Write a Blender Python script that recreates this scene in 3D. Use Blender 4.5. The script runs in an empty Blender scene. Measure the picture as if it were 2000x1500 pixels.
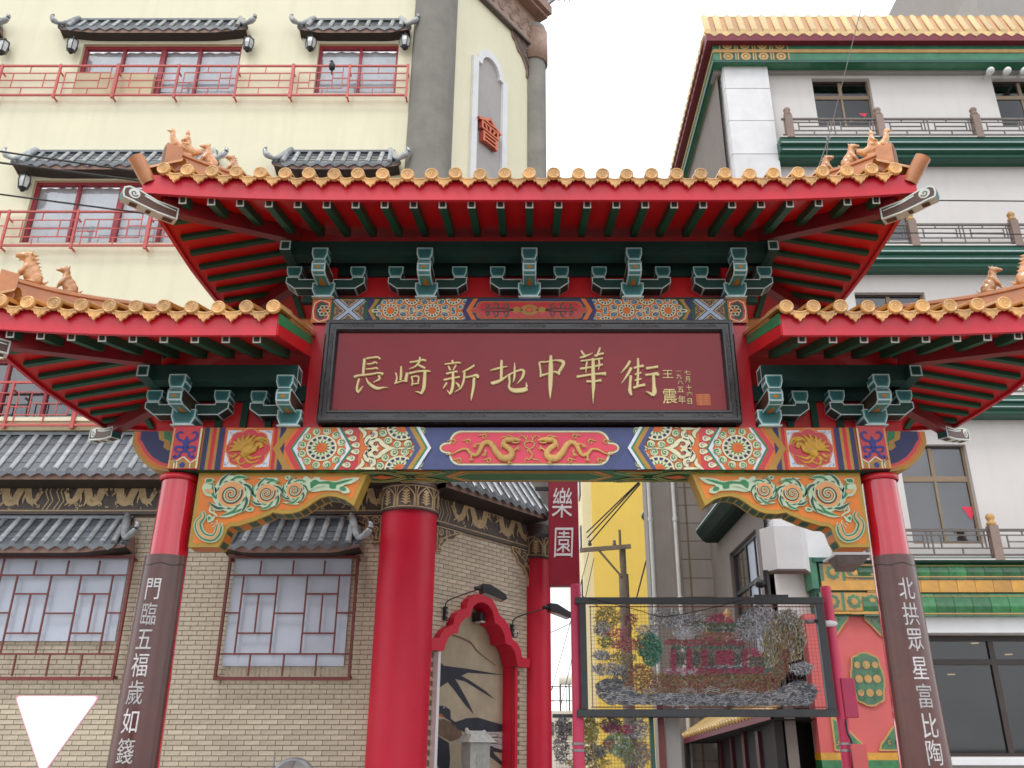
import bpy, math, random
from mathutils import Vector, Matrix
R = math.radians
random.seed(7)
SC = bpy.context.scene
COL = SC.collection

# ------------------------------------------------------------------ camera
PITCH = R(22.6); FPX = 1710.0; CX = 1034.0; CY = 750.0; EYE = 1.6
cam = bpy.data.cameras.new('camera'); cam.sensor_width = 36; cam.lens = 36 * FPX / 2000
cam.shift_x = -34 / 2000; cam.clip_end = 4000; cam.clip_start = .05
camo = bpy.data.objects.new('camera', cam); COL.objects.link(camo)
camo.location = (0, 0, EYE); camo.rotation_euler = (R(90) + PITCH, 0, 0)
SC.camera = camo

# ------------------------------------------------------------------ daylight under a bright thin overcast
SUN_EL, SUN_AZ = R(58), R(205)
wd = bpy.data.worlds.new('World'); SC.world = wd; wd.use_nodes = True
nt = wd.node_tree; nt.nodes.clear()
N = nt.nodes.new; L = nt.links.new
wo = N('ShaderNodeOutputWorld'); bg = N('ShaderNodeBackground'); bg.inputs[1].default_value = .1
sky = N('ShaderNodeTexSky'); sky.sky_type = 'NISHITA'; sky.sun_disc = False
sky.sun_elevation = SUN_EL; sky.sun_rotation = SUN_AZ
tc = N('ShaderNodeTexCoord'); ns = N('ShaderNodeTexNoise'); ns.inputs['Scale'].default_value = 2.6
ns.inputs['Detail'].default_value = 7; ns.inputs['Roughness'].default_value = .6
rp = N('ShaderNodeValToRGB'); rp.color_ramp.elements[0].position = .36; rp.color_ramp.elements[1].position = .57
rp.color_ramp.elements[0].color = (.38, .38, .38, 1); rp.color_ramp.elements[1].color = (1, 1, 1, 1)
mx = N('ShaderNodeMix'); mx.data_type = 'RGBA'
cl = N('ShaderNodeRGB'); cl.outputs[0].default_value = (19.0, 19.4, 20.0, 1)
L(tc.outputs['Generated'], ns.inputs['Vector']); L(ns.outputs['Fac'], rp.inputs[0])
L(rp.outputs[0], mx.inputs[0]); L(sky.outputs[0], mx.inputs[6]); L(cl.outputs[0], mx.inputs[7])
L(mx.outputs[2], bg.inputs[0]); L(bg.outputs[0], wo.inputs[0])
sl = bpy.data.lights.new('sun', 'SUN'); sl.energy = 1.0; sl.angle = R(14); sl.color = (1, .96, .9)
so = bpy.data.objects.new('sun', sl); COL.objects.link(so)
# shine from behind the camera, high, a little from the left
_d = Vector((-math.sin(SUN_AZ) * math.cos(SUN_EL) * -1, math.cos(SUN_AZ) * math.cos(SUN_EL), math.sin(SUN_EL)))
so.rotation_euler = _d.to_track_quat('Z', 'Y').to_euler()
SC.view_settings.view_transform = 'Standard'; SC.view_settings.look = 'None'
SC.view_settings.exposure = 0.0; SC.view_settings.gamma = 1; SC.view_settings.use_curve_mapping = False
SC.render.engine = 'CYCLES'; SC.cycles.max_bounces = 6; SC.cycles.use_denoising = True
SC.cycles.transparent_max_bounces = 12; SC.cycles.filter_width = 1.6

# ------------------------------------------------------------------ measuring helpers: sight line -> metres
_s, _c = math.sin(PITCH), math.cos(PITCH)
def ray(px, py):
    u = (px - CX) / FPX; v = (CY - py) / FPX
    return Vector((u, _c - v * _s, _s + v * _c))
def at(px, py, Y):
    r = ray(px, py); t = Y / r.y
    return Vector((r.x * t, Y, EYE + r.z * t))
def atp(px, py, P, n):
    r = ray(px, py); O = Vector((0, 0, EYE)); t = (Vector(P) - O).dot(n) / r.dot(n)
    return O + r * t

# ------------------------------------------------------------------ materials
M = {}
def mat(name, col, rough=.5, var=.12, scale=3.0, bump=0.0, bscale=60, metal=0, coat=0, spec=.5, streak=0, scol=None, trans=0):
    m = bpy.data.materials.new(name); m.use_nodes = True; nt = m.node_tree
    b = nt.nodes['Principled BSDF']; N = nt.nodes.new; L = nt.links.new
    b.inputs['Roughness'].default_value = rough; b.inputs['Metallic'].default_value = metal
    b.inputs['Coat Weight'].default_value = coat; b.inputs['Coat Roughness'].default_value = .08
    b.inputs['Specular IOR Level'].default_value = spec
    tc = N('ShaderNodeTexCoord')
    n1 = N('ShaderNodeTexNoise'); n1.inputs['Scale'].default_value = scale; n1.inputs['Detail'].default_value = 6
    n1.inputs['Roughness'].default_value = .65
    L(tc.outputs['Object'], n1.inputs['Vector'])
    rp = N('ShaderNodeValToRGB')
    rp.color_ramp.elements[0].position = .3; rp.color_ramp.elements[1].position = .7
    lo = [max(0, c * (1 - var)) for c in col]; hi = [min(1, c * (1 + var)) for c in col]
    rp.color_ramp.elements[0].color = (*lo, 1); rp.color_ramp.elements[1].color = (*hi, 1)
    L(n1.outputs['Fac'], rp.inputs[0]); out = rp.outputs[0]
    oi = N('ShaderNodeObjectInfo'); hs = N('ShaderNodeHueSaturation')
    mr = N('ShaderNodeMapRange'); mr.inputs[3].default_value = 1 - var * .8; mr.inputs[4].default_value = 1 + var * .8
    L(oi.outputs['Random'], mr.inputs[0]); L(mr.outputs[0], hs.inputs['Value']); L(out, hs.inputs['Color']); out = hs.outputs[0]
    if streak:
        mp = N('ShaderNodeMapping'); mp.inputs['Scale'].default_value = (5, 5, .35)
        n2 = N('ShaderNodeTexNoise'); n2.inputs['Scale'].default_value = 1.0; n2.inputs['Detail'].default_value = 5
        L(tc.outputs['Object'], mp.inputs[0]); L(mp.outputs[0], n2.inputs['Vector'])
        r2 = N('ShaderNodeMapRange'); r2.inputs[1].default_value = .5; r2.inputs[2].default_value = .8
        r2.inputs[3].default_value = 0; r2.inputs[4].default_value = streak
        L(n2.outputs['Fac'], r2.inputs[0])
        mx = N('ShaderNodeMix'); mx.data_type = 'RGBA'
        L(r2.outputs[0], mx.inputs[0]); L(out, mx.inputs[6]); mx.inputs[7].default_value = (*(scol or [c * .4 for c in col]), 1)
        out = mx.outputs[2]
    L(out, b.inputs['Base Color'])
    rr = N('ShaderNodeMapRange'); rr.inputs[3].default_value = max(0, rough - .08); rr.inputs[4].default_value = min(1, rough + .1)
    L(n1.outputs['Fac'], rr.inputs[0]); L(rr.outputs[0], b.inputs['Roughness'])
    if bump:
        n3 = N('ShaderNodeTexNoise'); n3.inputs['Scale'].default_value = bscale; n3.inputs['Detail'].default_value = 4
        bp = N('ShaderNodeBump'); bp.inputs['Strength'].default_value = bump; bp.inputs['Distance'].default_value = .01
        L(tc.outputs['Object'], n3.inputs['Vector']); L(n3.outputs['Fac'], bp.inputs['Height']); L(bp.outputs[0], b.inputs['Normal'])
    M[name] = m
    return m
def glass_mat(name, tint, opac, rough=.03):
    m = bpy.data.materials.new(name); m.use_nodes = True; nt = m.node_tree; nt.nodes.clear()
    N = nt.nodes.new; L = nt.links.new
    o = N('ShaderNodeOutputMaterial'); fr = N('ShaderNodeFresnel'); fr.inputs[0].default_value = 1.52
    g = N('ShaderNodeBsdfGlossy'); g.inputs['Roughness'].default_value = rough
    t = N('ShaderNodeBsdfTransparent'); t.inputs[0].default_value = (*tint, 1)
    ad = N('ShaderNodeMath'); ad.operation = 'ADD'; ad.inputs[1].default_value = opac
    x = N('ShaderNodeMixShader'); L(fr.outputs[0], ad.inputs[0]); L(ad.outputs[0], x.inputs[0])
    L(t.outputs[0], x.inputs[1]); L(g.outputs[0], x.inputs[2]); L(x.outputs[0], o.inputs[0])
    M[name] = m
mat('gate_red', (.56, .008, .018), .33, .14, 1.5, .06, 14, coat=.25, streak=.3, scol=(.34, .008, .015))
mat('fascia_red', (.60, .010, .028), .38, .12, 1.3, .05, 12, coat=.15, streak=.25, scol=(.36, .012, .03))
mat('soffit_red', (.60, .006, .010), .42, .14, 1.2, .06, 10)
mat('pillar_red', (.60, .006, .030), .16, .10, 2, .03, 9, coat=.8, streak=.3, scol=(.40, .008, .02))
mat('dark_green', (.010, .048, .030), .6, .2, 3, spec=.3)
mat('purlin_green', (.014, .052, .042), .55, .2, 3, spec=.35)
mat('mint', (.58, .70, .68), .4, .12, 8)
mat('teal', (.065, .26, .26), .4, .15, 8)
mat('deep_teal', (.025, .125, .125), .4, .15, 8)
mat('tip_white', (.72, .70, .64), .5, .08, 8)
mat('tile_gold', (.66, .35, .11), .27, .26, 9, .15, 60, coat=.45)
mat('tile_ochre', (.50, .22, .05), .3, .2, 5, .05, 40, coat=.35)
mat('ridge_brown', (.52, .20, .075), .3, .18, 6, .06, 40, coat=.35)
mat('figure_brown', (.58, .27, .10), .2, .32, 26, .22, 70, coat=.8)
mat('frame_black', (.022, .020, .022), .28, .3, 12, .25, 40, coat=.3)
mat('lacquer', (.235, .009, .016), .18, .12, .9, .03, 5, coat=.16, spec=.28)
mat('letter_gold', (.74, .60, .27), .34, .08, 6, .05, 60, coat=.2)
mat('seal_orange', (.50, .10, .03), .5, .15, 20)
mat('couplet_brown', (.095, .028, .022), .3, .22, 3, .05, 30, coat=.3, streak=.3, scol=(.14, .06, .05))
mat('chalk', (.52, .50, .50), .6, .3, 30)
mat('p_orange', (.66, .15, .02), .45, .1, 6); mat('p_red', (.60, .015, .025), .45, .1, 6)
mat('p_cream', (.72, .68, .44), .45, .08, 8); mat('p_green', (.025, .20, .07), .45, .15, 8)
mat('p_lgreen', (.16, .36, .16), .45, .12, 8)
mat('p_deepgreen', (.012, .075, .045), .45, .15, 8); mat('p_navy', (.022, .026, .10), .45, .15, 8)
mat('p_blue', (.055, .07, .19), .45, .12, 8); mat('p_gold', (.42, .22, .03), .42, .12, 8)
mat('p_white', (.70, .72, .80), .45, .08, 8); mat('p_pink', (.72, .055, .10), .45, .08, 5)
mat('p_teal', (.03, .13, .20), .45, .12, 8); mat('p_brown', (.09, .035, .02), .45, .2, 8)
mat('p_sky', (.42, .50, .62), .45, .1, 8); mat('p_royal', (.02, .03, .24), .4, .15, 8)
mat('relief_gold', (.58, .34, .10), .35, .18, 40, .5, 140)
mat('mat_gold', (.50, .27, .03), .42, .3, 16, .2, 60)
mat('sp_orange', (.72, .19, .012), .42, .1, 4); mat('sp_border', (.42, .25, .025), .42, .12, 6)
mat('sp_mint', (.50, .62, .42), .42, .1, 8)
mat('peach', (.70, .33, .12), .42, .1, 8)
# ------------------------------------------------------------------ mesh helpers
class MB:
    def __init__(s): s.v = []; s.f = []; s.m = []; s.sm = []
    def add(s, vs, fs, mt, smooth=False):
        o = len(s.v); s.v += [tuple(v) for v in vs]
        for f in fs: s.f.append([i + o for i in f]); s.m.append(mt); s.sm.append(smooth)
    def box(s, x0, x1, y0, y1, z0, z1, mt):
        vs = [(x, y, z) for x in (x0, x1) for y in (y0, y1) for z in (z0, z1)]
        s.add(vs, [(0, 1, 3, 2), (4, 6, 7, 5), (0, 4, 5, 1), (2, 3, 7, 6), (0, 2, 6, 4), (1, 5, 7, 3)], mt)
    def ext(s, poly, vec, mt, side=None, back=True):
        n = len(poly); vec = Vector(vec); P = [Vector(p) for p in poly]
        s.add(P, [list(range(n))], mt)
        if back: s.add([p + vec for p in P], [list(range(n))[::-1]], side or mt)
        vs = P + [p + vec for p in P]
        s.add(vs, [(i, i + n, (i + 1) % n + n, (i + 1) % n) for i in range(n)], side or mt)
    def beam(s, a, b, w, h, mt, up=(0, 0, 1)):
        a, b = Vector(a), Vector(b); d = (b - a).normalized(); up = Vector(up)
        x = d.cross(up).normalized(); z = x.cross(d).normalized()
        vs = [p + x * sx * w / 2 + z * sz * h / 2 for p in (a, b) for sx in (-1, 1) for sz in (-1, 1)]
        s.add(vs, [(0, 1, 3, 2), (4, 6, 7, 5), (0, 4, 5, 1), (2, 3, 7, 6), (0, 2, 6, 4), (1, 5, 7, 3)], mt)
    def tube(s, path, r, mt, n=8, caps=True, smooth=True, flat=1.0, up=(0, 0, 1)):
        P = [Vector(p) for p in path]; k = len(P)
        rr = r if isinstance(r, (list, tuple)) else [r] * k
        vs = []; ref = Vector(up)
        for i, p in enumerate(P):
            d = (P[min(i + 1, k - 1)] - P[max(i - 1, 0)]).normalized()
            rf = ref if abs(d.dot(ref)) < .95 else Vector((1, 0, 0))
            x = d.cross(rf).normalized(); y = x.cross(d).normalized()
            for j in range(n):
                a = 2 * math.pi * j / n
                vs.append(p + x * math.cos(a) * rr[i] + y * math.sin(a) * rr[i] * flat)
        fs = [(i * n + j, i * n + (j + 1) % n, (i + 1) * n + (j + 1) % n, (i + 1) * n + j) for i in range(k - 1) for j in range(n)]
        s.add(vs, fs, mt, smooth)
        if caps:
            s.add(vs[:n], [list(range(n))[::-1]], mt); s.add(vs[-n:], [list(range(n))], mt)
    def lathe(s, prof, mt, c=(0, 0), n=32, a0=0, a1=2 * math.pi, smooth=True):
        full = abs(a1 - a0 - 2 * math.pi) < 1e-6; k = n if full else n + 1
        vs = [(c[0] + r * math.cos(a0 + (a1 - a0) * j / n), c[1] + r * math.sin(a0 + (a1 - a0) * j / n), z) for r, z in prof for j in range(k)]
        fs = []
        for i in range(len(prof) - 1):
            for j in range(n):
                j2 = (j + 1) % k
                fs.append((i * k + j, i * k + j2, (i + 1) * k + j2, (i + 1) * k + j))
        s.add(vs, fs, mt, smooth)
    def ball(s, c, r, mt, nu=12, nv=8):
        c = Vector(c); r = r if isinstance(r, (tuple, list)) else (r, r, r)
        vs = [c + Vector((r[0] * math.sin(math.pi * i / nv) * math.cos(2 * math.pi * j / nu),
                          r[1] * math.sin(math.pi * i / nv) * math.sin(2 * math.pi * j / nu), r[2] * math.cos(math.pi * i / nv)))
              for i in range(nv + 1) for j in range(nu)]
        fs = [(i * nu + j, (i + 1) * nu + j, (i + 1) * nu + (j + 1) % nu, i * nu + (j + 1) % nu) for i in range(nv) for j in range(nu)]
        s.add(vs, fs, mt, True)
    def xf(s, Mx):
        s.v = [tuple(Mx @ Vector(v)) for v in s.v]; return s
    def merge(s, o, Mx=None):
        b = len(s.v); s.v += [tuple(Mx @ Vector(v)) if Mx else v for v in o.v]
        s.f += [[i + b for i in f] for f in o.f]; s.m += o.m; s.sm += o.sm
    def mirror(s):
        s.v = [(-x, y, z) for x, y, z in s.v]; s.f = [f[::-1] for f in s.f]; return s
    def copy(s):
        o = MB(); o.v = list(s.v); o.f = [list(f) for f in s.f]; o.m = list(s.m); o.sm = list(s.sm); return o
    def mesh(s, name):
        me = bpy.data.meshes.new(name); me.from_pydata(s.v, [], s.f)
        names = list(dict.fromkeys(s.m)); ix = {n: i for i, n in enumerate(names)}
        for n in names: me.materials.append(M[n])
        me.polygons.foreach_set('material_index', [ix[a] for a in s.m])
        me.polygons.foreach_set('use_smooth', s.sm); me.update()
        return me
WL = {}
def thing(name, loc, label, cat, group=None):
    o = bpy.data.objects.new(name, None); COL.objects.link(o); o.location = loc; o.empty_display_size = .2
    WL[o.name] = Vector(loc); tag(o, label, cat, group); return o
def tag(o, label, cat, group=None):
    o['label'] = label; o['category'] = cat
    if group: o['group'] = group
def obj(name, mb, parent=None, loc=None, rot=None, bevel=0, remesh=0, label=None, kind=None):
    me = mb if isinstance(mb, bpy.types.Mesh) else mb.mesh(name)
    o = bpy.data.objects.new(name, me); COL.objects.link(o)
    w = Vector(loc) if loc is not None else Vector((0, 0, 0))
    WL[o.name] = w
    if parent is not None:
        o.parent = parent; o.location = w - WL[parent.name]
    else: o.location = w
    if rot is not None: o.rotation_euler = rot
    if remesh:
        r = o.modifiers.new('r', 'REMESH'); r.mode = 'VOXEL'; r.voxel_size = remesh; r.use_smooth_shade = True
        sm_ = o.modifiers.new('s', 'SMOOTH'); sm_.iterations = 2; sm_.factor = .5
    if bevel:
        b = o.modifiers.new('b', 'BEVEL'); b.width = bevel; b.segments = 2; b.limit_method = 'ANGLE'; b.angle_limit = R(50)
    if label: o['label'] = label
    if kind: o['kind'] = kind
    return o
def crom(P, k=6):
    """smooth resample of a list of tuples (any dimension)"""
    if len(P) < 3:
        return [tuple(a + (b - a) * i / k for a, b in zip(P[0], P[1])) for i in range(k + 1)]
    Q = [P[0]] + list(P) + [P[-1]]; out = []
    for i in range(1, len(Q) - 2):
        p0, p1, p2, p3 = Q[i - 1], Q[i], Q[i + 1], Q[i + 2]
        for j in range(k):
            t = j / k
            out.append(tuple(.5 * (2 * b + (c - a) * t + (2 * a - 5 * b + 4 * c - d) * t * t + (3 * b - a - 3 * c + d) * t ** 3)
                             for a, b, c, d in zip(p0, p1, p2, p3)))
    out.append(tuple(P[-1])); return out
def outline(path, ends=True):
    """closed 2-D outline of a brush stroke given as (x, y, width)"""
    n = len(path); Lf = []; Rt = []
    for i, (x, y, w) in enumerate(path):
        a = path[max(i - 1, 0)]; b = path[min(i + 1, n - 1)]
        dx, dy = b[0] - a[0], b[1] - a[1]; l = math.hypot(dx, dy) or 1e-9
        nx, ny = -dy / l, dx / l; w = max(w, 1e-5)
        Lf.append((x + nx * w / 2, y + ny * w / 2)); Rt.append((x - nx * w / 2, y - ny * w / 2))
    return Lf, Rt
def inset(P, w):
    """offset a simple 2-D polygon (counter-clockwise) inward by w"""
    n = len(P); out = []
    A = sum(P[i][0] * P[(i + 1) % n][1] - P[(i + 1) % n][0] * P[i][1] for i in range(n))
    sg = 1 if A > 0 else -1
    for i in range(n):
        a, b, c = P[i - 1], P[i], P[(i + 1) % n]
        d1 = Vector((b[0] - a[0], b[1] - a[1])).normalized(); d2 = Vector((c[0] - b[0], c[1] - b[1])).normalized()
        n1 = Vector((-d1.y, d1.x)) * sg; n2 = Vector((-d2.y, d2.x)) * sg
        k = n1 + n2; q = max(.25, k.length_squared / 2)
        out.append((b[0] + k.x * w / q, b[1] + k.y * w / q))
    return out
def frame_of(poly):
    P = [Vector(p) for p in poly]; nrm = Vector((0, 0, 0))
    for i in range(len(P)):
        nrm += P[i].cross(P[(i + 1) % len(P)])
    nrm.normalize(); U = (P[1] - P[0]).normalized(); V = nrm.cross(U)
    return P[0], U, V
def framed(mb, poly, ws, mats):
    """planar 3-D polygon as nested border rings (outer first) and a centre"""
    O, U, V = frame_of(poly)
    P2 = [((Vector(p) - O).dot(U), (Vector(p) - O).dot(V)) for p in poly]
    cur = P2; n = len(P2); W3 = lambda q: O + U * q[0] + V * q[1]
    for w, mt in zip(ws, mats):
        nx = inset(cur, w)
        mb.add([W3(q) for q in cur] + [W3(q) for q in nx], [(i, (i + 1) % n, (i + 1) % n + n, i + n) for i in range(n)], mt)
        cur = nx
    mb.add([W3(q) for q in cur], [list(range(n))], mats[-1])
def framed_prism(mb, prof, y0, y1, ws, mats, sides=None):
    """profile in (x, z), counter-clockwise seen from the front (-y); all faces framed"""
    n = len(prof)
    framed(mb, [(x, y0, z) for x, z in prof], ws, mats)
    framed(mb, [(x, y1, z) for x, z in prof][::-1], ws, mats)
    for i in range(n):
        a, b = prof[i], prof[(i + 1) % n]
        if math.hypot(a[0] - b[0], a[1] - b[1]) < .03:
            mb.add([(a[0], y0, a[1]), (a[0], y1, a[1]), (b[0], y1, b[1]), (b[0], y0, b[1])], [(0, 1, 2, 3)], mats[0])
        else:
            framed(mb, [(a[0], y0, a[1]), (a[0], y1, a[1]), (b[0], y1, b[1]), (b[0], y0, b[1])], ws, mats)
class Paint(MB):
    """flat painted or low relief shapes on a surface with its own frame; layers lie a few tenths of a mm to mm apart"""
    def __init__(s, O, U=(1, 0, 0), V=(0, 0, 1), Nn=(0, -1, 0), step=.0018, clip=None):
        MB.__init__(s); s.O, s.U, s.V, s.Nn = Vector(O), Vector(U), Vector(V), Vector(Nn); s.step = step; s.clip = clip; s.flip = 1
    def w(s, u, v, l): return s.O + s.U * u * s.flip + s.V * v + s.Nn * (l * s.step)
    def poly(s, P, mt, l=1, thick=0):
        if s.clip: P = clip_poly(P, s.clip)
        if len(P) < 3: return
        n = len(P)
        s.add([s.w(u, v, l) for u, v in P], [list(range(n))], mt)
        if thick:
            s.add([s.w(u, v, l) for u, v in P] + [s.w(u, v, l) - s.Nn * thick for u, v in P], [(i, i + n, (i + 1) % n + n, (i + 1) % n) for i in range(n)], mt)
    def strip(s, A, B, mt, l=1):
        for i in range(len(A) - 1):
            s.poly([A[i], A[i + 1], B[i + 1], B[i]], mt, l)
    def disc(s, c, r, mt, l=1, n=16, thick=0):
        r = r if isinstance(r, tuple) else (r, r)
        s.poly([(c[0] + r[0] * math.cos(2 * math.pi * i / n), c[1] + r[1] * math.sin(2 * math.pi * i / n)) for i in range(n)], mt, l, thick)
    def ring(s, c, r0, r1, mt, l=1, n=24, a0=0, a1=2 * math.pi, e=(1, 1)):
        f = lambda r: [(c[0] + r * e[0] * math.cos(a0 + (a1 - a0) * i / n), c[1] + r * e[1] * math.sin(a0 + (a1 - a0) * i / n)) for i in range(n + 1)]
        s.strip(f(r0), f(r1), mt, l)
    def stroke(s, P, mt, l=1, k=5, thick=0):
        Lf, Rt = outline(crom(P, k))
        if thick: s.poly(Lf + Rt[::-1], mt, l, thick)
        else: s.strip(Lf, Rt, mt, l)
    def spiral(s, c, r, turns, a0, dr, w0, w1, mt, l=1, n=14, e=(1, 1), rend=.12):
        P = []
        for i in range(n + 1):
            t = i / n; a = a0 + dr * t * turns * 2 * math.pi; q = r * (1 - t * (1 - rend))
            P.append((c[0] + q * e[0] * math.cos(a), c[1] + q * e[1] * math.sin(a), w0 + (w1 - w0) * t))
        Lf, Rt = outline(P); s.strip(Lf, Rt, mt, l)
def clip_poly(P, rc):
    x0, x1, y0, y1 = rc
    for ax, val, sg in ((0, x0, 1), (0, x1, -1), (1, y0, 1), (1, y1, -1)):
        out = []
        for i in range(len(P)):
            a, b = P[i - 1], P[i]; ia = (a[ax] - val) * sg >= 0; ib = (b[ax] - val) * sg >= 0
            if ia != ib:
                t = (val - a[ax]) / (b[ax] - a[ax]); out.append((a[0] + (b[0] - a[0]) * t, a[1] + (b[1] - a[1]) * t))
            if ib: out.append(b)
        P = out
        if not P: break
    return P
_tx = {}
def glyph(ch):
    """a written character as flat faces in a unit box centred on 0"""
    if ch in _tx: return _tx[ch]
    c = bpy.data.curves.new('glyph', 'FONT'); c.body = ch; c.resolution_u = 2
    o = bpy.data.objects.new('glyph', c); COL.objects.link(o)
    dg = bpy.context.evaluated_depsgraph_get(); me = bpy.data.meshes.new_from_object(o.evaluated_get(dg))
    V = [(v.co.x - .5, v.co.y - .38) for v in me.vertices]; F = [list(p.vertices) for p in me.polygons]
    E = {}
    for f in F:
        for i in range(len(f)):
            k = (f[i], f[(i + 1) % len(f)])
            if (k[1], k[0]) in E: del E[(k[1], k[0])]
            else: E[k] = 1
    bpy.data.objects.remove(o); bpy.data.curves.remove(c); bpy.data.meshes.remove(me)
    _tx[ch] = (V, F, list(E)); return _tx[ch]
def glyph_mb(ch, fn, mt, side=None, fine=False):
    """fn(u, v, front) -> 3-D point; raised letter with side walls"""
    V, F, E = glyph(ch); mb = MB()
    if fine:                                             # cut long strokes so that they can follow a curve
        import bmesh
        bm = bmesh.new(); vs = [bm.verts.new((u, v, 0)) for u, v in V]
        for f in F:
            try: bm.faces.new([vs[i] for i in f])
            except ValueError: pass
        for _ in range(4):
            le = [e for e in bm.edges if abs(e.verts[0].co.x - e.verts[1].co.x) > .09]
            if not le: break
            bmesh.ops.subdivide_edges(bm, edges=le, cuts=1); bmesh.ops.triangulate(bm, faces=bm.faces[:])
        bm.verts.index_update(); V = [(v.co.x, v.co.y) for v in bm.verts]; F = [[v.index for v in f.verts] for f in bm.faces]
        E = [(l.vert.index, l.link_loop_next.vert.index) for e in bm.edges if len(e.link_loops) == 1 for l in e.link_loops]; bm.free()
    n = len(V)
    mb.add([fn(u, v, 1) for u, v in V], F, mt)
    mb.add([fn(u, v, 1) for u, v in V] + [fn(u, v, 0) for u, v in V], [(b, a, a + n, b + n) for a, b in E], side or mt)
    return mb
mat('stone', (.34, .33, .31), .7, .2, 6, .3, 60)
mat('u_green', (.03, .16, .07), .5, .15, 6); mat('u_gold', (.56, .42, .12), .45, .1, 6)
# =====================================================================  GATE
gate = thing('gateway', (0, 10, 0), 'red and green painted Chinese gateway with gold tiled eaves and maroon name board', 'gateway')
YF = 9.75; ZB0, ZB1 = 4.58, 5.10                     # lower beam front plane and height
def prad(z): return .262 - .0148 * z
for sx in (-1, 1):
    mb = MB(); mb.lathe([(prad(z), z) for z in (.35, 1.2, 2.0, 3.0, 4.0, 4.56)], 'pillar_red', n=40)
    mb.lathe([(.215, 4.50), (.226, 4.52), (.226, 4.56), (.2, 4.575)], 'gate_red', n=40)
    p = obj('pillar', mb, gate, (sx * 4.13, 10, 0))
    mb = MB(); mb.lathe([(.0, 0), (.40, 0), (.40, .18), (.34, .22), (.36, .30), (.28, .36), (.0, .36)], 'stone', n=32)
    obj('pillar_base', mb, gate, (sx * 4.13, 10, 0))
    # curved couplet board strapped to the front of the pillar
    a0, a1 = R(-90 - 73), R(-90 + 73); mb = MB(); zs = [.95 + i * (3.61 - .95) / 12 for i in range(13)]
    mb.lathe([(prad(z) + .034, z) for z in zs], 'couplet_brown', n=24, a0=a0, a1=a1)
    for z in (zs[0], zs[-1]):
        mb.lathe([(prad(z) + .034, z), (prad(z) + .003, z)], 'couplet_brown', n=24, a0=a0, a1=a1, smooth=False)
    for a in (a0, a1):
        v = [(math.cos(a) * (prad(z) + q), math.sin(a) * (prad(z) + q), z) for z in zs for q in (.034, .003)]
        mb.add(v, [(2 * i, 2 * i + 1, 2 * i + 3, 2 * i + 2) for i in range(12)], 'couplet_brown')
    bd = obj('couplet_board', mb, gate, (sx * 4.13, 10, 0))
    txt = '門臨五福歲如籛' if sx < 0 else '北拱眾星富比陶'
    ys = (1148, 1198, 1247, 1298, 1352, 1408, 1467) if sx < 0 else (1148, 1198, 1248, 1304, 1359, 1417, 1470)
    for ch, py in zip(txt, ys):
        zc = at(1034, py, YF - .02).z; hs_, ws_ = .262, .188
        off = -.012 if sx < 0 else .02
        def fn(u, v, f, zc=zc):
            z = zc + v * hs_; r = prad(z) + .034 + (.006 if f else -.002); a = R(-90) + (u * ws_ + off) / r
            return (r * math.cos(a), r * math.sin(a), z)
        obj('character', glyph_mb(ch, fn, 'chalk', fine=True), bd, (sx * 4.13, 10, 0))
    mb = MB(); r = prad(3.5) + .037
    mb.tube([(r * math.cos(R(-165 + i * 10)), r * math.sin(R(-165 + i * 10)), 3.50 + .012 * math.sin(i)) for i in range(16)], .004, 'frame_black', n=5)
    obj('strap', mb, bd, (sx * 4.13, 10, 0))

# --------------------------------------------------------------- lower beam
mb = MB(); mb.box(-4.19, 4.19, YF, 10.25, ZB0, ZB1, 'p_deepgreen')
beam = obj('beam', mb, gate)
def Zx(ox, oy, sc, Y, z0):
    def f(x, y):
        p = at(ox + x / sc, oy + y / sc, Y); return (p.x, p.z - z0)
    return f
ZA = Zx(330, 820, 6.667, YF, ZB0); ZBb = Zx(560, 820, 6.667, YF, ZB0); ZC = Zx(840, 820, 5, YF, ZB0)
CLB = (-4.2, 0, .002, .518)
def sgn_paint(s, cl=CLB, **k):
    P = Paint((0, YF - .0005, ZB0), clip=cl, **k); P.flip = -s; return P      # motifs are drawn for the left half (u < 0)
def swirl(P, c, r, l, a=0, dr=1, c0='p_cream', c1='p_green', c2='p_lgreen'):
    P.disc(c, r, 'p_brown', l, 14); P.disc(c, r * .92, c0, l + 1, 14)
    d = (c[0] + .12 * r * math.cos(a), c[1] + .12 * r * math.sin(a))
    P.disc(d, r * .74, c2, l + 2, 12); P.disc((d[0] + .1 * r * math.cos(a), d[1] + .1 * r * math.sin(a)), r * .6, c1, l + 3, 12)
    P.spiral(d, r * .62, 1.15, a + 2.4, dr, r * .30, r * .14, c0, l + 4, 9)
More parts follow.
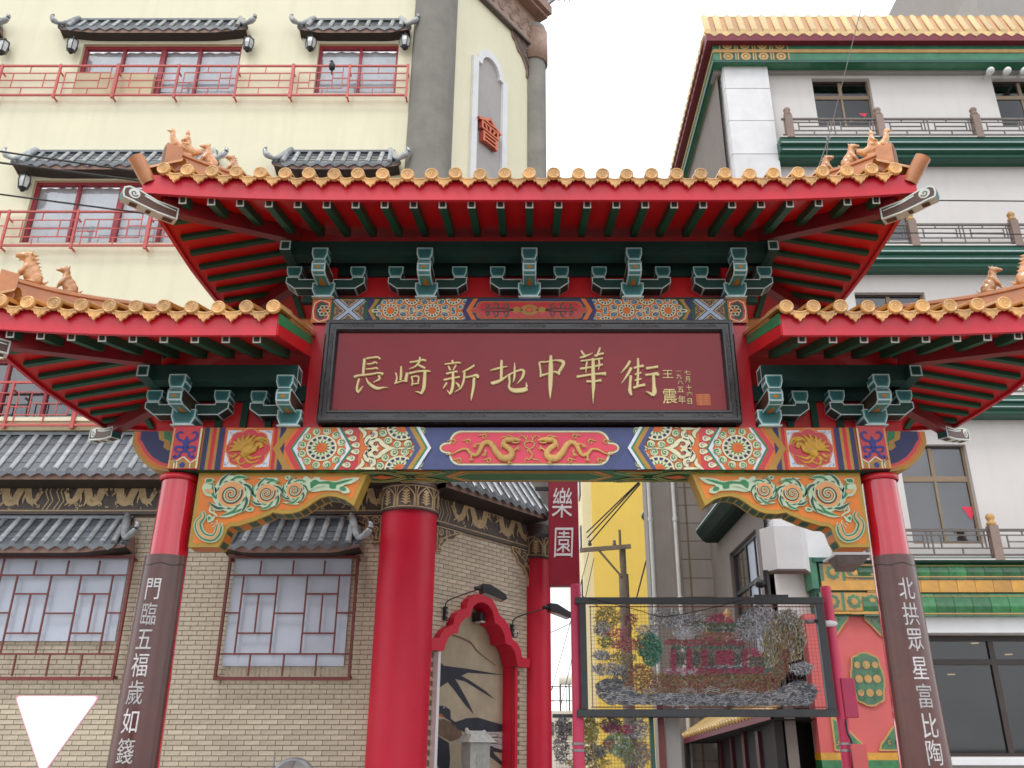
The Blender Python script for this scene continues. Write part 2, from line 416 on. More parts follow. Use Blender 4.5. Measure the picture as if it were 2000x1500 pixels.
def rosette(P, c, a, b, l=2, ns=12, nb=14, half=None, cols=('p_orange', 'p_green', 'p_navy'), sw=True, rs=.215, ph=.13):
    if sw:
        for i in range(ns):
            t = 2 * math.pi * (i + ph * ns / 12) / ns + math.pi / ns
            if half and math.sin(t) * half < -.35: continue
            q = (c[0] + a * math.cos(t), c[1] + b * math.sin(t))
            swirl(P, q, rs * a, l, t, 1 if math.cos(t) > 0 else -1)
    P.disc(c, (a * .76, b * .76), 'p_cream', l + 6, 28)
    for i in range(nb):
        t = 2 * math.pi * i / nb; h = .15
        f = lambda r, tt: (c[0] + a * r * math.cos(tt), c[1] + b * r * math.sin(tt))
        P.poly([f(.52, t - h), f(.67, t - h), f(.67, t + h), f(.52, t + h)], cols[2], l + 7)
    P.ring(c, .475, .49, 'p_green', l + 7, 20, e=(a, b))
    for i in range(14):
        t = 2 * math.pi * (i + .5) / 14
        P.poly([f(.28, t - .2), f(.43, t - .06), f(.43, t + .06), f(.28, t + .2)], cols[1], l + 7)
    P.disc(c, (a * .29, b * .29), cols[0], l + 8, 16)
    for q in range(3): P.ring(c, .06 + q * .07, .075 + q * .07, 'p_red', l + 9, 12, q, q + 4.2, e=(a, b))
def vband(P, x0, x1, mt, l=1): P.poly([(x0, 0), (x1, 0), (x1, .52), (x0, .52)], mt, l)
def chev(P, xa, xb, dx, mt, l=2, h=.52):
    """bent stripe between two 'points' xa..xb at mid height, swept dx at top and bottom"""
    P.poly([(xa + dx, 0), (xb + dx, 0), (xb, h / 2), (xa, h / 2)], mt, l); P.poly([(xa, h / 2), (xb, h / 2), (xb + dx, h), (xa + dx, h)], mt, l)
def lobed(c, a, b, n=8, d=.13, m=6, ph=0):
    out = []
    for i in range(n):
        for j in range(m):
            t = 2 * math.pi * (i + j / m) / n + ph; q = 1 - d + d * math.sin(math.pi * j / m)
            out.append((c[0] + a * q * math.cos(t), c[1] + b * q * math.sin(t)))
    return out
for s in (1, -1):
    # striped bands beside the column head
    P = sgn_paint(s)
    for grp in (((400, 436, 'p_gold'), (436, 500, 'p_navy'), (500, 540, 'p_gold'), (540, 592, 'p_red'), (592, 628, 'p_gold'), (628, 702, 'p_navy'),
                     (702, 716, 'p_red')), ((1350, 1395, 'p_red'), (1395, 1428, 'p_gold'), (1428, 1500, 'p_navy'))):
        P = sgn_paint(s)
        for a, b, mt in grp: vband(P, ZA(a, 370)[0], ZA(b, 370)[0], mt)
        obj('striped_band', P, beam)
    # medallion with a golden bird
    P = sgn_paint(s); x0, x1 = ZA(716, 370)[0], ZA(1350, 370)[0]; c = ((x0 + x1) / 2, .26)
    vband(P, x0, x1, 'p_orange')
    for sx in (-1, 1):
        for sz in (-1, 1):
            q = (c[0] + sx * .262, c[1] + sz * .225)
            P.poly([q, (q[0] - sx * .17, q[1]), (q[0] - sx * .10, q[1] - sz * .04), (q[0] - sx * .055, q[1] - sz * .07), (q[0] - sx * .02, q[1] - sz * .15), (q[0], q[1] - sz * .19)], 'p_white', 2)
            for k in range(9):
                z = (q[0] - sx * random.uniform(.01, .11), q[1] - sz * random.uniform(.01, .06))
                P.ring(z, .006, .009, 'p_blue', 3, 8, k, k + 4)
    P.poly(lobed(c, .272, .258, 8, .13, 6, R(22.5)), 'peach', 3); P.poly(lobed(c, .258, .244, 8, .13, 6, R(22.5)), 'gate_red', 4)
    med = obj('medallion', P, beam); c = (-abs(c[0]), c[1])
    mb = MB(); Y = YF - .014; kz = .00092
    ph = lambda L_, m='mat_gold', y=0, fl=.4: mb.tube([(u, Y + y, v) for u, v, r in crom([(c[0] + (x - 1035) * kz, ZB0 + .26 + (375 - yy) * kz, r * kz) for x, yy, r in L_], 5)], [max(.001, r) for u, v, r in crom([(0, 0, r * kz) for x, yy, r in L_], 5)], m, 8, flat=fl, up=(0, 1, 0))
    ph([(960, 470, 30), (1000, 440, 66), (1030, 390, 78), (1060, 330, 60), (1090, 280, 30)])
    ph([(1050, 420, 40), (1110, 400, 40), (1135, 340, 32), (1180, 315, 30), (1200, 345, 26), (1190, 375, 20)], y=-.008); ph([(1200, 345, 16), (1240, 352, 3)], y=-.01); ph([(1185, 310, 10), (1215, 270, 8), (1250, 265, 2)], y=-.008)
    for k, (x, yy) in enumerate(((795, 420), (800, 350), (835, 285), (890, 235), (960, 205), (1040, 190), (1120, 200))): ph([(1000, 390 - k * 6, 24), ((1000 + x) / 2 - 20, (380 + yy) / 2 - 10, 30), (x, yy, 5)], y=-.004 - .001 * k, fl=.35)
    for L_ in ([(1090, 270, 26), (1170, 235, 24), (1250, 255, 18), (1290, 330, 4)], [(1100, 260, 20), (1190, 265, 20), (1270, 320, 4)], [(950, 480, 22), (925, 540, 18), (960, 585, 14), (1020, 560, 10), (1040, 520, 3)], [(1030, 470, 24), (1100, 510, 18), (1170, 490, 14), (1240, 470, 3)], [(1000, 480, 20), (1060, 555, 16), (1140, 560, 12), (1200, 520, 3)], [(900, 450, 22), (850, 490, 18), (830, 460, 8)], [(930, 500, 18), (880, 540, 12), (850, 525, 3)]): ph(L_, y=.002)
    if s > 0: mb.mirror()
    obj('bird_relief', mb, beam)
    # long hexagon with a rosette
    P = sgn_paint(s); xa = ZBb(80, 375)[0]; xb = ZBb(833, 375)[0]; xc = (xa + xb) / 2; hw = (xb - xa) / 2; dx = .155
    vband(P, ZA(1500, 370)[0], xc, 'p_orange')
    chev(P, xa - .235, xa - .15, dx, 'p_gold', 2); chev(P, xa - .10, xa - .03, dx, 'gate_red', 2); chev(P, xa - .03, xa + .002, dx, 'p_green', 2)
    hexo = lambda d: [(xc - hw + dx + d * .55, .0), (xc + hw - dx - d * .55, 0), (xc + hw - d, .26), (xc + hw - dx - d * .55, .52), (xc - hw + dx + d * .55, .52), (xc - hw + d, .26)]
    P.poly(hexo(0), 'p_white', 3); P.poly(hexo(.05), 'p_orange', 4)
    rosette(P, (xc, .262), .236, .212, 5)
    obj('rosette_panel', P, beam)
    # scroll work between the rosettes
    P = sgn_paint(s); xr = ZBb(1690, 375)[0]
    P.poly([(xc, 0), (xr, 0), (xr, .52), (xc, .52)], 'p_orange', 1)
    P.poly([(xb - dx, 0), (xb - dx + .25, 0), (xb + .1, .26), (xb - dx + .25, .52), (xb - dx, .52), (xb, .26)], 'gate_red', 2)
    chev(P, xb - .002, xb + .028, -dx, 'p_green', 3)
    for k, v in enumerate((.462, .382, .30, .22, .138, .058)):
        u = xb + .072 - abs(v - .26) * .56
        P.poly([(u - .035, v - .036 + .018), (u + .012, v - .039), (u + .05, v - .03), (u + .064, v), (u + .05, v + .03), (u + .012, v + .039), (u - .035, v + .018), (u - .05, v)], 'p_brown', 4)
        P.poly([(u - .032, v - .016), (u + .012, v - .035), (u + .047, v - .027), (u + .059, v), (u + .047, v + .027), (u + .012, v + .035), (u - .032, v + .016), (u - .046, v)], 'p_cream', 5)
        P.spiral((u + .018, v), .026, .9, 3.0, -1, .005, .010, 'p_navy', 6, 10)
    for sz in (1, -1):
        m = lambda x, y: (ZBb(x, y)[0], .26 + sz * (ZBb(1000, y)[1] - .26))
        W_ = .0092
        def st(pts, mt, l, g=1): P.stroke([(*m(x, y), w * .0009 * g) for x, y, w in pts], mt, l + (.45 if sz < 0 else 0))
        for g, mt, l in ((1.25, 'p_brown', 4), (1.0, 'p_cream', 5)):
            st([(1000, 240, 14), (1020, 180, 50), (975, 130, 40), (935, 105, 8)], mt, l, g)
            st([(1045, 345, 16), (1040, 290, 60), (1075, 240, 80), (1140, 225, 70), (1160, 180, 60), (1120, 155, 50)], mt, l, g)
            st([(1030, 300, 16), (1095, 365, 30), (1050, 372, 8)], mt, l, g)
            st([(1660, 372, 16), (1500, 374, 22), (1360, 372, 36), (1270, 330, 60), (1200, 270, 54), (1120, 280, 60), (1095, 335, 60), (1150, 360, 56), (1190, 335, 40)], mt, l, g)
            st([(1000, 118, 12), (1090, 118, 36), (1170, 112, 44), (1180, 98, 10)], mt, l, g)
            st([(1620, 372, 14), (1680, 345, 26), (1712, 335, 12)], mt, l, g)
        cc = m(1110, 205); P.spiral(cc, .040, .85, 2.2 * sz, -sz, .007, .012, 'p_navy', 6, 10)
        st([(1085, 250, 14), (1050, 300, 18), (1050, 340, 8)], 'p_navy', 6)
        cc = m(1165, 320); P.spiral(cc, .040, 1.0, .5 * sz, sz, .006, .011, 'p_navy', 6, 10)
        P.poly([m(1175, 370), m(1215, 340), m(1250, 375), m(1215, 376)], 'p_orange', 6)
    uR = ZBb(1490, 375)[0]
    for v0, hf in ((.515, -1), (.005, 1)): rosette(P, (uR, v0), .236, .212, 6, half=hf)
    obj('scroll_panel', P, beam)
    # chevrons that lead to the middle field
    P = sgn_paint(s)
    P.poly([(xr, .26), (-.6, .0), (-.6, .52)], 'p_blue', 3)
    x = xr
    P.poly([(xr - .0 - .17, 0), (-.9, 0), (-.9, .52), (xr - .17, .52), (xr, .26)], 'p_blue', 4)
    P.disc((xr - .005, .26), .028, 'p_blue', 14, 10)
    for wd_, mt in ((.052, 'p_blue'), (.058, 'p_gold'), (.026, 'p_green'), (.038, 'p_white')):
        P.poly([(x - .15, 0), (x - .15 + wd_ * 1.02, 0), (x + wd_ * 1.02, .26), (x, .26)], mt, 15); P.poly([(x, .26), (x + wd_ * 1.02, .26), (x - .15 + wd_ * 1.02, .52), (x - .15, .52)], mt, 15)
        x += wd_
    obj('chevron_band', P, beam)
# middle field with two dragons
P = Paint((0, YF - .0005, ZB0), clip=(-1.36, 1.36, .002, .518))
P.poly([(-.95, .002), (.95, .002), (1.13, .26), (.95, .518), (-.95, .518), (-1.13, .26)], 'p_blue', 5)
def cart(w, h, r, d=0):
    pts = []
    hw, hh = w - d, h - d
    q = []
    for t in range(9): q.append((hw - r * 1.75 + r * math.cos(R(90 - t * 11.25)) * .95, hh - r + r * math.sin(R(90 - t * 11.25))))
    for t in range(9): q.append((hw - r * .62 + r * .62 * math.cos(R(100 - t * 12.5)), (hh - r) * .92 * math.sin(R(100 - t * 12.5)) * 1.0))
    q = [p for p in q if p[1] >= 0]
    full = q + [(x, -y) for x, y in q[::-1]]
    return full + [(-x, -y) for x, y in full]
def shift(p, v): return [(x, y + v) for x, y in p]
P.poly(shift(cart(1.05, .212, .14), .265), 'p_cream', 6); P.poly(shift(cart(1.05, .212, .14, .018), .265), 'p_gold', 7); P.poly(shift(cart(1.05, .212, .14, .026), .265), 'p_pink', 8)
fld = obj('dragon_panel', P, beam)
def tube_uv(mb, pts, mt, y, flat=.45, n=8, k=4, sc=1.0):
    C = crom(pts, k); mb.tube([(u, y, v) for u, v, r in C], [max(.001, r * sc) for u, v, r in C], mt, n, flat=flat, up=(0, 1, 0))
def dragon_mb(fz, y, mt, g=.00098):
    mb = MB(); q = lambda L_: [(*fz(x, yy), r * g) for x, yy, r in L_]
    tube_uv(mb, q([(150, 330, 4), (175, 345, 9), (230, 335, 9), (300, 300, 13), (360, 295, 17), (400, 335, 21), (450, 352, 23), (485, 310, 27), (512, 252, 30), (560, 225, 32), (610, 258, 36), (650, 325, 40), (705, 378, 46), (770, 378, 46), (800, 335, 40), (768, 285, 36), (722, 252, 33), (728, 215, 33), (775, 198, 36)]), mt, y, .5, 10)
    tube_uv(mb, q([(745, 205, 30), (790, 205, 36), (830, 200, 24), (870, 208, 20), (884, 215, 12)]), mt, y - .012, .6, 10)
    tube_uv(mb, q([(800, 230, 12), (840, 235, 11), (872, 228, 7)]), mt, y - .01, .6)
    for L_ in ([(760, 180, 8), (720, 172, 8), (700, 190, 3)], [(800, 178, 7), (770, 160, 7), (735, 165, 2)], [(745, 225, 9), (700, 235, 8), (690, 270, 3)], [(740, 245, 8), (700, 262, 7), (690, 300, 2)],
               [(800, 330, 14), (830, 300, 12), (850, 285, 9)], [(770, 390, 16), (770, 410, 13), (775, 425, 6)], [(535, 300, 13), (545, 325, 12), (530, 345, 7)], [(400, 345, 14), (405, 375, 12), (400, 395, 6)],
               [(500, 250, 12), (460, 245, 10), (425, 262, 4)], [(855, 200, 4), (880, 170, 4), (900, 165, 1)]):
        tube_uv(mb, q(L_), mt, y - .006, .6)
    for cx, cy in ((850, 283), (775, 415), (530, 340), (403, 385), (440, 255)):
        for a in (-50, -15, 20, 60):
            an = R(a - (90 if cx not in (850,) else 0)) ; tube_uv(mb, q([(cx, cy, 6), (cx + 24 * math.cos(an), cy - 24 * math.sin(an), 5), (cx + 38 * math.cos(an), cy - 30 * math.sin(an), 1)]), mt, y - .006, .7, 6)
    for i in range(22):                                  # crest along the back
        t = i / 21; x = 500 + 260 * t if t < .9 else 740
    return mb
fz = lambda x, y: (ZC(x, y)[0], ZC(x, y)[1] + ZB0)
db = dragon_mb(fz, YF - .03, 'relief_gold'); d1 = obj('dragon_relief', db, beam)
obj('dragon_relief', db.copy().mirror(), beam)
mb = MB()
for cx, cy in ((520, 165), (365, 215), (220, 215), (275, 400), (565, 400)):
    for L_ in ([(cx - 55, cy, 3), (cx - 20, cy - 8, 7), (cx + 20, cy - 16, 9), (cx + 28, cy + 6, 7), (cx + 22, cy + 28, 2)], [(cx - 10, cy - 4, 4), (cx, cy + 20, 7), (cx + 12, cy + 26, 3)], [(cx + 15, cy - 10, 5), (cx + 50, cy + 2, 2)]):
        for m in (1, -1): tube_uv(mb, [(m * u, v, r) for u, v, r in [(*fz(x, y), r * .0012) for x, y, r in L_]], 'relief_gold', YF - .022, .6, 6)
for m in (1, -1):
    for L_ in ([(968, 290, 7), (930, 270, 8), (922, 240, 8), (940, 212, 8), (930, 180, 8), (905, 165, 6), (880, 158, 1)], [(938, 200, 6), (950, 170, 5), (945, 150, 1)], [(968, 215, 7), (940, 222, 7)]):
        tube_uv(mb, [(m * u, v, r) for u, v, r in [(*fz(x, y), r * .0013) for x, y, r in L_]], 'relief_gold', YF - .022, .6, 6)
for L_ in ([(965, 285, 7), (980, 320, 9), (1000, 345, 8), (985, 375, 8), (960, 395, 7), (935, 380, 6), (925, 430, 2)], [(985, 375, 7), (1020, 395, 7), (1060, 400, 5), (1085, 425, 1)], [(975, 310, 7), (948, 305, 8), (955, 330, 3)]):
    tube_uv(mb, [(*fz(x, y), r * .0013) for x, y, r in L_], 'relief_gold', YF - .022, .6, 6)
obj('cloud_relief', mb, beam)
# underside painting of the beam
P = Paint((0, YF, ZB0 - .0005), U=(1, 0, 0), V=(0, 1, 0), Nn=(0, 0, -1))
P.poly([(-2.5, .02), (2.5, .02), (2.5, .48), (-2.5, .48)], 'u_green', 1)
for m in (1, -1):
    P.poly([(m * 1.0, .02), (m * 1.5, .02), (m * 1.22, .25), (m * 1.5, .48), (m * 1.0, .48), (m * 1.25, .25)], 'p_orange', 1.3)
    P.poly([(m * 2.0, .02), (m * 2.5, .02), (m * 2.5, .48), (m * 2.0, .48), (m * 2.12, .25)], 'p_green', 1.3)
for a, mt, l in ((0, 'p_orange', 2), (.03, 'u_gold', 3), (.055, 'p_brown', 4), (.075, 'u_gold', 5), (.10, 'u_green', 6)):
    P.poly([(-.80 + a, .04 + a * .7), (.80 - a, .04 + a * .7), (1.0 - a, .25), (.80 - a, .46 - a * .7), (-.80 + a, .46 - a * .7), (-1.0 + a, .25)], mt, l)
for m in (1, -1):
    for g, mt, l in ((.075, 'u_gold', 7), (.035, 'p_green', 8)):
        for sv in (1, -1):
            P.stroke([(m * 1.0, .25 + sv * .2, g), (m * 1.25, .25 + sv * .05, g), (m * 1.45, .25, g), (m * 1.65, .25 + sv * .16, g), (m * 1.9, .25 + sv * .18, g), (m * 1.97, .25 + sv * .08, g), (m * 1.88, .25 + sv * .07, g)], mt, l)
            P.stroke([(m * 1.05, .25 + sv * .2, g), (m * 1.35, .25 + sv * .17, g), (m * 1.55, .25 + sv * .2, g)], mt, l)
    P.poly([(m * 1.58, .25), (m * 1.75, .34), (m * 1.88, .25), (m * 1.75, .16)], 'p_orange', 9)
    P.poly([(m * 1.98, .25), (m * 2.2, .31), (m * 2.3, .44), (m * 2.42, .38), (m * 2.5, .25), (m * 2.42, .12), (m * 2.3, .06), (m * 2.2, .19)], 'p_orange', 9)
    P.stroke([(m * 2.0, .25, .01), (m * 2.25, .25, .05), (m * 2.45, .25, .02)], 'u_gold', 10)
obj('underside_painting', P, beam)

# --------------------------------------------------------------- column heads and scrolled beam ends
for s in (-1, 1):
    mb = MB(); mb.box(-4.185, -3.845, YF - .03, 10.05, ZB0 + .005, ZB1 + .01, 'gate_red')
    P = Paint((0, YF - .031, ZB0)); c = -4.015
    for x0, x1, mt in ((-4.185, -4.165, 'peach'), (-3.865, -3.845, 'p_cream')): P.poly([(x0, .01), (x1, .01), (x1, .50), (x0, .50)], mt, 1)
    P.stroke([(-4.165, .13, .016), (-4.11, .09, .016), (-4.085, .075, .016), (-4.085, .01, .016)], 'p_cream', 2, 2)
    for a, b in (((-4.165, .13), (-4.115, .08)), ((-4.115, .08), (-4.02, .15)), ((-4.02, .15), (-3.93, .075)), ((-3.93, .075), (-3.865, .12)), ((-4.115, .08), (-4.115, .01)), ((-3.93, .075), (-3.93, .01))):
        P.stroke([(*a, .016), (*b, .016)], 'p_cream', 2, 1)
    P.poly([(-4.10, .012), (-3.945, .012), (-3.945, .07), (-4.02, .13), (-4.10, .07)], 'p_gold', 1); P.disc((-4.02, .05), .035, 'p_royal', 2, 10)
    P.poly([(-4.165, .012), (-4.125, .012), (-4.125, .08), (-4.165, .11)], 'p_gold', 1); P.poly([(-3.92, .012), (-3.865, .012), (-3.865, .10), (-3.92, .06)], 'p_gold', 1)
    for m in (1, -1):
        st = lambda L_: P.stroke([(c + m * x, z, w) for x, z, w in L_], 'p_royal', 3)
        st([(0, .26, .05), (.03, .33, .03), (.09, .36, .03), (.12, .42, .028), (.08, .455, .024), (.05, .43, .012)])
        st([(.0, .24, .04), (.06, .27, .03), (.115, .26, .03), (.10, .21, .02), (.07, .22, .01)])
        st([(0, .22, .03), (.05, .2, .03), (.06, .16, .03), (.115, .14, .03), (.10, .18, .01)])
    P.poly([(c - .035, .33), (c, .41), (c + .035, .33), (c, .2)], 'p_royal', 4)
    mb.merge(P)
    if s > 0: mb.mirror()
    obj('column_head', mb, gate)
    zq = Zx(0, 450, 2.857, 9.87, 0)
    pts = [zq(x, y) for x, y in ((700, 1100), (718, 1180), (748, 1218), (770, 1262), (805, 1302), (850, 1330), (935, 1346))]
    z1 = ZB1 - .005; pts = [(max(-4.72, u), min(v, z1)) for u, v in pts]; pts[0] = (pts[0][0], z1)
    poly = pts + [(-4.18, pts[-1][1]), (-4.18, z1)]
    mb = MB(); P = Paint((0, 9.87, 0))
    P.poly(poly, 'p_gold', 0)
    off = lambda d: [(min(-4.19, u + d * (1.0 if i < 6 else .3)), v + (d * .9 if i > 1 else d * .35 if i else 0)) for i, (u, v) in enumerate(pts)] + [(-4.19, pts[-1][1] + d), (-4.19, z1)]
    P.poly(off(.035), 'p_orange', 1); P.poly(off(.062), 'gate_red', 2); P.poly(off(.09), 'p_navy', 3)
    P.poly([(-4.43, z1), (-4.40, 4.99), (-4.33, 4.96), (-4.34, 4.90), (-4.28, 4.855), (-4.19, 4.87), (-4.19, z1)], 'p_gold', 4)
    P.poly([(-4.36, z1), (-4.34, 5.0), (-4.27, 4.97), (-4.26, 4.91), (-4.19, 4.93), (-4.19, z1)], 'p_green', 5); P.poly([(-4.27, z1), (-4.26, 5.02), (-4.19, 5.0), (-4.19, z1)], 'gate_red', 6)
    n = len(poly); mb.merge(P)
    mb.add([(u, 9.87, v) for u, v in poly] + [(u, 10.12, v) for u, v in poly], [(i, i + n, (i + 1) % n + n, (i + 1) % n) for i in range(n)] + [list(range(2 * n - 1, n - 1, -1))], 'sp_border')
    if s > 0: mb.mirror()
    obj('beam_end', mb, gate)
    # brace plate under the beam with raised scrolls
    zs_ = Zx(360, 900, 5.263, 9.85, 0)
    ol = [(1740, 462), (1650, 398), (1560, 368), (1480, 362), (1400, 382), (1330, 425), (1260, 475), (1180, 520), (1100, 540), (1000, 545), (905, 530), (875, 552), (780, 590), (740, 610), (640, 640), (560, 668), (478, 672), (440, 700), (420, 750), (395, 815), (350, 888)]
    P0 = [zs_(x, y) for x, y in ol]; xl = -3.86; zt = ZB0 - .003
    poly = [(xl, zt), (zs_(1885, 125)[0], zt)] + P0 + [(xl, P0[-1][1])]
    mb = MB(); P = Paint((0, 9.85, 0))
    P.poly(poly, 'sp_border', 0); inn = inset(poly, .045); P.poly(inn, 'sp_orange', 1)
    n = len(poly)
    mb.add([(u, 9.85, v) for u, v in poly] + [(u, 10.12, v) for u, v in poly], [(i, i + n, (i + 1) % n + n, (i + 1) % n) for i in range(n)] + [list(range(2 * n - 1, n - 1, -1))], 'sp_border')
    for i in range(2, n - 1):                            # green and orange chequer along the underside
        a, b = Vector((poly[i][0], 0, poly[i][1])), Vector((poly[(i + 1) % n][0], 0, poly[(i + 1) % n][1]))
        nr = (b - a).normalized(); nr = Vector((nr.z, 0, -nr.x)) * .002
        mid = (a + b) / 2; nn = nr if (mid + nr * 20).z < mid.z else -nr
        if nn.z > 0: nn = -nn
        q0, q1 = a.lerp(b, .1), a.lerp(b, .9)
        mb.add([q0 + nn + Vector((0, 9.89, 0)), q1 + nn + Vector((0, 9.89, 0)), q1 + nn + Vector((0, 10.08, 0)), q0 + nn + Vector((0, 10.08, 0))], [(0, 1, 2, 3)], 'p_deepgreen' if (i < 13 or i % 2) else 'p_orange')
    mb.merge(P)
    if s > 0: mb.mirror()
    br = obj('brace_plate', mb, gate)
    P = Paint((0, 9.848, 0), step=.004); S = 1 / 5.263 * .00602
    zz = lambda x, y: zs_(x, y)
    def blob(pts, mt, l, th=.0): P.poly([(u, v) for u, v in crom([zz(x, y) for x, y in pts] + [zz(*pts[0])], 4)[:-1]], mt, l, th)
    def scroll(cx, cy, Rr, dr, a0, rag):
        rnd = random.Random(int(cx)); n = 22
        ol_ = [(cx + Rr * (1.0 + rnd.uniform(-rag, rag)) * math.cos(2 * math.pi * i / n), cy + Rr * (.98 + rnd.uniform(-rag, rag)) * math.sin(2 * math.pi * i / n)) for i in range(n)]
        blob(ol_, 'sp_mint', 6, .03)
        c = zz(cx, cy); r = Rr * S; f = lambda q, tt: (c[0] + r * q * math.cos(tt), c[1] + r * q * math.sin(tt))
        for k in range(7):                               # flame leaves that wind round the scroll
            t = 2 * math.pi * k / 7 + a0; d = dr
            for g, mt, l in ((1.0, 'sp_mint', 6.4), (.55, 'p_green' if k % 2 else 'p_deepgreen', 7.2)):
                P.stroke([(*f(.72, t - .5 * d), .02 * g), (*f(.95, t - .1 * d), r * .26 * g), (*f(1.08, t + .25 * d), r * .20 * g), (*f(1.22, t + .50 * d), .004)], mt, l, 5, .012 if g == 1 else 0)
        P.ring(c, .69 * r, .80 * r, 'sp_mint', 8, 28); P.disc(c, r * .70, 'peach', 8.3, 28)
        for k in range(10):
            t = 2 * math.pi * (k + .3 * rnd.random()) / 10
            P.stroke([(*f(.74, t), .004), (*f(.78, t + .16), r * .07), (*f(.76, t + .34), .004)], 'p_deepgreen', 8.6, 3)
        P.spiral(c, r * .60, 1.75, a0, dr, r * .10, r * .14, 'p_brown', 9, 36, rend=.05); P.spiral(c, r * .52, 1.65, a0 + .15, dr, r * .07, r * .06, 'sp_mint', 9.5, 34, rend=.08); P.spiral(c, r * .46, 1.5, a0 + .2, dr, r * .03, r * .03, 'p_deepgreen', 9.8, 32, rend=.1)
    scroll(490, 350, 190, -1, .4, .05); scroll(855, 345, 142, -1, .4, .05); scroll(1140, 312, 118, -1, .3, .06)
    def leaf(pts, core, l=6):
        blob(pts, 'sp_mint', l, .03)
        if core: blob(core, 'p_green', l + 1.5)
    leaf([(1225, 180), (1260, 165), (1310, 195), (1350, 175), (1400, 180), (1410, 200), (1560, 215), (1640, 190), (1800, 180), (1730, 235), (1660, 250), (1640, 265), (1690, 290), (1700, 330), (1640, 340), (1590, 315), (1450, 310), (1330, 325), (1275, 300), (1240, 240)],
         [(1300, 230), (1350, 200), (1400, 222), (1480, 215), (1560, 228), (1650, 208), (1740, 195), (1640, 235), (1570, 255), (1560, 290), (1500, 285), (1490, 245), (1380, 245), (1310, 290)])
    blob([(1600, 285), (1640, 268), (1668, 300), (1650, 315), (1610, 305)], 'p_green', 8); P.stroke([(*zz(1300, 310), .01), (*zz(1380, 275), .016), (*zz(1460, 260), .012), (*zz(1470, 280), .004)], 'sp_mint', 9)
    leaf([(190, 290), (215, 240), (300, 260), (340, 300), (330, 360), (250, 370), (210, 340)], None); blob([(215, 300), (260, 300), (310, 310), (290, 345), (240, 335)], 'peach', 8)
    leaf([(220, 235), (225, 190), (290, 185), (320, 205), (300, 215), (285, 240)], [(232, 228), (238, 198), (280, 195), (300, 203), (275, 225)])
    leaf([(355, 580), (470, 545), (600, 495), (640, 510), (560, 545), (450, 585)], [(470, 555), (600, 502), (560, 532)])
    leaf([(760, 185), (850, 178), (965, 185), (945, 215), (890, 215)], [(820, 188), (930, 192), (900, 208)])
    leaf([(1010, 430), (1080, 430), (1170, 440), (1165, 455), (1080, 450)], [(1060, 436), (1150, 444), (1090, 446)])
    leaf([(640, 500), (690, 480), (720, 490), (700, 525), (650, 525)], [(655, 508), (700, 490), (690, 515)])
    leaf([(1040, 170), (1075, 155), (1100, 170), (1070, 200), (1045, 195)], [(1050, 175), (1080, 165), (1070, 190)])
    for g, mt, l in ((86, 'sp_mint', 6), (64, 'p_green', 7.5), (34, 'sp_mint', 8.5), (22, 'peach', 9.5)):
        P.stroke([(*zz(x, y), g * w * S) for x, y, w in ((185, 530, .5), (200, 580, .8), (150, 650, 1), (165, 730, 1), (215, 785, 1), (300, 800, 1), (350, 750, 1), (365, 690, .9), (370, 650, .4))], mt, l, 5, .03 if l == 6 else 0)
    leaf([(250, 640), (240, 580), (270, 560), (300, 585), (330, 560), (300, 620)], [(255, 620), (252, 580), (285, 592)])
    for x, y in ((300, 520), (330, 640), (300, 665), (380, 660)): P.ring(zz(x, y), .018, .026, 'sp_mint', 8, 12, x, x + 4.4)
    P.stroke([(*zz(280, 470), .012), (*zz(270, 520), .02), (*zz(320, 550), .02), (*zz(350, 580), .01)], 'sp_mint', 7)
    if s > 0: P.mirror()
    obj('scroll_relief', P, br)
# --------------------------------------------------------------- upright posts beside the name board, red back boards
for s in (-1, 1):
    mb = MB(); mb.box(-2.70, -2.46, 9.80, 10.2, ZB1 + .002, 7.3, 'gate_red')
    if s > 0: mb.mirror()
    obj('upright_post', mb, gate, bevel=.008)
mb = MB(); mb.box(-2.46, 2.46, 9.95, 10.05, ZB1 + .002, 7.6, 'soffit_red'); obj('back_board', mb, gate)
# --------------------------------------------------------------- name board
YP = 9.68; PX = 2.50; PZ0, PZ1 = 5.135, 6.475
mb = MB(); mb.box(-PX, PX, YP + .03, YP + .14, PZ0, PZ1, 'frame_black')
plq = obj('name_board', mb, gate)
fw = .16
def frame_mb():
    mb = MB()
    prof = [(0, .03), (0, -.03), (.02, -.05), (.05, -.05), (.06, -.035), (.105, -.035), (.115, -.05), (.138, -.05), (fw, -.005), (fw, .02)]
    cs = [(-PX, PZ0), (PX, PZ0), (PX, PZ1), (-PX, PZ1)]; dr = [(1, 1), (-1, 1), (-1, -1), (1, -1)]
    k = len(prof); vs = []
    for (x, z), (dx, dz) in zip(cs, dr): vs += [(x + dx * a, YP + b, z + dz * a) for a, b in prof]
    fs = [(i * k + j, ((i + 1) % 4) * k + j, ((i + 1) % 4) * k + j + 1, i * k + j + 1) for i in range(4) for j in range(k - 1)]
    mb.add(vs, fs, 'frame_black'); return mb
fr = obj('board_frame', frame_mb(), plq)
mb = MB(); rnd = random.Random(3)                      # low carved scrolls on the frame
def carve(cx, cz, hor):
    P = Paint((cx, YP - .036, cz), U=(1, 0, 0) if hor else (0, 0, 1), V=(0, 0, 1) if hor else (1, 0, 0), step=.004)
    for k in range(7):
        P.spiral(((k - 3) * .055, .008 * (-1) ** k), .032, 1.2, rnd.uniform(0, 6), 1 if k % 2 else -1, .012, .006, 'frame_carve', 1 + k * .2, 9)
    mb.merge(P)
mat('frame_carve', (.05, .042, .040), .35, .3, 12, .2, 40)
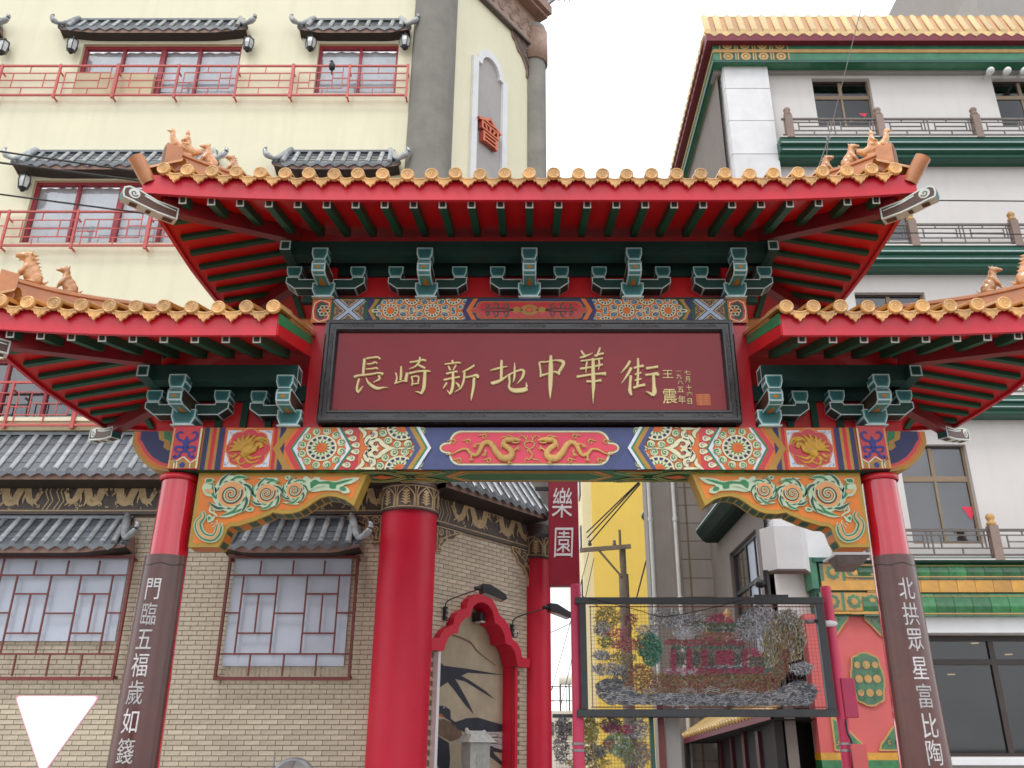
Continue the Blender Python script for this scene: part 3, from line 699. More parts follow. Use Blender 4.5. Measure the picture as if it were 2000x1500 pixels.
for i in range(7): carve(-2.1 + i * .7, PZ0 + .082, True); carve(-2.1 + i * .7, PZ1 - .082, True)
for z in (5.5, 5.8, 6.1): carve(-PX + .082, z, False); carve(PX - .082, z, False)
obj('frame_carving', mb, plq)
mb = MB(); mb.box(-PX + fw - .01, PX - fw + .01, YP + .012, YP + .028, PZ0 + fw - .01, PZ1 - fw + .01, 'lacquer'); obj('lacquer_panel', mb, plq)
YT = YP + .012
STROKES = [
 ('長', 660, [[(350,280,34),(340,380,34),(330,490,30)],[(375,275,22),(450,265,20),(520,258,24),(555,285,20)],[(380,350,16),(440,345,18),(490,325,20),(515,345,18)],[(370,415,16),(440,410,18),(500,400,22),(525,415,20)],
   [(215,520,34),(260,500,28),(400,485,24),(540,465,24),(592,482,36)],[(280,540,24),(262,600,24),(250,670,26),(262,715,30)],[(262,722,20),(300,675,22),(330,635,6)],[(535,500,30),(545,540,26),(500,570,16),(465,590,6)],[(370,530,10),(400,590,28),(460,640,38),(520,665,36),(590,655,18),(655,655,4)]]),
 ('崎', 660, [[(825,380,20),(825,480,30),(815,560,24)],[(755,465,20),(770,520,18),(758,590,26)],[(740,600,22),(810,578,16),(880,560,16)],[(905,465,36),(890,530,36),(885,580,36)],
   [(940,325,22),(1020,315,22),(1100,295,24),(1150,305,26)],[(1070,260,22),(1060,320,28),(1010,380,20),(930,415,5)],[(1040,355,18),(1090,380,28),(1140,405,22)],[(930,470,28),(1050,445,22),(1150,440,26),(1212,445,10)],
   [(960,515,18),(975,570,18),(963,632,16)],[(965,515,18),(1030,508,20),(1055,530,20),(1045,590,18)],[(975,610,16),(1060,600,16)],[(1135,450,36),(1130,560,40),(1120,660,40),(1085,740,26)],[(1090,730,26),(1050,715,18),(1010,710,5)]]),
 ('新', 660, [[(1490,300,22),(1500,335,26)],[(1395,350,20),(1480,340,18),(1560,330,22),(1602,337,16)],[(1440,375,20),(1465,430,24)],[(1540,360,18),(1500,430,16)],[(1415,475,26),(1490,455,20),(1560,445,24)],[(1380,555,26),(1480,535,20),(1590,515,22)],
   [(1500,450,28),(1500,600,34),(1480,700,34),(1455,745,20)],[(1460,735,22),(1420,685,6)],[(1420,590,20),(1390,640,18),(1370,668,6)],[(1535,590,12),(1570,620,26),(1580,650,24)],
   [(1778,365,24),(1710,410,24),(1620,452,8)],[(1650,450,24),(1640,560,26),(1600,660,18),(1520,715,5)],[(1660,525,20),(1740,510,22),(1810,495,34),(1825,530,30)],[(1775,530,30),(1765,650,32),(1745,760,24),(1735,828,4)]]),
 ('地', 940, [[(265,300,30),(262,420,36),(260,560,30)],[(122,430,14),(220,405,26),(335,380,12)],[(130,600,40),(220,575,40),(300,530,26),(380,470,8)],[(360,490,30),(370,580,24),(362,650,28),(420,690,54),(520,690,58),(600,668,50)],[(592,645,30),(585,585,5)],
   [(350,500,18),(430,455,22),(520,425,26),(555,450,32),(530,530,28),(465,608,5)],[(435,335,12),(435,440,26),(430,530,24),(412,588,5)]]),
 ('中', 940, [[(755,330,24),(770,420,22),(775,518,26)],[(760,322,20),(850,320,20),(960,300,16),(1050,310,40),(1070,345,40),(1030,420,36),(990,475,26)],[(790,495,30),(880,470,20),(960,450,24),(1025,478,40)],[(905,240,30),(905,400,54),(900,600,50),(897,720,30),(897,805,3)]]),
 ('華', 940, [[(1300,175,22),(1335,225,26),(1365,250,18)],[(1285,265,22),(1360,245,26),(1450,205,6)],[(1545,138,22),(1525,190,26),(1500,250,20)],[(1472,242,24),(1540,220,26),(1592,210,26)],[(1295,310,20),(1420,295,20),(1580,275,22)],[(1288,410,30),(1420,390,22),(1580,355,24)],
   [(1375,320,24),(1365,390,20),(1360,465,6)],[(1530,290,20),(1535,350,22),(1525,425,8)],[(1245,515,34),(1400,490,26),(1540,475,28),(1622,475,46)],[(1370,575,30),(1460,575,22),(1562,560,36)],[(1455,280,36),(1455,450,44),(1460,620,44),(1455,740,24),(1455,865,3)]]),
 ('街', 1180, [[(335,308,30),(290,380,28),(213,468,5)],[(350,398,34),(300,490,28),(222,602,5)],[(345,500,32),(335,620,32),(335,700,42),(355,755,20)],[(437,275,24),(440,350,30),(437,400,30)],[(385,400,26),(440,385,24),(512,370,32)],[(400,485,22),(480,460,22)],[(440,400,26),(437,500,30),(432,630,30)],[(400,560,22),(480,540,22)],[(378,660,32),(450,635,30),(530,618,36)],
   [(545,405,34),(620,395,30),(698,383,32)],[(535,490,28),(600,485,26),(680,475,42),(702,500,30)],[(640,490,36),(645,620,40),(652,710,54),(628,762,38)],[(630,752,40),(580,722,24),(538,708,6)]]),
]
for ch, ox, sts in STROKES:
    mb = MB(); fzc = Zx(ox, 660, 6.667, YT, 0); sw_ = .00105
    for k, st in enumerate(sts):
        P2 = [(*fzc(x, y), w * sw_) for x, y, w in st]; C = crom(P2, 6); Lf, Rt = outline(C)
        cap0 = [(C[0][0] + (C[0][0] - C[1][0]) * .5, C[0][1] + (C[0][1] - C[1][1]) * .5)] if C[0][2] > .008 else []
        q = Lf + Rt[::-1]; q = cap0 + q if cap0 else q
        y0 = YT - .026 - k * .0004; qi = inset(q, .0) ; n = len(q)
        # bevelled raised stroke: wide foot, slightly narrower face
        Li, Ri = outline([(x, y, w * .72) for x, y, w in C]); qi = ([((cap0[0][0] + C[0][0]) / 2, (cap0[0][1] + C[0][1]) / 2)] if cap0 else []) + Li + Ri[::-1]
        m_ = len(Lf)
        face = [(u, y0, v) for u, v in qi]; rim = [(u, y0 + .008, v) for u, v in q]; foot = [(u, YT + .002, v) for u, v in q]
        b = [(i, i + 1, 2 * m_ - 2 - i, 2 * m_ - 1 - i) for i in range(m_ - 1)]
        if cap0: b = [(i + 1, i + 2, 2 * m_ - 1 - i, 2 * m_ - i) for i in range(m_ - 1)] + [(0, 1, 2 * m_)]
        mb.add(face, b, 'letter_gold'); mb.add(face + rim, [(i, (i + 1) % n, (i + 1) % n + n, i + n) for i in range(n)], 'letter_gold')
        mb.add(rim + foot, [(i, (i + 1) % n, (i + 1) % n + n, i + n) for i in range(n)], 'letter_gold')
    obj('character', mb, plq)
def board_char(ch, px, py, w, h):
    p = at(px, py, YT); kx = 1.06 * YT / FPX
    fn = lambda u, v, f: (p.x + u * w * kx, YT - (.012 if f else -.002), p.z + v * h * kx * 1.05)
    obj('character', glyph_mb(ch, fn, 'letter_gold'), plq)
for ch, px, py, w, h in (('王', 1304, 731, 23, 20), ('震', 1308, 774, 30, 33), ('一', 1325, 725.5, 12, 8), ('九', 1326, 735.5, 12, 11), ('八', 1328.5, 747, 12, 10), ('五', 1329, 761, 15, 14), ('年', 1331.5, 781, 16, 17),
                         ('七', 1342, 728, 14, 10), ('月', 1343.5, 741, 12, 14), ('十', 1345, 757.5, 12, 12), ('六', 1346.5, 769, 13, 9), ('日', 1347, 784, 13, 13)):
    board_char(ch, px, py, w, h)
p0, p1 = at(1360.5, 792.5, YT), at(1386.5, 769.5, YT)
mb = MB(); mb.box(p0.x, p1.x, YT - .006, YT + .002, p0.z, p1.z, 'seal_orange')
P = Paint(((p0.x + p1.x) / 2, YT - .0065, (p0.z + p1.z) / 2)); a = (p1.x - p0.x) / 2 - .012
for k, (u, v) in enumerate(((-.5, .5), (.5, .5), (-.5, -.5), (.5, -.5))):
    for j in range(3): P.poly([(a * (u - .38), a * (v - .35 + j * .33)), (a * (u + .38), a * (v - .35 + j * .33)), (a * (u + .38), a * (v - .27 + j * .33)), (a * (u - .38), a * (v - .27 + j * .33))], 'tile_ochre', 1)
    P.poly([(a * (u - .05), a * (v - .4)), (a * (u + .05), a * (v - .4)), (a * (u + .05), a * (v + .42)), (a * (u - .05), a * (v + .42))], 'tile_ochre', 2)
mb.merge(P); obj('seal', mb, plq)
# --------------------------------------------------------------- upper painted beam
ZU0, ZU1 = 6.485, 6.815
mb = MB(); mb.box(-2.70, 2.70, YF + .005, 10.1, ZU0, ZU1, 'p_navy'); ub = obj('upper_beam', mb, gate)
hU = ZU1 - ZU0; ZU = Zx(600, 570, 4.545, YF, ZU0)
for s in (1, -1):
    def UP(): P = Paint((0, YF + .0045, ZU0), clip=(-2.72, 0, .002, hU - .002)); P.flip = -s; return P
    X = lambda z: ZU(z, 180)[0]
    def bar(P, a, b, mt, l=1): P.poly([(X(a), 0), (X(b), 0), (X(b), hU), (X(a), hU)], mt, l)
    P = UP(); bar(P, 40, 207, 'p_orange'); c = (X(120), hU / 2)
    P.poly([(X(45), hU * .5), (X(60), hU * .85), (X(110), hU * .98), (X(190), hU * .86), (X(198), hU * .68), (X(165), hU * .6), (X(160), hU * .5), (X(165), hU * .4), (X(198), hU * .32), (X(190), hU * .14), (X(110), hU * .02), (X(60), hU * .15)], 'p_cream', 2)
    P.poly([(X(55), hU * .5), (X(68), hU * .82), (X(112), hU * .94), (X(182), hU * .83), (X(188), hU * .7), (X(150), hU * .62), (X(150), hU * .38), (X(188), hU * .3), (X(182), hU * .17), (X(112), hU * .06), (X(68), hU * .18)], 'gate_red', 3)
    P.poly([(X(72), hU * .5), (X(88), hU * .78), (X(120), hU * .88), (X(165), hU * .78), (X(140), hU * .6), (X(140), hU * .4), (X(165), hU * .22), (X(120), hU * .12), (X(88), hU * .22)], 'p_deepgreen', 4)
    for k in range(6): P.disc((X(148) + .048 * math.cos(k * 1.047), hU / 2 + .052 * math.sin(k * 1.047)), .03, 'p_cream', 5 + .1 * k, 10); P.disc((X(148) + .048 * math.cos(k * 1.047), hU / 2 + .052 * math.sin(k * 1.047)), .02, 'p_brown', 6, 8)
    P.disc((X(148), hU / 2), .03, 'p_orange', 7, 10); obj('heart_panel', P, ub)
    P = UP(); bar(P, 207, 240, 'p_deepgreen'); bar(P, 240, 497, 'p_gold'); bar(P, 497, 530, 'p_deepgreen')
    x0, x1 = X(242), X(495)
    for k in range(26):
        u = x0 + (x1 - x0) * random.random(); v = hU * random.random()
    for t in ((.5, .84), (.5, .16), (.12, .5), (.88, .5), (.36, .9), (.64, .9), (.36, .1), (.64, .1), (.08, .7), (.08, .3), (.92, .7), (.92, .3), (.28, .5), (.72, .5), (.5, .68), (.5, .32)):
        P.spiral((x0 + (x1 - x0) * t[0], hU * t[1]), .033, 1.4, t[0] * 9, 1 if t[0] < .5 else -1, .014, .008, 'p_navy', 2, 10)
    for m in (1, -1):
        a, b = ((x0, 0), (x1, hU)) if m > 0 else ((x0, hU), (x1, 0))
        P.stroke([(*a, .085), (*b, .085)], 'p_cream', 3 + .3 * m, 1); P.stroke([(*a, .07), (*b, .07)], 'p_navy', 4 + .3 * m, 1); P.stroke([(*a, .042), (*b, .042)], 'p_sky', 5 + .3 * m, 1)
    obj('cross_panel', P, ub)
    P = UP(); bar(P, 530, 640, 'p_navy'); bar(P, 590, 1420, 'p_orange', 1.5)
    for a, mt in ((540, 'p_gold'), (572, 'p_deepgreen')):
        w = X(572) - X(540); P.poly([(X(a) + .09, 0), (X(a) + .09 + w, 0), (X(a) + w, hU / 2), (X(a), hU / 2)], mt, 2); P.poly([(X(a), hU / 2), (X(a) + w, hU / 2), (X(a) + .09 + w, hU), (X(a) + .09, hU)], mt, 2)
    P.stroke([(X(572), hU / 2, .03), (X(600), hU / 2, .05), (X(640), hU / 2, .03)], 'p_cream', 3); P.stroke([(X(585), hU / 2, .012), (X(610), hU / 2, .022), (X(625), hU / 2, .012)], 'p_navy', 4)
    def sw2(c, r, l, a): P.disc(c, r, 'p_cream', l, 12); P.disc(c, r * .72, 'p_teal', l + 1, 10); P.spiral(c, r * .5, .9, a, 1, r * .25, r * .15, 'p_sky', l + 2, 7)
    for cx, cy in ((740, 180), (1110, 180), (925, 285), (1297, 285), (925, 75), (1297, 75)):
        c = (X(cx), (280 - cy) / 200 * hU); a = .150
        for k in range(10):
            t = 2 * math.pi * (k + .5) / 10; q = (c[0] + a * 1.0 * math.cos(t), c[1] + a * .98 * math.sin(t))
            if -.03 < q[1] < hU + .03: sw2(q, .036, 3, t)
        P.disc(c, .098, 'p_cream', 7, 18)
        for k in range(12):
            t = 2 * math.pi * k / 12; f = lambda r, d: (c[0] + r * math.cos(t + d), c[1] + r * math.sin(t + d))
            P.poly([f(.058, -.12), f(.085, -.16), f(.085, .16), f(.058, .12)], 'p_navy', 8)
        P.disc(c, .052, 'p_orange', 8, 12)
    for cx in (855, 960, 1225): P.stroke([(X(cx - 40), hU / 2, .012), (X(cx), hU / 2, .03), (X(cx + 40), hU / 2, .012)], 'p_cream', 4); P.stroke([(X(cx - 20), hU / 2, .006), (X(cx + 20), hU / 2, .008)], 'p_gold', 5, 1)
    obj('rosette_panel', P, ub)
    P = UP(); P.poly([(X(1378), hU / 2), (X(1420), hU), (0, hU), (0, 0), (X(1420), 0)], 'p_navy', 10)
    w = X(1452) - X(1412)
    P.poly([(X(1412), hU / 2), (X(1412) + w, hU / 2), (X(1412) + w + .09, hU), (X(1412) + .09, hU)], 'p_orange', 11); P.poly([(X(1412) + .09, 0), (X(1412) + w + .09, 0), (X(1412) + w, hU / 2), (X(1412), hU / 2)], 'p_orange', 11)
    obj('chevron_band', P, ub)
P = Paint((0, YF + .0045, ZU0), clip=(-.9, .9, .002, hU - .002))
P.poly(shift(cart(.735, .126, .085), hU / 2), 'p_gold', 12); P.poly(shift(cart(.735, .126, .085, .009), hU / 2), 'gate_red', 13); P.poly(shift(cart(.735, .126, .085, .02), hU / 2), 'p_orange', 14)
P.poly(shift(cart(.735, .126, .085, .026), hU / 2), 'gate_red', 15)
for m in (1, -1):
    for v in (1, -1):
        for x, r in ((.30, .045), (.43, .05), (.53, .035)): P.spiral((m * x, hU / 2 + v * .045), r, 1.1, 1.5 * v if m > 0 else 3.1 - 1.5 * v, m * v, .020, .012, 'p_deepgreen', 16, 12)
        P.stroke([(m * .2, hU / 2, .02), (m * .32, hU / 2 + v * .02, .02), (m * .6, hU / 2 + v * .01, .004)], 'p_brown', 17)
    P.poly([(m * .08, hU / 2), (m * .16, hU / 2 + .05), (m * .24, hU / 2), (m * .16, hU / 2 - .05)], 'p_gold', 16)
P.disc((0, hU / 2), (.11, .075), 'p_gold', 16, 16); P.ring((0, hU / 2), .3, .5, 'gate_red', 17, 16, e=(.1, .07)); P.disc((0, hU / 2), .025, 'p_orange', 18, 10)
obj('cartouche', P, ub)
# --------------------------------------------------------------- bracket sets
WS, MS = (.013, .016, .012), ('mint', 'teal', 'deep_teal')
def dou(w, h, foot=False):
    """cup-shaped block: profile in (x, z)"""
    return [(-w * .36, 0), (w * .36, 0), (w / 2, h * .48), (w / 2, h), (-w / 2, h), (-w / 2, h * .48)]
def place(prof, dx, dz): return [(x + dx, z + dz) for x, z in prof]
def make_bracket(x, z0, arms=(1, 1)):
    """one set on top of a beam; its base block stands on z0, local y is 0 at the beam face"""
    base = MB(); framed_prism(base, place(dou(.285, .19), 0, .012), -.06, .22, WS, MS)
    base.box(-.135, .135, -.062, .22, 0, .012, 'mint')
    b = obj('bracket', base, gate, (x, YF, z0))
    for sd in (-1, 1):
        if not arms[0 if sd < 0 else 1]: continue
        pr = [(.10, .15), (.385, .15), (.50, .235), (.50, .315), (.34, .315), (.33, .285), (.10, .285)]
        if sd < 0: pr = [(-a, c) for a, c in pr][::-1]
        mb = MB(); framed_prism(mb, pr, 0.0, .20, (.011, .001), ('mint', 'arm_green')); obj('side_arm', mb, b, (x, YF, z0))
        mb = MB(); framed_prism(mb, place(dou(.19, .145), sd * .405, .318), -.01, .21, (.010, .014), MS); obj('end_block', mb, b, (x, YF, z0))
    pr = [(.02, .165), (-.31, .165), (-.375, .195), (-.385, .29), (-.35, .345), (.20, .345), (.20, .165)]
    mb = MB(); n = len(pr)
    for i in range(n):
        a, c = pr[i], pr[(i + 1) % n]
        q = [(-.08, a[0], a[1]), (.08, a[0], a[1]), (.08, c[0], c[1]), (-.08, c[0], c[1])][::-1]
        if i in (0, 1, 2, 3): framed(mb, q, (.012, .012), MS[:2] if i != 2 else ('mint', 'teal'))
        else: mb.add(q, [(0, 1, 2, 3)], 'teal')
    for sx in (-1, 1): framed(mb, [(sx * .08, y, z) for y, z in pr][::sx], (.012,), ('mint', 'arm_side')) if False else mb.add([(sx * .08, y, z) for y, z in pr], [list(range(n))], 'arm_side')
    for sx in (-1, 1):
        for i in range(n):
            a, c = pr[i], pr[(i + 1) % n]; mb.beam((sx * .081, a[0], a[1]), (sx * .081, c[0], c[1]), .012, .006, 'mint', (1, 0, 0)) if i in (0, 1, 2, 3, 4) else None
    P = Paint((0, -.3855, .242), step=.001); P.poly([(-.045, 0), (0, .026), (.045, 0), (0, -.026)], 'p_gold', 2); P.disc((0, 0), .013, 'p_orange', 3, 8); mb.merge(P)
    P = Paint((0, -.145, .1645), U=(1, 0, 0), V=(0, 1, 0), Nn=(0, 0, -1), step=.001); P.poly([(-.05, .12), (.05, .12), (.02, -.06), (0, -.12), (-.02, -.06)], 'p_gold', 2); P.poly([(-.032, .12), (.032, .12), (0, -.04)], 'p_orange', 3); mb.merge(P)
    obj('front_arm', mb, b, (x, YF, z0))
    mb = MB(); framed_prism(mb, place(dou(.195, .165), 0, .347), -.385, -.19, (.011, .015), MS); obj('end_block', mb, b, (x, YF, z0))
    return b
mat('arm_green', (.012, .055, .042), .45, .2, 6, spec=.4); mat('arm_side', (.05, .035, .02), .4, .25, 8)
for x in (-2.59, -1.295, 0, 1.295, 2.59): make_bracket(x, ZU1 + .001)
for s in (-1, 1):
    make_bracket(s * 4.09, ZB1 + .012); make_bracket(s * 2.83, ZB1 + .003, (1, 0) if s > 0 else (0, 1)) if False else None
for s in (-1, 1):
    make_bracket(s * 2.84, ZB1 + .003, (1, 0) if s < 0 else (0, 1))
# back boards and inner purlins that close the gap above the beams
mb = MB(); mb.box(-2.72, 2.72, 9.9, 9.945, 7.235, 7.48, 'purlin_green'); mb.box(-2.9, 2.9, 9.86, 9.945, 6.83, 6.90, 'purlin_green'); obj('inner_beam', mb, gate)
for s in (-1, 1):
    mb = MB(); mb.box(-4.5, -2.71, 9.96, 10.04, ZB1 + .015, 5.95, 'soffit_red'); mb.box(-4.6, -2.715, 9.9, 9.955, 5.50, 5.70, 'purlin_green')
    for x in (-3.75, -3.45, -3.15): mb.box(x - .04, x + .04, 9.92, 9.958, ZB1 + .02, 5.5, 'dark_green')
    if s > 0: mb.mirror()
    obj('back_board', mb, gate)
# --------------------------------------------------------------- tiles
def cap_mb(shaft=.5, r=.077, slope=.27):
    mb = MB(); n = 18; C = lambda rr, y: [(rr * math.cos(2 * math.pi * i / n), y, rr * math.sin(2 * math.pi * i / n)) for i in range(n)]
    rings = [C(r * .97, .05), C(r, .035), C(r, .008), C(r * .93, 0), C(r * .78, 0), C(r * .74, .007), C(r * .58, .007), C(r * .55, .003), C(r * .50, .003), C(r * .47, .007)]
    vs = [v for c in rings for v in c]
    mb.add(vs, [(a * n + i, a * n + (i + 1) % n, (a + 1) * n + (i + 1) % n, (a + 1) * n + i) for a in range(len(rings) - 1) for i in range(n)], 'tile_gold', True)
    mb.add(rings[-1], [list(range(n))], 'tile_gold')
    mb.box(-r * .36, r * .36, .0025, .008, -r * .06, r * .05, 'tile_gold')
    for z in (-.2, .2): mb.box(-r * .25, r * .25, .0030, .0078, r * (z - .05), r * (z + .05), 'tile_gold')
    mb.box(-r * .06, r * .06, .002, .0085, -r * .33, r * .33, 'tile_gold')
    vs = []                                             # barrel behind the cap
    for y in (.03, shaft):
        vs += [(r * .93 * math.cos(math.pi * i / 8), y, r * .93 * math.sin(math.pi * i / 8) + slope * y) for i in range(9)]
    mb.add(vs, [(i, i + 1, i + 10, i + 9) for i in range(8)], 'tile_ochre', True)
    return mb
def drip_mb(w):
    """drip tile: trough with a pointed, scalloped, ornamented lip; local origin at the caps' centre line"""
    mb = MB(); h = w / 2 - .03
    top = [(-h + 2 * h * i / 8, -.018 - .034 * math.sin(math.pi * i / 8)) for i in range(9)]
    low = [(h, -.045), (h * .82, -.085), (h * .62, -.082), (h * .40, -.125), (h * .22, -.128), (0, -.165), (-h * .22, -.128), (-h * .40, -.125), (-h * .62, -.082), (-h * .82, -.085), (-h, -.045)]
    pl = top + low
    mb.ext([(x, .012 + .10 * (-z), z) for x, z in pl], (0, .02, 0), 'tile_gold')
    q = inset(pl, .012)
    rim = [(x, .004 + .10 * (-z), z) for x, z in pl]; inn = [(x, .004 + .10 * (-z), z) for x, z in q]; n = len(pl)
    mb.add(rim + inn, [(i, (i + 1) % n, (i + 1) % n + n, i + n) for i in range(n)], 'tile_gold')
    mb.add(rim + [(x, .012 + .10 * (-z), z) for x, z in pl], [(i, (i + 1) % n, (i + 1) % n + n, i + n) for i in range(n)], 'tile_gold')
    P = Paint((0, .0105, 0), V=(0, -.1, 1), step=.001)
    for m in (1, -1):
        P.spiral((m * h * .45, -.075), .02, 1.3, 0 if m > 0 else 3.1, m, .009, .006, 'tile_gold', 4, 9); P.stroke([(m * h * .2, -.065, .006), (m * h * .6, -.05, .008), (m * h * .78, -.06, .004)], 'tile_gold', 4.5, 3)
    P.stroke([(0, -.14, .004), (0, -.1, .014), (0, -.07, .005)], 'tile_gold', 5, 3); mb.merge(P)
    A = [(x, .03, z) for x, z in top]; B = [(x, .5, z + .27 * .47) for x, z in top]
    mb.add(A + B, [(i, i + 1, i + 10, i + 9) for i in range(8)], 'tile_ochre', True)
    return mb
CAP = cap_mb().mesh('eave_tile'); DRIP = drip_mb(.28).mesh('drip_tile'); DRIPW = drip_mb(.293).mesh('drip_tile')
def roof(root, xo, xi, ze, pitch_x, ncap, cap0, raf, name_label, drip):
    """hipped roof. free corners at |x| = xo; xi = inner end (None: both ends free). Drawn for x < 0 side when xi is given, mirrored by the caller's sign"""
    pass
def eave_roof(sides, X0, X1, px0, px1, ze, caps, rafs, drip, label):
    """X0 < X1 eave ends, px0/px1 purlin ends; sides = which ends are free corners (hipped)"""
    Y0, Y1, P0, P1 = 8.40, 11.60, 9.50, 10.50; RISE = .31
    fc = [(X0, Y0), (X0, Y1)] * (0 in sides) + [(X1, Y0), (X1, Y1)] * (1 in sides)
    def lift(x, y): return max([.10 * max(0, 1 - math.hypot(x - a, y - b) / 2.3) ** 2 for a, b in fc] + [0])
    def S(x, y):
        t = [(y - Y0) / (P0 - Y0), (Y1 - y) / (Y1 - P1)]
        if 0 in sides: t.append((x - X0) / (px0 - X0))
        if 1 in sides: t.append((X1 - x) / (X1 - px1))
        t = max(-.1, min(t)); return ze + .035 + RISE * t + lift(x, y) * max(0, 1 - t)
    mb = MB(); n = 36
    def sheet(quad, mt, nu=20, nv=4, dz=0):
        a, b, c, d = quad; vs = []
        for j in range(nv + 1):
            for i in range(nu + 1):
                u, v = i / nu, j / nv
                x = (a[0] * (1 - u) + b[0] * u) * (1 - v) + (d[0] * (1 - u) + c[0] * u) * v; y = (a[1] * (1 - u) + b[1] * u) * (1 - v) + (d[1] * (1 - u) + c[1] * u) * v
                vs.append((x, y, S(x, y) + dz))
        mb.add(vs, [(j * (nu + 1) + i, j * (nu + 1) + i + 1, (j + 1) * (nu + 1) + i + 1, (j + 1) * (nu + 1) + i) for j in range(nv) for i in range(nu)], mt, True)
    hx0 = px0 + (.5 / 1.1) * (px0 - X0) if 0 in sides else X0; hx1 = px1 - (.5 / 1.1) * (X1 - px1) if 1 in sides else X1
    for dz, mt in ((0, 'soffit_red'), (.235, 'tile_ochre')):
        sheet([(X0, Y0), (X1, Y0), (hx1, 10), (hx0, 10)], mt, dz=dz); sheet([(X1, Y1), (X0, Y1), (hx0, 10), (hx1, 10)], mt, dz=dz)
        if 0 in sides: sheet([(X0, Y1), (X0, Y0), (hx0, 10), (hx0, 10)], mt, dz=dz)
        if 1 in sides: sheet([(X1, Y0), (X1, Y1), (hx1, 10), (hx1, 10)], mt, dz=dz)
    rf = obj('roof', mb, gate, label=label)
    # fascia boards
    def fascia(a, b):
        m2 = MB(); n = 28; d = Vector((b[0] - a[0], b[1] - a[1])).normalized(); nn = Vector((-d.y, d.x)) * .045
        vs = []
        for i in range(n + 1):
            t = i / n; x = a[0] + (b[0] - a[0]) * t; y = a[1] + (b[1] - a[1]) * t; z = ze + lift(x, y)
            vs += [(x, y, z), (x, y, z + .25), (x + nn.x, y + nn.y, z + .25), (x + nn.x, y + nn.y, z)]
        fs = [(4 * i + k, 4 * i + (k + 1) % 4, 4 * i + 4 + (k + 1) % 4, 4 * i + 4 + k) for i in range(n) for k in range(4)] + [(0, 1, 2, 3), (4 * n, 4 * n + 3, 4 * n + 2, 4 * n + 1)]
        m2.add(vs, fs, 'fascia_red'); return obj('fascia', m2, rf)
    fascia((X0, Y0), (X1, Y0)); fascia((X1, Y1), (X0, Y1))
    if 0 in sides: fascia((X0, Y1 - .046), (X0, Y0 + .046))
    if 1 in sides: fascia((X1, Y0 + .046), (X1, Y1 - .046))
    # rafters
    def rafter(a, b, cap):
        m2 = MB(); za, zb = S(*a) - .052, S(*b) - .052
        m2.beam((a[0], a[1], za), (b[0], b[1], zb), .085 if cap else .075, .10 if cap else .05, 'rafter_green')
        if not cap: m2.v = [(x, y, z + .02) for x, y, z in m2.v]
        if cap:
            d = Vector((b[0] - a[0], b[1] - a[1], zb - za)).normalized(); v = d.cross(Vector((1, 0, 0))).normalized(); v = v if v.z > 0 else -v
            c = Vector((a[0], a[1], za)) - d * .001
            P = Paint(c, U=(1, 0, 0), V=v, Nn=-d, step=.001)
            for w, h, mt, l in ((.045, .052, 'tip_white', 1), (.030, .037, 'p_brown', 2), (.024, .031, 'dark_green', 3), (.008, .020, 'p_brown', 4)): P.poly([(-w, -h), (w, -h), (w, h), (-w, h)], mt, l)
            m2.merge(P)
        obj('rafter', m2, rf)
    for x in rafs:
        yb = 9.62
        if 0 in sides and x < px0: yb = Y0 + (P0 - Y0) * (x - X0) / (px0 - X0) - .02
        if 1 in sides and x > px1: yb = Y0 + (P0 - Y0) * (X1 - x) / (X1 - px1) - .02
        if yb > 8.62: rafter((x, 8.50), (x, yb), True)
        if yb > 8.62: rafter((x, 11.5), (x, max(10.4, 20 - yb)), False)
    for e, Xe, pe in ((0, X0, px0), (1, X1, px1)):
        if e not in sides: continue
        sg = 1 if e == 0 else -1; y = 8.40 + .25
        while y < 11.5:
            t = min((y - Y0) / (P0 - Y0), (Y1 - y) / (Y1 - P1), 1.08); xe = Xe + (pe - Xe) * t - sg * .03
            if t > .2: rafter((Xe + sg * .13, y), (xe, y), False)
            y += .333
        # hip beams with carved beaks
        for yc, yp in ((Y0, P0), (Y1, P1)):
            m2 = MB(); dv = Vector((pe - Xe, yp - yc)).normalized(); a = Vector((Xe, yc)) + dv * .25; b = Vector((pe, yp)) + dv * .1
            m2.beam((a.x, a.y, S(a.x, a.y) - .13), (b.x, b.y, S(b.x, b.y) - .13), .13, .17, 'hip_red'); obj('hip_beam', m2, rf)
            m2 = MB(); tip = Vector((Xe, yc)) - dv * .20; root_ = Vector((Xe, yc)) + dv * .42
            D3 = Vector((-dv.x, -dv.y, 0)); Nv = Vector((-dv.y, dv.x, 0)); zc_ = ze + lift(Xe, yc) - .13; Lh = (tip - root_).length
            pr = [(0, -.105), (Lh * .35, -.10), (Lh * .62, -.075), (Lh * .83, -.05), (Lh * .97, -.04), (Lh, .02), (Lh * .99, .09), (Lh * .90, .125), (Lh * .70, .115), (Lh * .4, .06), (0, .05)]
            W3 = lambda p, o: Vector((root_.x, root_.y, zc_)) + D3 * p[0] + Vector((0, 0, p[1])) + Nv * o
            for o in (-.07, .07): framed(m2, [W3(p, o) for p in (pr if o < 0 else pr[::-1])], (.018, .02), ('beak_white', 'p_brown'))
            k = len(pr)
            m2.add([W3(p, -.07) for p in pr] + [W3(p, .07) for p in pr], [(i, (i + 1) % k, (i + 1) % k + k, i + k) for i in range(4, k)], 'deep_teal')
            m2.add([W3(p, -.07) for p in pr] + [W3(p, .07) for p in pr], [(i, (i + 1) % k, (i + 1) % k + k, i + k) for i in range(4)], 'beak_white')
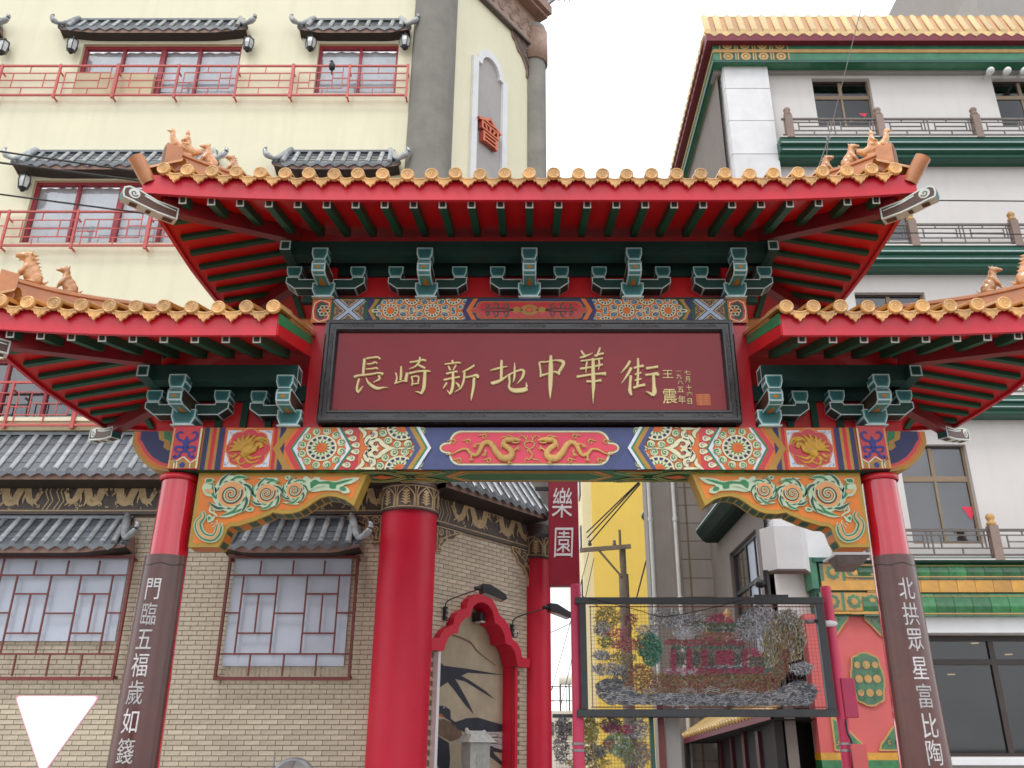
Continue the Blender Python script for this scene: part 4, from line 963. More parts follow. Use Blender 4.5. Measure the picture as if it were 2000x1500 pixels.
            for o in (-.072, .072):
                P = Paint(W3((0, 0), o), U=D3, V=(0, 0, 1), Nn=Nv * (1 if o > 0 else -1), step=.002)
                P.disc((Lh * .80, .045), .062, 'beak_white', 1, 14); P.spiral((Lh * .80, .045), .042, 1.2, 3.4, 1, .016, .010, 'p_brown', 2, 12)
                P.stroke([(Lh * .05, .0, .01), (Lh * .35, .02, .022), (Lh * .62, .06, .018)], 'beak_white', 2)
                m2.merge(P)
            P = Paint(W3((0, -.108), 0), U=D3, V=Nv, Nn=(0, 0, -1), step=.001)
            for q, t in ((.15, .0), (.45, .02), (.75, .045)): P.O = Vector((root_.x, root_.y, zc_ - .108 + t)); P.poly([(Lh * (q - .09), -.04), (Lh * (q + .09), -.04), (Lh * (q + .09), .04), (Lh * (q - .09), .04)], 'p_brown', 2)
            m2.merge(P); obj('carved_beak', m2, rf)
    # eave tiles
    sp = caps[1] - caps[0]; zt = ze + .30
    for i, x in enumerate(caps):
        obj('eave_tile', CAP, rf, (x + random.uniform(-.006, .006), Y0 - .09 + random.uniform(-.012, .008), zt + lift(x, Y0) + random.uniform(-.005, .005)), rot=(random.uniform(-.03, .03), random.uniform(-.12, .12), random.uniform(-.03, .03)))
        if i + 1 < len(caps):
            xm = x + sp / 2; o = obj('drip_tile', drip, rf, (xm, Y0 - .075, zt + lift(xm, Y0) + random.uniform(-.005, .005))); o.rotation_euler.y = random.uniform(-.025, .025) - math.atan2(lift(caps[i + 1], Y0) - lift(x, Y0), sp)
    for e, Xe, rz in ((0, X0, -90), (1, X1, 90)):
        if e not in sides: continue
        for k in range(12):
            y = Y0 + .06 + k * .28; sgx = -1 if e == 0 else 1
            if y > Y1 - .02: continue
            obj('eave_tile', CAP, rf, (Xe + sgx * .09, y, zt + lift(Xe, y)), rot=(0, 0, R(rz)))
            if y + .14 < Y1: obj('drip_tile', DRIP, rf, (Xe + sgx * .075, y + .14, zt + lift(Xe, y + .14)), rot=(0, 0, R(rz)))
    # rest of the tiling, as a whole
    m2 = MB()
    for x in caps:
        for sg in (1, -1):
            y0 = Y0 + .38 if sg > 0 else Y1 + .05; yb = 10.0
            t = 1
            if 0 in sides and x < hx0: t = (x - X0) / (hx0 - X0)
            if 1 in sides and x > hx1: t = (X1 - x) / (X1 - hx1)
            y1 = 10 - sg * 1.6 * (1 - max(0, t))
            if (y1 - y0) * sg < .15: continue
            pts = [(x, y0 + (y1 - y0) * i / 6) for i in range(7)]
            m2.tube([(a, b, S(a, max(Y0, min(Y1, b))) + .262) for a, b in pts], .072, 'tile_ochre', 8)
    if m2.v: obj('tile_rows', m2, rf, kind='stuff')
    # ridges
    m2 = MB(); m2.tube([(hx0 + (-.0), 10, S((hx0 + hx1) / 2, 10) + .33), (hx1, 10, S((hx0 + hx1) / 2, 10) + .33)], .14, 'ridge_brown', 10, flat=1.3); obj('main_ridge', m2, rf)
    return rf, S, lift, hx0, hx1
mat('rafter_green', (.013, .085, .045), .5, .2, 4, spec=.35); mat('hip_red', (.20, .012, .016), .35, .2, 3); mat('beak_white', (.62, .66, .60), .4, .12, 8)
def beast(h, kind=0, mt='figure_brown'):
    """seated ridge animal facing -x (local), height h"""
    mb = MB(); k = h
    mb.ball((.02 * k, 0, .30 * k), (.22 * k, .16 * k, .27 * k), mt); mb.ball((-.08 * k, 0, .50 * k), (.16 * k, .14 * k, .18 * k), mt)
    mb.ball((.14 * k, .10 * k, .18 * k), (.17 * k, .09 * k, .18 * k), mt); mb.ball((.14 * k, -.10 * k, .18 * k), (.17 * k, .09 * k, .18 * k), mt)
    mb.tube([(-.12 * k, 0, .55 * k), (-.12 * k, 0, .78 * k)], [.13 * k, .11 * k], mt, 10)
    hd = (-.20 * k, 0, .80 * k); mb.ball(hd, (.17 * k, .12 * k, .12 * k), mt)
    mb.tube([(-.26 * k, 0, .80 * k), (-.46 * k, 0, .74 * k)], [.10 * k, .03 * k if kind else .07 * k], mt, 8)
    for s in (-1, 1):
        mb.tube([(-.14 * k, s * .08 * k, .50 * k), (-.28 * k, s * .10 * k, .24 * k), (-.34 * k, s * .10 * k, .03 * k)], [.085 * k, .06 * k, .05 * k], mt, 8)
        mb.ball((-.40 * k, s * .10 * k, .03 * k), (.09 * k, .05 * k, .035 * k), mt); mb.ball((.0 * k, s * .15 * k, .04 * k), (.13 * k, .05 * k, .045 * k), mt)
        mb.tube([(-.12 * k, s * .07 * k, .86 * k), (-.07 * k, s * .11 * k, .98 * k)], [.05 * k, .012 * k], mt, 6)
    mb.tube([(-.18 * k, 0, .9 * k), (-.16 * k, 0, 1.0 * k)], [.05 * k, .02 * k], mt, 6)
    mb.tube([(.2 * k, 0, .12 * k), (.36 * k, 0, .12 * k), (.44 * k, 0, .24 * k)], [.07 * k, .05 * k, .02 * k], mt, 7)
    if kind == 0:
        for i in range(7):
            t = i / 6; x, z = .02 * k + .22 * k * t, .86 * k - .62 * k * t; mb.tube([(x - .06 * k, 0, z), (x + .08 * k, 0, z + .05 * k)], [.06 * k, .01 * k], mt, 6)
        mb.tube([(-.3 * k, 0, .70 * k), (-.36 * k, 0, .58 * k)], [.05 * k, .01 * k], mt, 6)
    return mb
def rider(h, mt='figure_brown'):
    """immortal riding a hen, facing -x"""
    mb = MB(); k = h
    mb.ball((.05 * k, 0, .28 * k), (.40 * k, .17 * k, .20 * k), mt); mb.tube([(-.22 * k, 0, .30 * k), (-.36 * k, 0, .52 * k), (-.38 * k, 0, .70 * k)], [.15 * k, .10 * k, .07 * k], mt, 8)
    mb.ball((-.40 * k, 0, .74 * k), (.10 * k, .07 * k, .08 * k), mt); mb.tube([(-.46 * k, 0, .74 * k), (-.58 * k, 0, .70 * k)], [.05 * k, .01 * k], mt, 6); mb.tube([(-.42 * k, 0, .80 * k), (-.34 * k, 0, .86 * k)], [.05 * k, .02 * k], mt, 6)
    mb.tube([(.36 * k, 0, .30 * k), (.52 * k, 0, .42 * k), (.56 * k, 0, .56 * k)], [.13 * k, .10 * k, .04 * k], mt, 7)
    mb.tube([(.10 * k, 0, .38 * k), (.08 * k, 0, .62 * k), (.06 * k, 0, .78 * k)], [.13 * k, .12 * k, .07 * k], mt, 9); mb.ball((.05 * k, 0, .87 * k), (.075 * k, .07 * k, .09 * k), mt)
    mb.tube([(.05 * k, 0, .93 * k), (.06 * k, 0, 1.02 * k)], [.06 * k, .03 * k], mt, 7)
    for s in (-1, 1): mb.tube([(.06 * k, s * .11 * k, .70 * k), (-.04 * k, s * .13 * k, .54 * k), (-.12 * k, s * .04 * k, .50 * k)], [.05 * k, .045 * k, .03 * k], mt, 6); mb.tube([(.08 * k, s * .12 * k, .42 * k), (-.06 * k, s * .19 * k, .34 * k), (-.02 * k, s * .2 * k, .16 * k)], [.07 * k, .06 * k, .04 * k], mt, 6)
    mb.box(-.18 * k, .25 * k, -.1 * k, .1 * k, .0, .14 * k, mt)
    return mb
def hip_ridge(rf, S, lift, Xe, yc, hx, sx, figs):
    """ridge from the corner up to the main ridge, with an end block, a barrel end tile and figures"""
    mb = MB(); d = Vector((hx - Xe, 10 - yc)); Lr = d.length; d.normalize(); a = Vector((Xe, yc)); Nv = Vector((-d.y, d.x, 0)); n = 16; prf = []
    def zr(q):
        p = a + d * q; return S(p.x, min(max(p.y, 8.4), 11.6)) + .235
    def hh(q): return .34 + .10 * max(0, 1 - q / 1.2) ** 2
    for i in range(n + 1):
        q = .22 + (Lr - .22) * i / n; p = a + d * q; z = zr(q); h = hh(q)
        prf.append([(-.075, z - .03), (-.075, z + h - .07), (-.10, z + h - .06), (-.10, z + h - .03), (-.06, z + h), (.06, z + h), (.10, z + h - .03), (.10, z + h - .06), (.075, z + h - .07), (.075, z - .03)])
    vs = []; k = 10
    for i, pr in enumerate(prf):
        q = .22 + (Lr - .22) * i / n; p = a + d * q
        vs += [Vector((p.x, p.y, z)) + Nv * o for o, z in pr]
    mb.add(vs, [(i * k + j, i * k + j + 1, (i + 1) * k + j + 1, (i + 1) * k + j) for i in range(n) for j in range(k - 1)] + [list(range(k)), list(range(n * k + k - 1, n * k - 1, -1))], 'ridge_brown')
    hr = obj('hip_ridge', mb, rf)
    D3 = Vector((d.x, d.y, 0)); z0 = zr(.2)
    mb = MB(); F = lambda o, e, z: Vector((a.x, a.y, z0)) + D3 * e + Nv * o + Vector((0, 0, z))       # end block with an arched hollow
    pr = [(-.10, -.02), (.10, -.02), (.12, .2), (.10, .44), (.0, .47), (-.10, .44), (-.12, .2)]
    mb.add([F(o, .16, z) for o, z in pr], [list(range(7))], 'ridge_brown'); mb.add([F(o, .16, z) for o, z in pr] + [F(o, .34, z * .98) for o, z in pr], [(i, (i + 1) % 7, (i + 1) % 7 + 7, i + 7) for i in range(7)] + [list(range(13, 6, -1))], 'ridge_brown')
    q = inset(pr, .035); mb.add([F(o, .157, z) for o, z in q], [list(range(7))], 'hollow_brown')
    obj('ridge_block', mb, rf)
    mb = MB(); c = Vector((a.x, a.y, z0)); ax = (-D3 * .58 + Vector((0, 0, .80))).normalized(); p0 = c - D3 * .0 + Vector((0, 0, -.03)); L_ = .22   # barrel end tile
    mb.tube([p0 - ax * .12, p0 + ax * L_], [.085, .09], 'ridge_brown', 16, caps=False); mb.tube([p0 + ax * L_, p0 + ax * L_, p0 + ax * (L_ - .1)], [.09, .072, .07], 'hollow_brown', 16, caps=True)
    obj('end_tile', mb, rf)
    rz = math.atan2(-d.y, -d.x) + math.pi
    for kind, q, h in figs:
        p = a + d * q; z = zr(q) + hh(q) - .01
        m2 = rider(h) if kind == 'rider' else beast(h, kind)
        sl = math.atan2(zr(q + .1) + hh(q + .1) - zr(q) - hh(q), .1)
        obj('ridge_figure', m2, rf, (p.x, p.y, z), rot=(0, -sl if False else 0, rz), remesh=h * .026)
mat('hollow_brown', (.22, .09, .045), .5, .2, 8)
caps = [(-15 + i) * .28 for i in range(31)]; rafs = [(-12 + i) * .333 for i in range(25)]
rf, S, lf, h0, h1 = eave_roof((0, 1), -4.44, 4.44, -3.02, 3.02, 7.37, caps, rafs, DRIP, 'wide upper roof over the name board')
for s in (-1, 1):
    for yc, fg in ((8.4, (('rider', .36, .39), (1, .68, .32), (0, .98, .27))), (11.6, ())): hip_ridge(rf, S, lf, s * 4.44, yc, h0 if s < 0 else h1, s, fg)
for s in (-1, 1):
    caps = [2.74 + i * .293 for i in range(12)]; rafs = [2.93 + i * .333 for i in range(9)]
    if s < 0: args = ((0,), -6.0, -2.70, -4.5, -2.70, 5.66, [-c for c in caps[::-1]], [-r for r in rafs[::-1]])
    else: args = ((1,), 2.70, 6.0, 2.70, 4.5, 5.66, caps, rafs)
    rf, S, lf, h0, h1 = eave_roof(*args, DRIPW, 'lower side roof left of the name board' if s < 0 else 'lower side roof right of the name board')
    for yc, fg in ((8.4, ((0, .45, .42), (1, .84, .35))), (11.6, ())): hip_ridge(rf, S, lf, s * 6.0, yc, h0 if s < 0 else h1, s, fg)
    # inner verge board and flashing against the post
    mb = MB(); x = s * 2.705; zf = lambda y: 5.66 + .03 + .31 * (y - 8.4) / 1.1
    mb.ext([(x, 8.42, 5.80), (x, 10.0, zf(10) + .12), (x, 10.0, zf(10) + .22), (x, 8.42, 5.93)], (-s * .02, 0, 0), 'p_green')
    mb.ext([(x - s * .001, 8.36, 5.955), (x - s * .001, 10.05, zf(10) + .25), (x - s * .001, 10.05, zf(10) + .30), (x - s * .001, 8.36, 5.99)], (-s * .05, 0, 0), 'tile_ochre')
    mb.ext([(x - s * .002, 8.42, 5.67), (x - s * .002, 10, zf(10) - .05), (x - s * .002, 10, zf(10) + .118), (x - s * .002, 8.42, 5.795)], (-s * .016, 0, 0), 'soffit_red')
    obj('verge_board', mb, rf)
# --------------------------------------------------------------- purlins with white-edged ends
def purlin(a, b, w, h, ends):
    mb = MB(); mb.beam(a, b, w, h, 'purlin_green')
    d = (Vector(b) - Vector(a)).normalized(); up = Vector((0, 0, 1)); sd = d.cross(up)
    for c, nn, on in ((Vector(a), -d, ends[0]), (Vector(b), d, ends[1])):
        if not on: continue
        P = Paint(c + nn * .0006, U=sd, V=up, Nn=nn, step=.001)
        for k, (e, mt) in enumerate(((1.0, 'mint'), (.76, 'deep_teal'), (.6, 'arm_green'))): P.poly([(-w / 2 * e, -h / 2 * e), (w / 2 * e, -h / 2 * e), (w / 2 * e, h / 2 * e), (-w / 2 * e, h / 2 * e)], mt, k + 1)
        mb.merge(P)
    obj('purlin', mb, gate)
purlin((-3.02, 9.60, 7.405), (3.02, 9.60, 7.405), .2, .2, (0, 0)); purlin((-3.02, 10.4, 7.405), (3.02, 10.4, 7.405), .2, .2, (0, 0))
for s in (-1, 1):
    purlin((s * 3.02, 9.36, 7.345), (s * 3.02, 10.64, 7.345), .125, .125, (1, 1)) if False else purlin((s * 3.025, 9.36, 7.36), (s * 3.025, 10.64, 7.36), .13, .13, (1, 1))
    purlin((s * 2.84 - s * .14, 9.60, 5.70), (s * 4.5, 9.60, 5.70), .2, .2, (1, 0)) if False else purlin((s * 2.74, 9.60, 5.70), (s * 4.5, 9.60, 5.70), .2, .2, (1, 0))
    purlin((s * 2.74, 10.4, 5.70), (s * 4.5, 10.4, 5.70), .2, .2, (1, 0)); purlin((s * 4.505, 9.36, 5.665), (s * 4.505, 10.64, 5.665), .14, .14, (1, 1))
    purlin((s * 2.62, 9.98, 7.46), (s * 3.02, 9.98, 7.46), .16, .16, (0, 0))
# =====================================================================  CORNER BUILDING (left)
mat('cream', (.79, .755, .56), .75, .04, .8, .08, 120, streak=.26, scol=(.56, .52, .35)); mat('cream_dark', (.64, .55, .36), .7, .08, 2, .05, 80)
mat('brick', (.55, .475, .36), .8, .15, 14, .25, 160); mat('mortar', (.20, .155, .105), .9, .2, 20, .2, 100)
mat('col_grey', (.235, .225, .20), .85, .16, 2.2, .3, 70, streak=.3, scol=(.15, .145, .135)); mat('col_red', (.60, .005, .035), .48, .06, 1.5, .04, 30, streak=.12, scol=(.4, .01, .03))
mat('rail_pink', (.52, .10, .085), .45, .12, 6); mat('win_red', (.32, .03, .045), .4, .12, 6); mat('lattice_red', (.17, .03, .025), .45, .2, 8)
mat('curtain', (.80, .84, .88), .8, .10, 2.5, .1, 8); mat('room_dark', (.05, .06, .07), .8, .2, 2)
mat('acrylic', (.50, .55, .64), .35, .06, 1.5, coat=.2, streak=.2, scol=(.40, .44, .52))
mat('roof_grey', (.115, .13, .145), .30, .3, 9, .2, 50, coat=.3); mat('roof_light', (.31, .33, .345), .2, .35, 9, .2, 50, coat=.4); mat('eave_brown', (.27, .165, .13), .6, .2, 6); mat('eave_dark', (.035, .025, .02), .7, .2, 6)
mat('bronze', (.085, .062, .052), .5, .3, 6, .15, 60); mat('frieze_gold', (.52, .38, .20), .5, .22, 14, .25, 80); mat('bronze_pale', (.30, .20, .15), .55, .25, 8, .3, 60)
mat('niche_white', (.74, .75, .76), .6, .06, 3); mat('niche_grey', (.40, .385, .375), .8, .08, 2, .1, 60); mat('sign_orange', (.62, .15, .06), .45, .12, 6); mat('sign_orange_side', (.35, .06, .04), .5, .15, 6)
mat('arch_red', (.60, .006, .035), .42, .07, 3, .03, 30); mat('mural_ground', (.36, .30, .21), .8, .16, 2.2, .2, 60); mat('swallow_blue', (.028, .032, .048), .7, .35, 7, .1, 60); mat('swallow_brown', (.16, .10, .065), .8, .25, 7); mat('swallow_orange', (.38, .11, .02), .7, .2, 7); mat('cloud_white', (.50, .48, .47), .8, .1, 4)
mat('black_metal', (.022, .022, .025), .4, .3, 8); mat('lamp_glass', (.5, .52, .5), .2, .15, 8, coat=.3); mat('zinc', (.30, .31, .32), .4, .2, 8, metal=.6)
glass_mat('pane', (.97, .98, .99), .12); glass_mat('pane_dark', (.70, .70, .72), .05)
YB = 14.0
lb = thing('corner_building', (-4, YB, 0), 'cream and brick corner building with grey tiled window hoods and red railings', 'building')
C0 = Vector((-1.82, 14.05, 0)); T_ = Vector((.6, .8, 0)); Nc = Vector((.8, -.6, 0)); CH = 3.22
FM = Matrix.Translation((0, YB, 0))
CM = Matrix(((T_.x, -Nc.x, 0, C0.x), (T_.y, -Nc.y, 0, C0.y), (0, 0, 1, 0), (0, 0, 0, 1)))
def fx(px, py, off=0):                                    # facade: local x, z ; off = distance in front of the wall
    p = at(px, py, YB - off); return (p.x, p.z)
def cx_(px, py, off=0):
    p = atp(px, py, C0 + Nc * off, Nc); return ((p - C0).dot(T_), p.z)
def put(name, mb, Mx, parent=lb, **k): mb.xf(Mx); return obj(name, mb, parent, loc=None if False else (0, 0, 0), **k)
WL0 = lambda o: None
def wall_grid(mb, x0, x1, z0, z1, holes, mt, depth=.18, rmt=None):
    xs = sorted({x0, x1} | {h[0] for h in holes} | {h[1] for h in holes}); zs = sorted({z0, z1} | {h[2] for h in holes} | {h[3] for h in holes})
    xs = [x for x in xs if x0 <= x <= x1]; zs = [z for z in zs if z0 <= z <= z1]
    Q = []
    for i in range(len(xs) - 1):
        for j in range(len(zs) - 1):
            cx, cz = (xs[i] + xs[i + 1]) / 2, (zs[j] + zs[j + 1]) / 2
            if any(h[0] < cx < h[1] and h[2] < cz < h[3] for h in holes): continue
            Q.append((i, j))
    ky = {}; fc = []
    for i, j in Q: fc.append([ky.setdefault(k, len(ky)) for k in ((i, j), (i + 1, j), (i + 1, j + 1), (i, j + 1))])
    mb.add([(xs[i], 0, zs[j]) for i, j in ky], fc, mt)
    for a, b, c, d in holes:
        mb.add([(a, 0, c), (b, 0, c), (b, 0, d), (a, 0, d), (a, depth, c), (b, depth, c), (b, depth, d), (a, depth, d)], [(0, 4, 5, 1), (1, 5, 6, 2), (2, 6, 7, 3), (3, 7, 4, 0)], rmt or mt)
# ---- openings of the cream storeys
zA0, zA1 = fx(300, 184)[1], fx(300, 86)[1]
WA = [fx(158, 110)[0], fx(470, 110)[0], zA0, zA1]; WBn = [fx(618, 130)[0], fx(776, 130)[0], fx(690, 182)[1], fx(690, 85)[1]]
WC = [fx(56, 400)[0], fx(400, 400)[0], fx(200, 474)[1], fx(200, 352)[1]]; WD = [fx(570, 400)[0], fx(760, 400)[0], WC[2], WC[3]]
WE_ = [-9.9, -7.62, fx(50, 832)[1], fx(50, 700)[1]]
zS = 6.50                                              # top of the tiled skirt roof
mb = MB(); wall_grid(mb, -16, -1.82, zS - .1, 24, [WA, WBn, WC, WD, WE_], 'cream', .2, 'cream_dark')
put('wall', mb, FM, label='cream rendered upper wall')
def window(rc, cols, Mx, fm='win_red', inner='curtain', dado=None, depth=.13):
    a, b, c, d = rc; mb = MB(); w = .055
    mb.box(a, a + w, depth - .05, depth + .04, c, d, fm); mb.box(b - w, b, depth - .05, depth + .04, c, d, fm)
    mb.box(a + w, b - w, depth - .05, depth + .04, c, c + w, fm); mb.box(a + w, b - w, depth - .05, depth + .04, d - w, d, fm)
    xs = [a + w * .5] + [a + (b - a) * t for t in cols] + [b - w * .5]
    f = put('window', mb, Mx)
    for i, t in enumerate(cols):
        x = a + (b - a) * t; ww = .05 if abs(t - .5) < .08 and len(cols) > 1 else .026
        m2 = MB(); m2.box(x - ww, x + ww, depth - .045, depth + .035, c + w + .001, d - w - .001, fm); put('mullion', m2, Mx, f)
    for i in range(len(xs) - 1):
        m2 = MB(); m2.add([(xs[i] + .02, depth, c + w * .6), (xs[i + 1] - .02, depth, c + w * .6), (xs[i + 1] - .02, depth, d - w * .6), (xs[i] + .02, depth, d - w * .6)], [(0, 1, 2, 3)], 'pane'); put('pane', m2, Mx, f)
    m2 = MB(); nx = int((b - a) / .07); A = []; Bq = []
    for i in range(nx + 1):
        x = a + (b - a) * i / nx; y = depth + .10 + .016 * math.sin(i * 1.9) + .008 * math.sin(i * .7); A.append((x, y, c)); Bq.append((x, y, d - .02))
    m2.add(A + Bq, [(i, i + 1, nx + i + 2, nx + i + 1) for i in range(nx)], inner, True); put('curtain', m2, Mx, f)
    m2 = MB(); m2.box(a - .02, b + .02, depth + .3, depth + .34, c, d, 'room_dark'); put('room_back', m2, Mx, f)
    if dado:
        m2 = MB(); m2.box(a - .001, a + (b - a) * .5 - .05, -.002, depth + .05, c, dado, 'cream_dark'); put('dado', m2, Mx, f)
window(WA, (.25, .5, .73), FM, dado=fx(300, 143)[1]); window(WBn, (.52,), FM); window(WC, (.25, .5, .75), FM); window(WD, (.5,), FM); window(WE_, (.33, .66), FM, inner='room_dark')
# ---- lattice railings
def railing(px0, px1, pyt, pyb, posts, off=.15):
    x0, zt = fx(px0, pyt, off); x1 = fx(px1, pyt, off)[0]; zb = fx(px1, pyb, off)[1]; y = -off
    mb = MB(); mb.box(x0, x1, y - .018, y + .018, zt - .036, zt, 'rail_pink'); mb.box(x0, x1, y - .018, y + .018, zb, zb + .036, 'rail_pink')
    r = put('railing', mb, FM)
    xs = [fx(p, (pyt + pyb) / 2, off)[0] for p in posts]; xs = [x for x in xs if x0 - .05 < x < x1 + .05]
    for i, x in enumerate(xs):
        m2 = MB(); t = .03 if i % 3 == 0 else .02; m2.box(x - t, x + t, y - t, y + t, zb - .05, zt + .02, 'rail_pink'); m2.box(x - .014, x + .014, y + t, 0.02, zb - .03, zb + .0, 'rail_pink'); m2.box(x - .012, x + .012, y + t, .0, zt - .16, zt - .13, 'rail_pink'); put('post', m2, FM, r)
    h = zt - zb; B = .0085
    for i in range(len(xs) - 1):
        a, b = xs[i] + .02, xs[i + 1] - .02; m2 = MB(); U = lambda u: a + (b - a) * u; V = lambda v: zb + .036 + (h - .072) * v
        hb = lambda u0, u1, v: m2.box(U(u0), U(u1), y - B, y + B, V(v) - B, V(v) + B, 'rail_pink'); vb = lambda u, v0, v1: m2.box(U(u) - B, U(u) + B, y - B * .98, y + B * .98, V(v0), V(v1), 'rail_pink')
        if i % 2: hb(0, 1, .76); hb(0, 1, .24); hb(.22, .78, .5); vb(.22, .24, .76); vb(.78, .24, .76); hb(0, .22, .5); hb(.78, 1, .5); vb(.5, .76, 1); vb(.42, 0, .24)
        else: hb(.1, .9, .78); hb(.1, .9, .22); vb(.1, .0, .78); vb(.9, .22, 1); hb(.3, .72, .5); vb(.3, .22, .78); vb(.72, .22, .78); hb(0, .3, .42); hb(.72, 1, .58); vb(.5, .78, 1); vb(.55, 0, .22)
        put('lattice_panel', m2, FM, r)
    return r
railing(-130, 797, 127.5, 187, (-115, -3, 112, 226, 345, 462, 570, 681, 795)); railing(-160, 830, 412, 481, (-140, 10, 146, 290, 420, 560, 690, 828)); railing(-250, 330, 745, 832, (-240, -110, 18, 150, 320))
# ---- tiled hoods
def roll_mb(dy, dz, r=.05):
    m = MB(); L_ = math.hypot(dy, dz); n = 7; prev = []
    for k in range(3):
        a = k / 3; b = (k + 1) / 3; vs = []
        for t, rr in ((a, r * .94), (b + .015, r)):
            for i in range(n):
                an = math.pi * i / (n - 1); vs.append((rr * math.cos(an), -dy * t, -dz * t + rr * .9 * math.sin(an) + .02))
        m.add(vs, [(i, i + 1, n + i + 1, n + i) for i in range(n - 1)], 'roof_light', True)
    c = [(r * math.cos(2 * math.pi * i / 10), -dy * 1.03, -dz * 1.03 + .02 + r * math.sin(2 * math.pi * i / 10)) for i in range(10)]; m.add(c, [list(range(10))], 'roof_grey')
    return m
def tri_mb(w, dy, dz):
    m = MB(); h = w / 2; vs = []; n = 6
    for k in range(4):                                   # stepped pan tiles
        for t, o in ((k / 4, .0), ((k + 1) / 4 + .02, .014)):
            vs += [(-h + 2 * h * i / n, -dy * t, -dz * t + o - .018 * math.sin(math.pi * i / n)) for i in range(n + 1)]
    m.add(vs, [(q * (n + 1) + i, q * (n + 1) + i + 1, (q + 1) * (n + 1) + i + 1, (q + 1) * (n + 1) + i) for q in range(7) for i in range(n)], 'roof_grey')
    pl = [(-h * .9, .0), (h * .9, .0), (h * .72, -.045), (h * .3, -.07), (0, -.095), (-h * .3, -.07), (-h * .72, -.045)]
    m.ext([(x, -dy * 1.025, -dz * 1.02 + z + .005) for x, z in pl], (0, .015, 0), 'roof_grey')
    return m
def hood(x0, x1, zt, Mx, dy=.42, dz=.56, sp=.238, ends=(1, 1), label=None):
    nb = max(2, round((x1 - x0) / sp)); sp = (x1 - x0) / nb; mb = MB()
    e0, e1 = (.16 if ends[0] else 0), (.16 if ends[1] else 0)
    # boat-shaped eave board and dark soffit
    n = 12; zz = lambda t: .10 * max(0, abs(t - .5) * 2 - .62) ** 1.2 * 3 if ends[0] or ends[1] else 0
    xa, xb = x0 - e0 * .8, x1 + e1 * .8; vs = []
    for i in range(n + 1):
        t = i / n; x = xa + (xb - xa) * t; k = zz(t) * (1 if (t < .5 and ends[0]) or (t > .5 and ends[1]) else 0)
        vs += [(x, -dy * .93, zt - dz - .03 + k * .35), (x, -dy * .90, zt - dz - .13 + k), (x, .0, zt - dz - .15 + k)]
    mb.add(vs, [(3 * i + j, 3 * i + j + 1, 3 * i + 4 + j, 3 * i + 3 + j) for i in range(n) for j in (0,)], 'eave_brown'); mb.add(vs, [(3 * i + 1, 3 * i + 2, 3 * i + 5, 3 * i + 4) for i in range(n)], 'eave_dark')
    mb.add([(x0, 0, zt - .01), (x1, 0, zt - .01), (xb, -dy * .95, zt - dz - .02), (xa, -dy * .95, zt - dz - .02)], [(0, 1, 2, 3)], 'roof_grey')
    for x, xo in ((x0, xa), (x1, xb)): mb.add([(x, 0, zt - .01), (xo, -dy * .95, zt - dz - .02), (xo, 0, zt - dz - .1)], [(0, 1, 2)], 'eave_brown')
    mb.box(x0, x1, -.05, 0, zt - .02, zt + .03, 'roof_grey')
    h = put('window_hood' if label is None else label, mb, Mx)
    RM = roll_mb(dy, dz).mesh('tile'); TM = tri_mb(sp, dy, dz).mesh('pan_tile'); rot = Mx.to_euler()
    for i in range(nb + 1):
        if (i == 0 and ends[0]) or (i == nb and ends[1]): continue
        obj('tile', RM, h, Mx @ Vector((x0 + i * sp, 0, zt)), rot=rot)
    for i in range(nb): obj('pan_tile', TM, h, Mx @ Vector((x0 + (i + .5) * sp, 0, zt)), rot=rot)
    for e, x, sg in ((0, x0, -1), (1, x1, 1)):
        if not ends[e]: continue
        m2 = MB(); P = crom([(x - sg * .10, -.02, zt + .06), (x - sg * .02, -dy * .45, zt - dz * .42 + .05), (x + sg * .10, -dy * .95, zt - dz * .92 + .07), (x + sg * .20, -dy * 1.10, zt - dz * .95 + .09), (x + sg * .28, -dy * 1.12, zt - dz * .90 + .14), (x + sg * .31, -dy * 1.12, zt - dz * .82 + .20), (x + sg * .27, -dy * 1.12, zt - dz * .78 + .22)], 4)
        m2.tube(P, [.055 + .012 * math.sin(i * .5) if i < 14 else .065 - (i - 14) * .0048 for i in range(len(P))], 'roof_light', 8)
        m2.tube([(x + sg * .04, -dy * .3, zt - dz * .35), (x + sg * .12, -dy * .9, zt - dz * .98)], [.045, .06], 'roof_grey', 8); m2.tube([(x - sg * .06, -dy * .5, zt - dz * .4 + .02), (x - sg * .04, -dy, zt - dz + .02)], [.05, .052], 'roof_light', 8)
        put('curled_corner', m2, Mx, h)
    return h
zh = fx(300, 41)[1]
hood(fx(145, 45)[0], fx(478, 45)[0], zh, FM, .24, .40); hood(fx(605, 42)[0], fx(792, 42)[0], zh, FM, .24, .40); hood(-13.2, fx(3, 48)[0], zh, FM, .24, .40)
zh2 = fx(300, 298)[1]; hood(fx(62, 300)[0], fx(425, 300)[0], zh2, FM, .30, .46); hood(fx(560, 297)[0], fx(772, 297)[0], zh2, FM, .30, .46)
zh3 = fx(300, 1012)[1]; hood(-9.9, fx(262, 1012)[0], zh3, FM, .46, .52); hood(fx(470, 1010)[0], fx(700, 1010)[0], zh3, FM, .46, .52)
hood(-14, -1.9, zS, FM, .55, .80, .239, (0, 0), 'skirt_roof'); hood(.10, CH - .28, zS - .05, CM, .55, .78, .239, (0, 0), 'skirt_roof')
mb = MB(); mb.box(-16, -1.9, -.10, 0, zS + .05, zS + .20, 'cream_dark'); mb.box(-16, -1.9, -.14, 0, zS + .20, zS + .27, 'cream'); put('ledge', mb, FM)
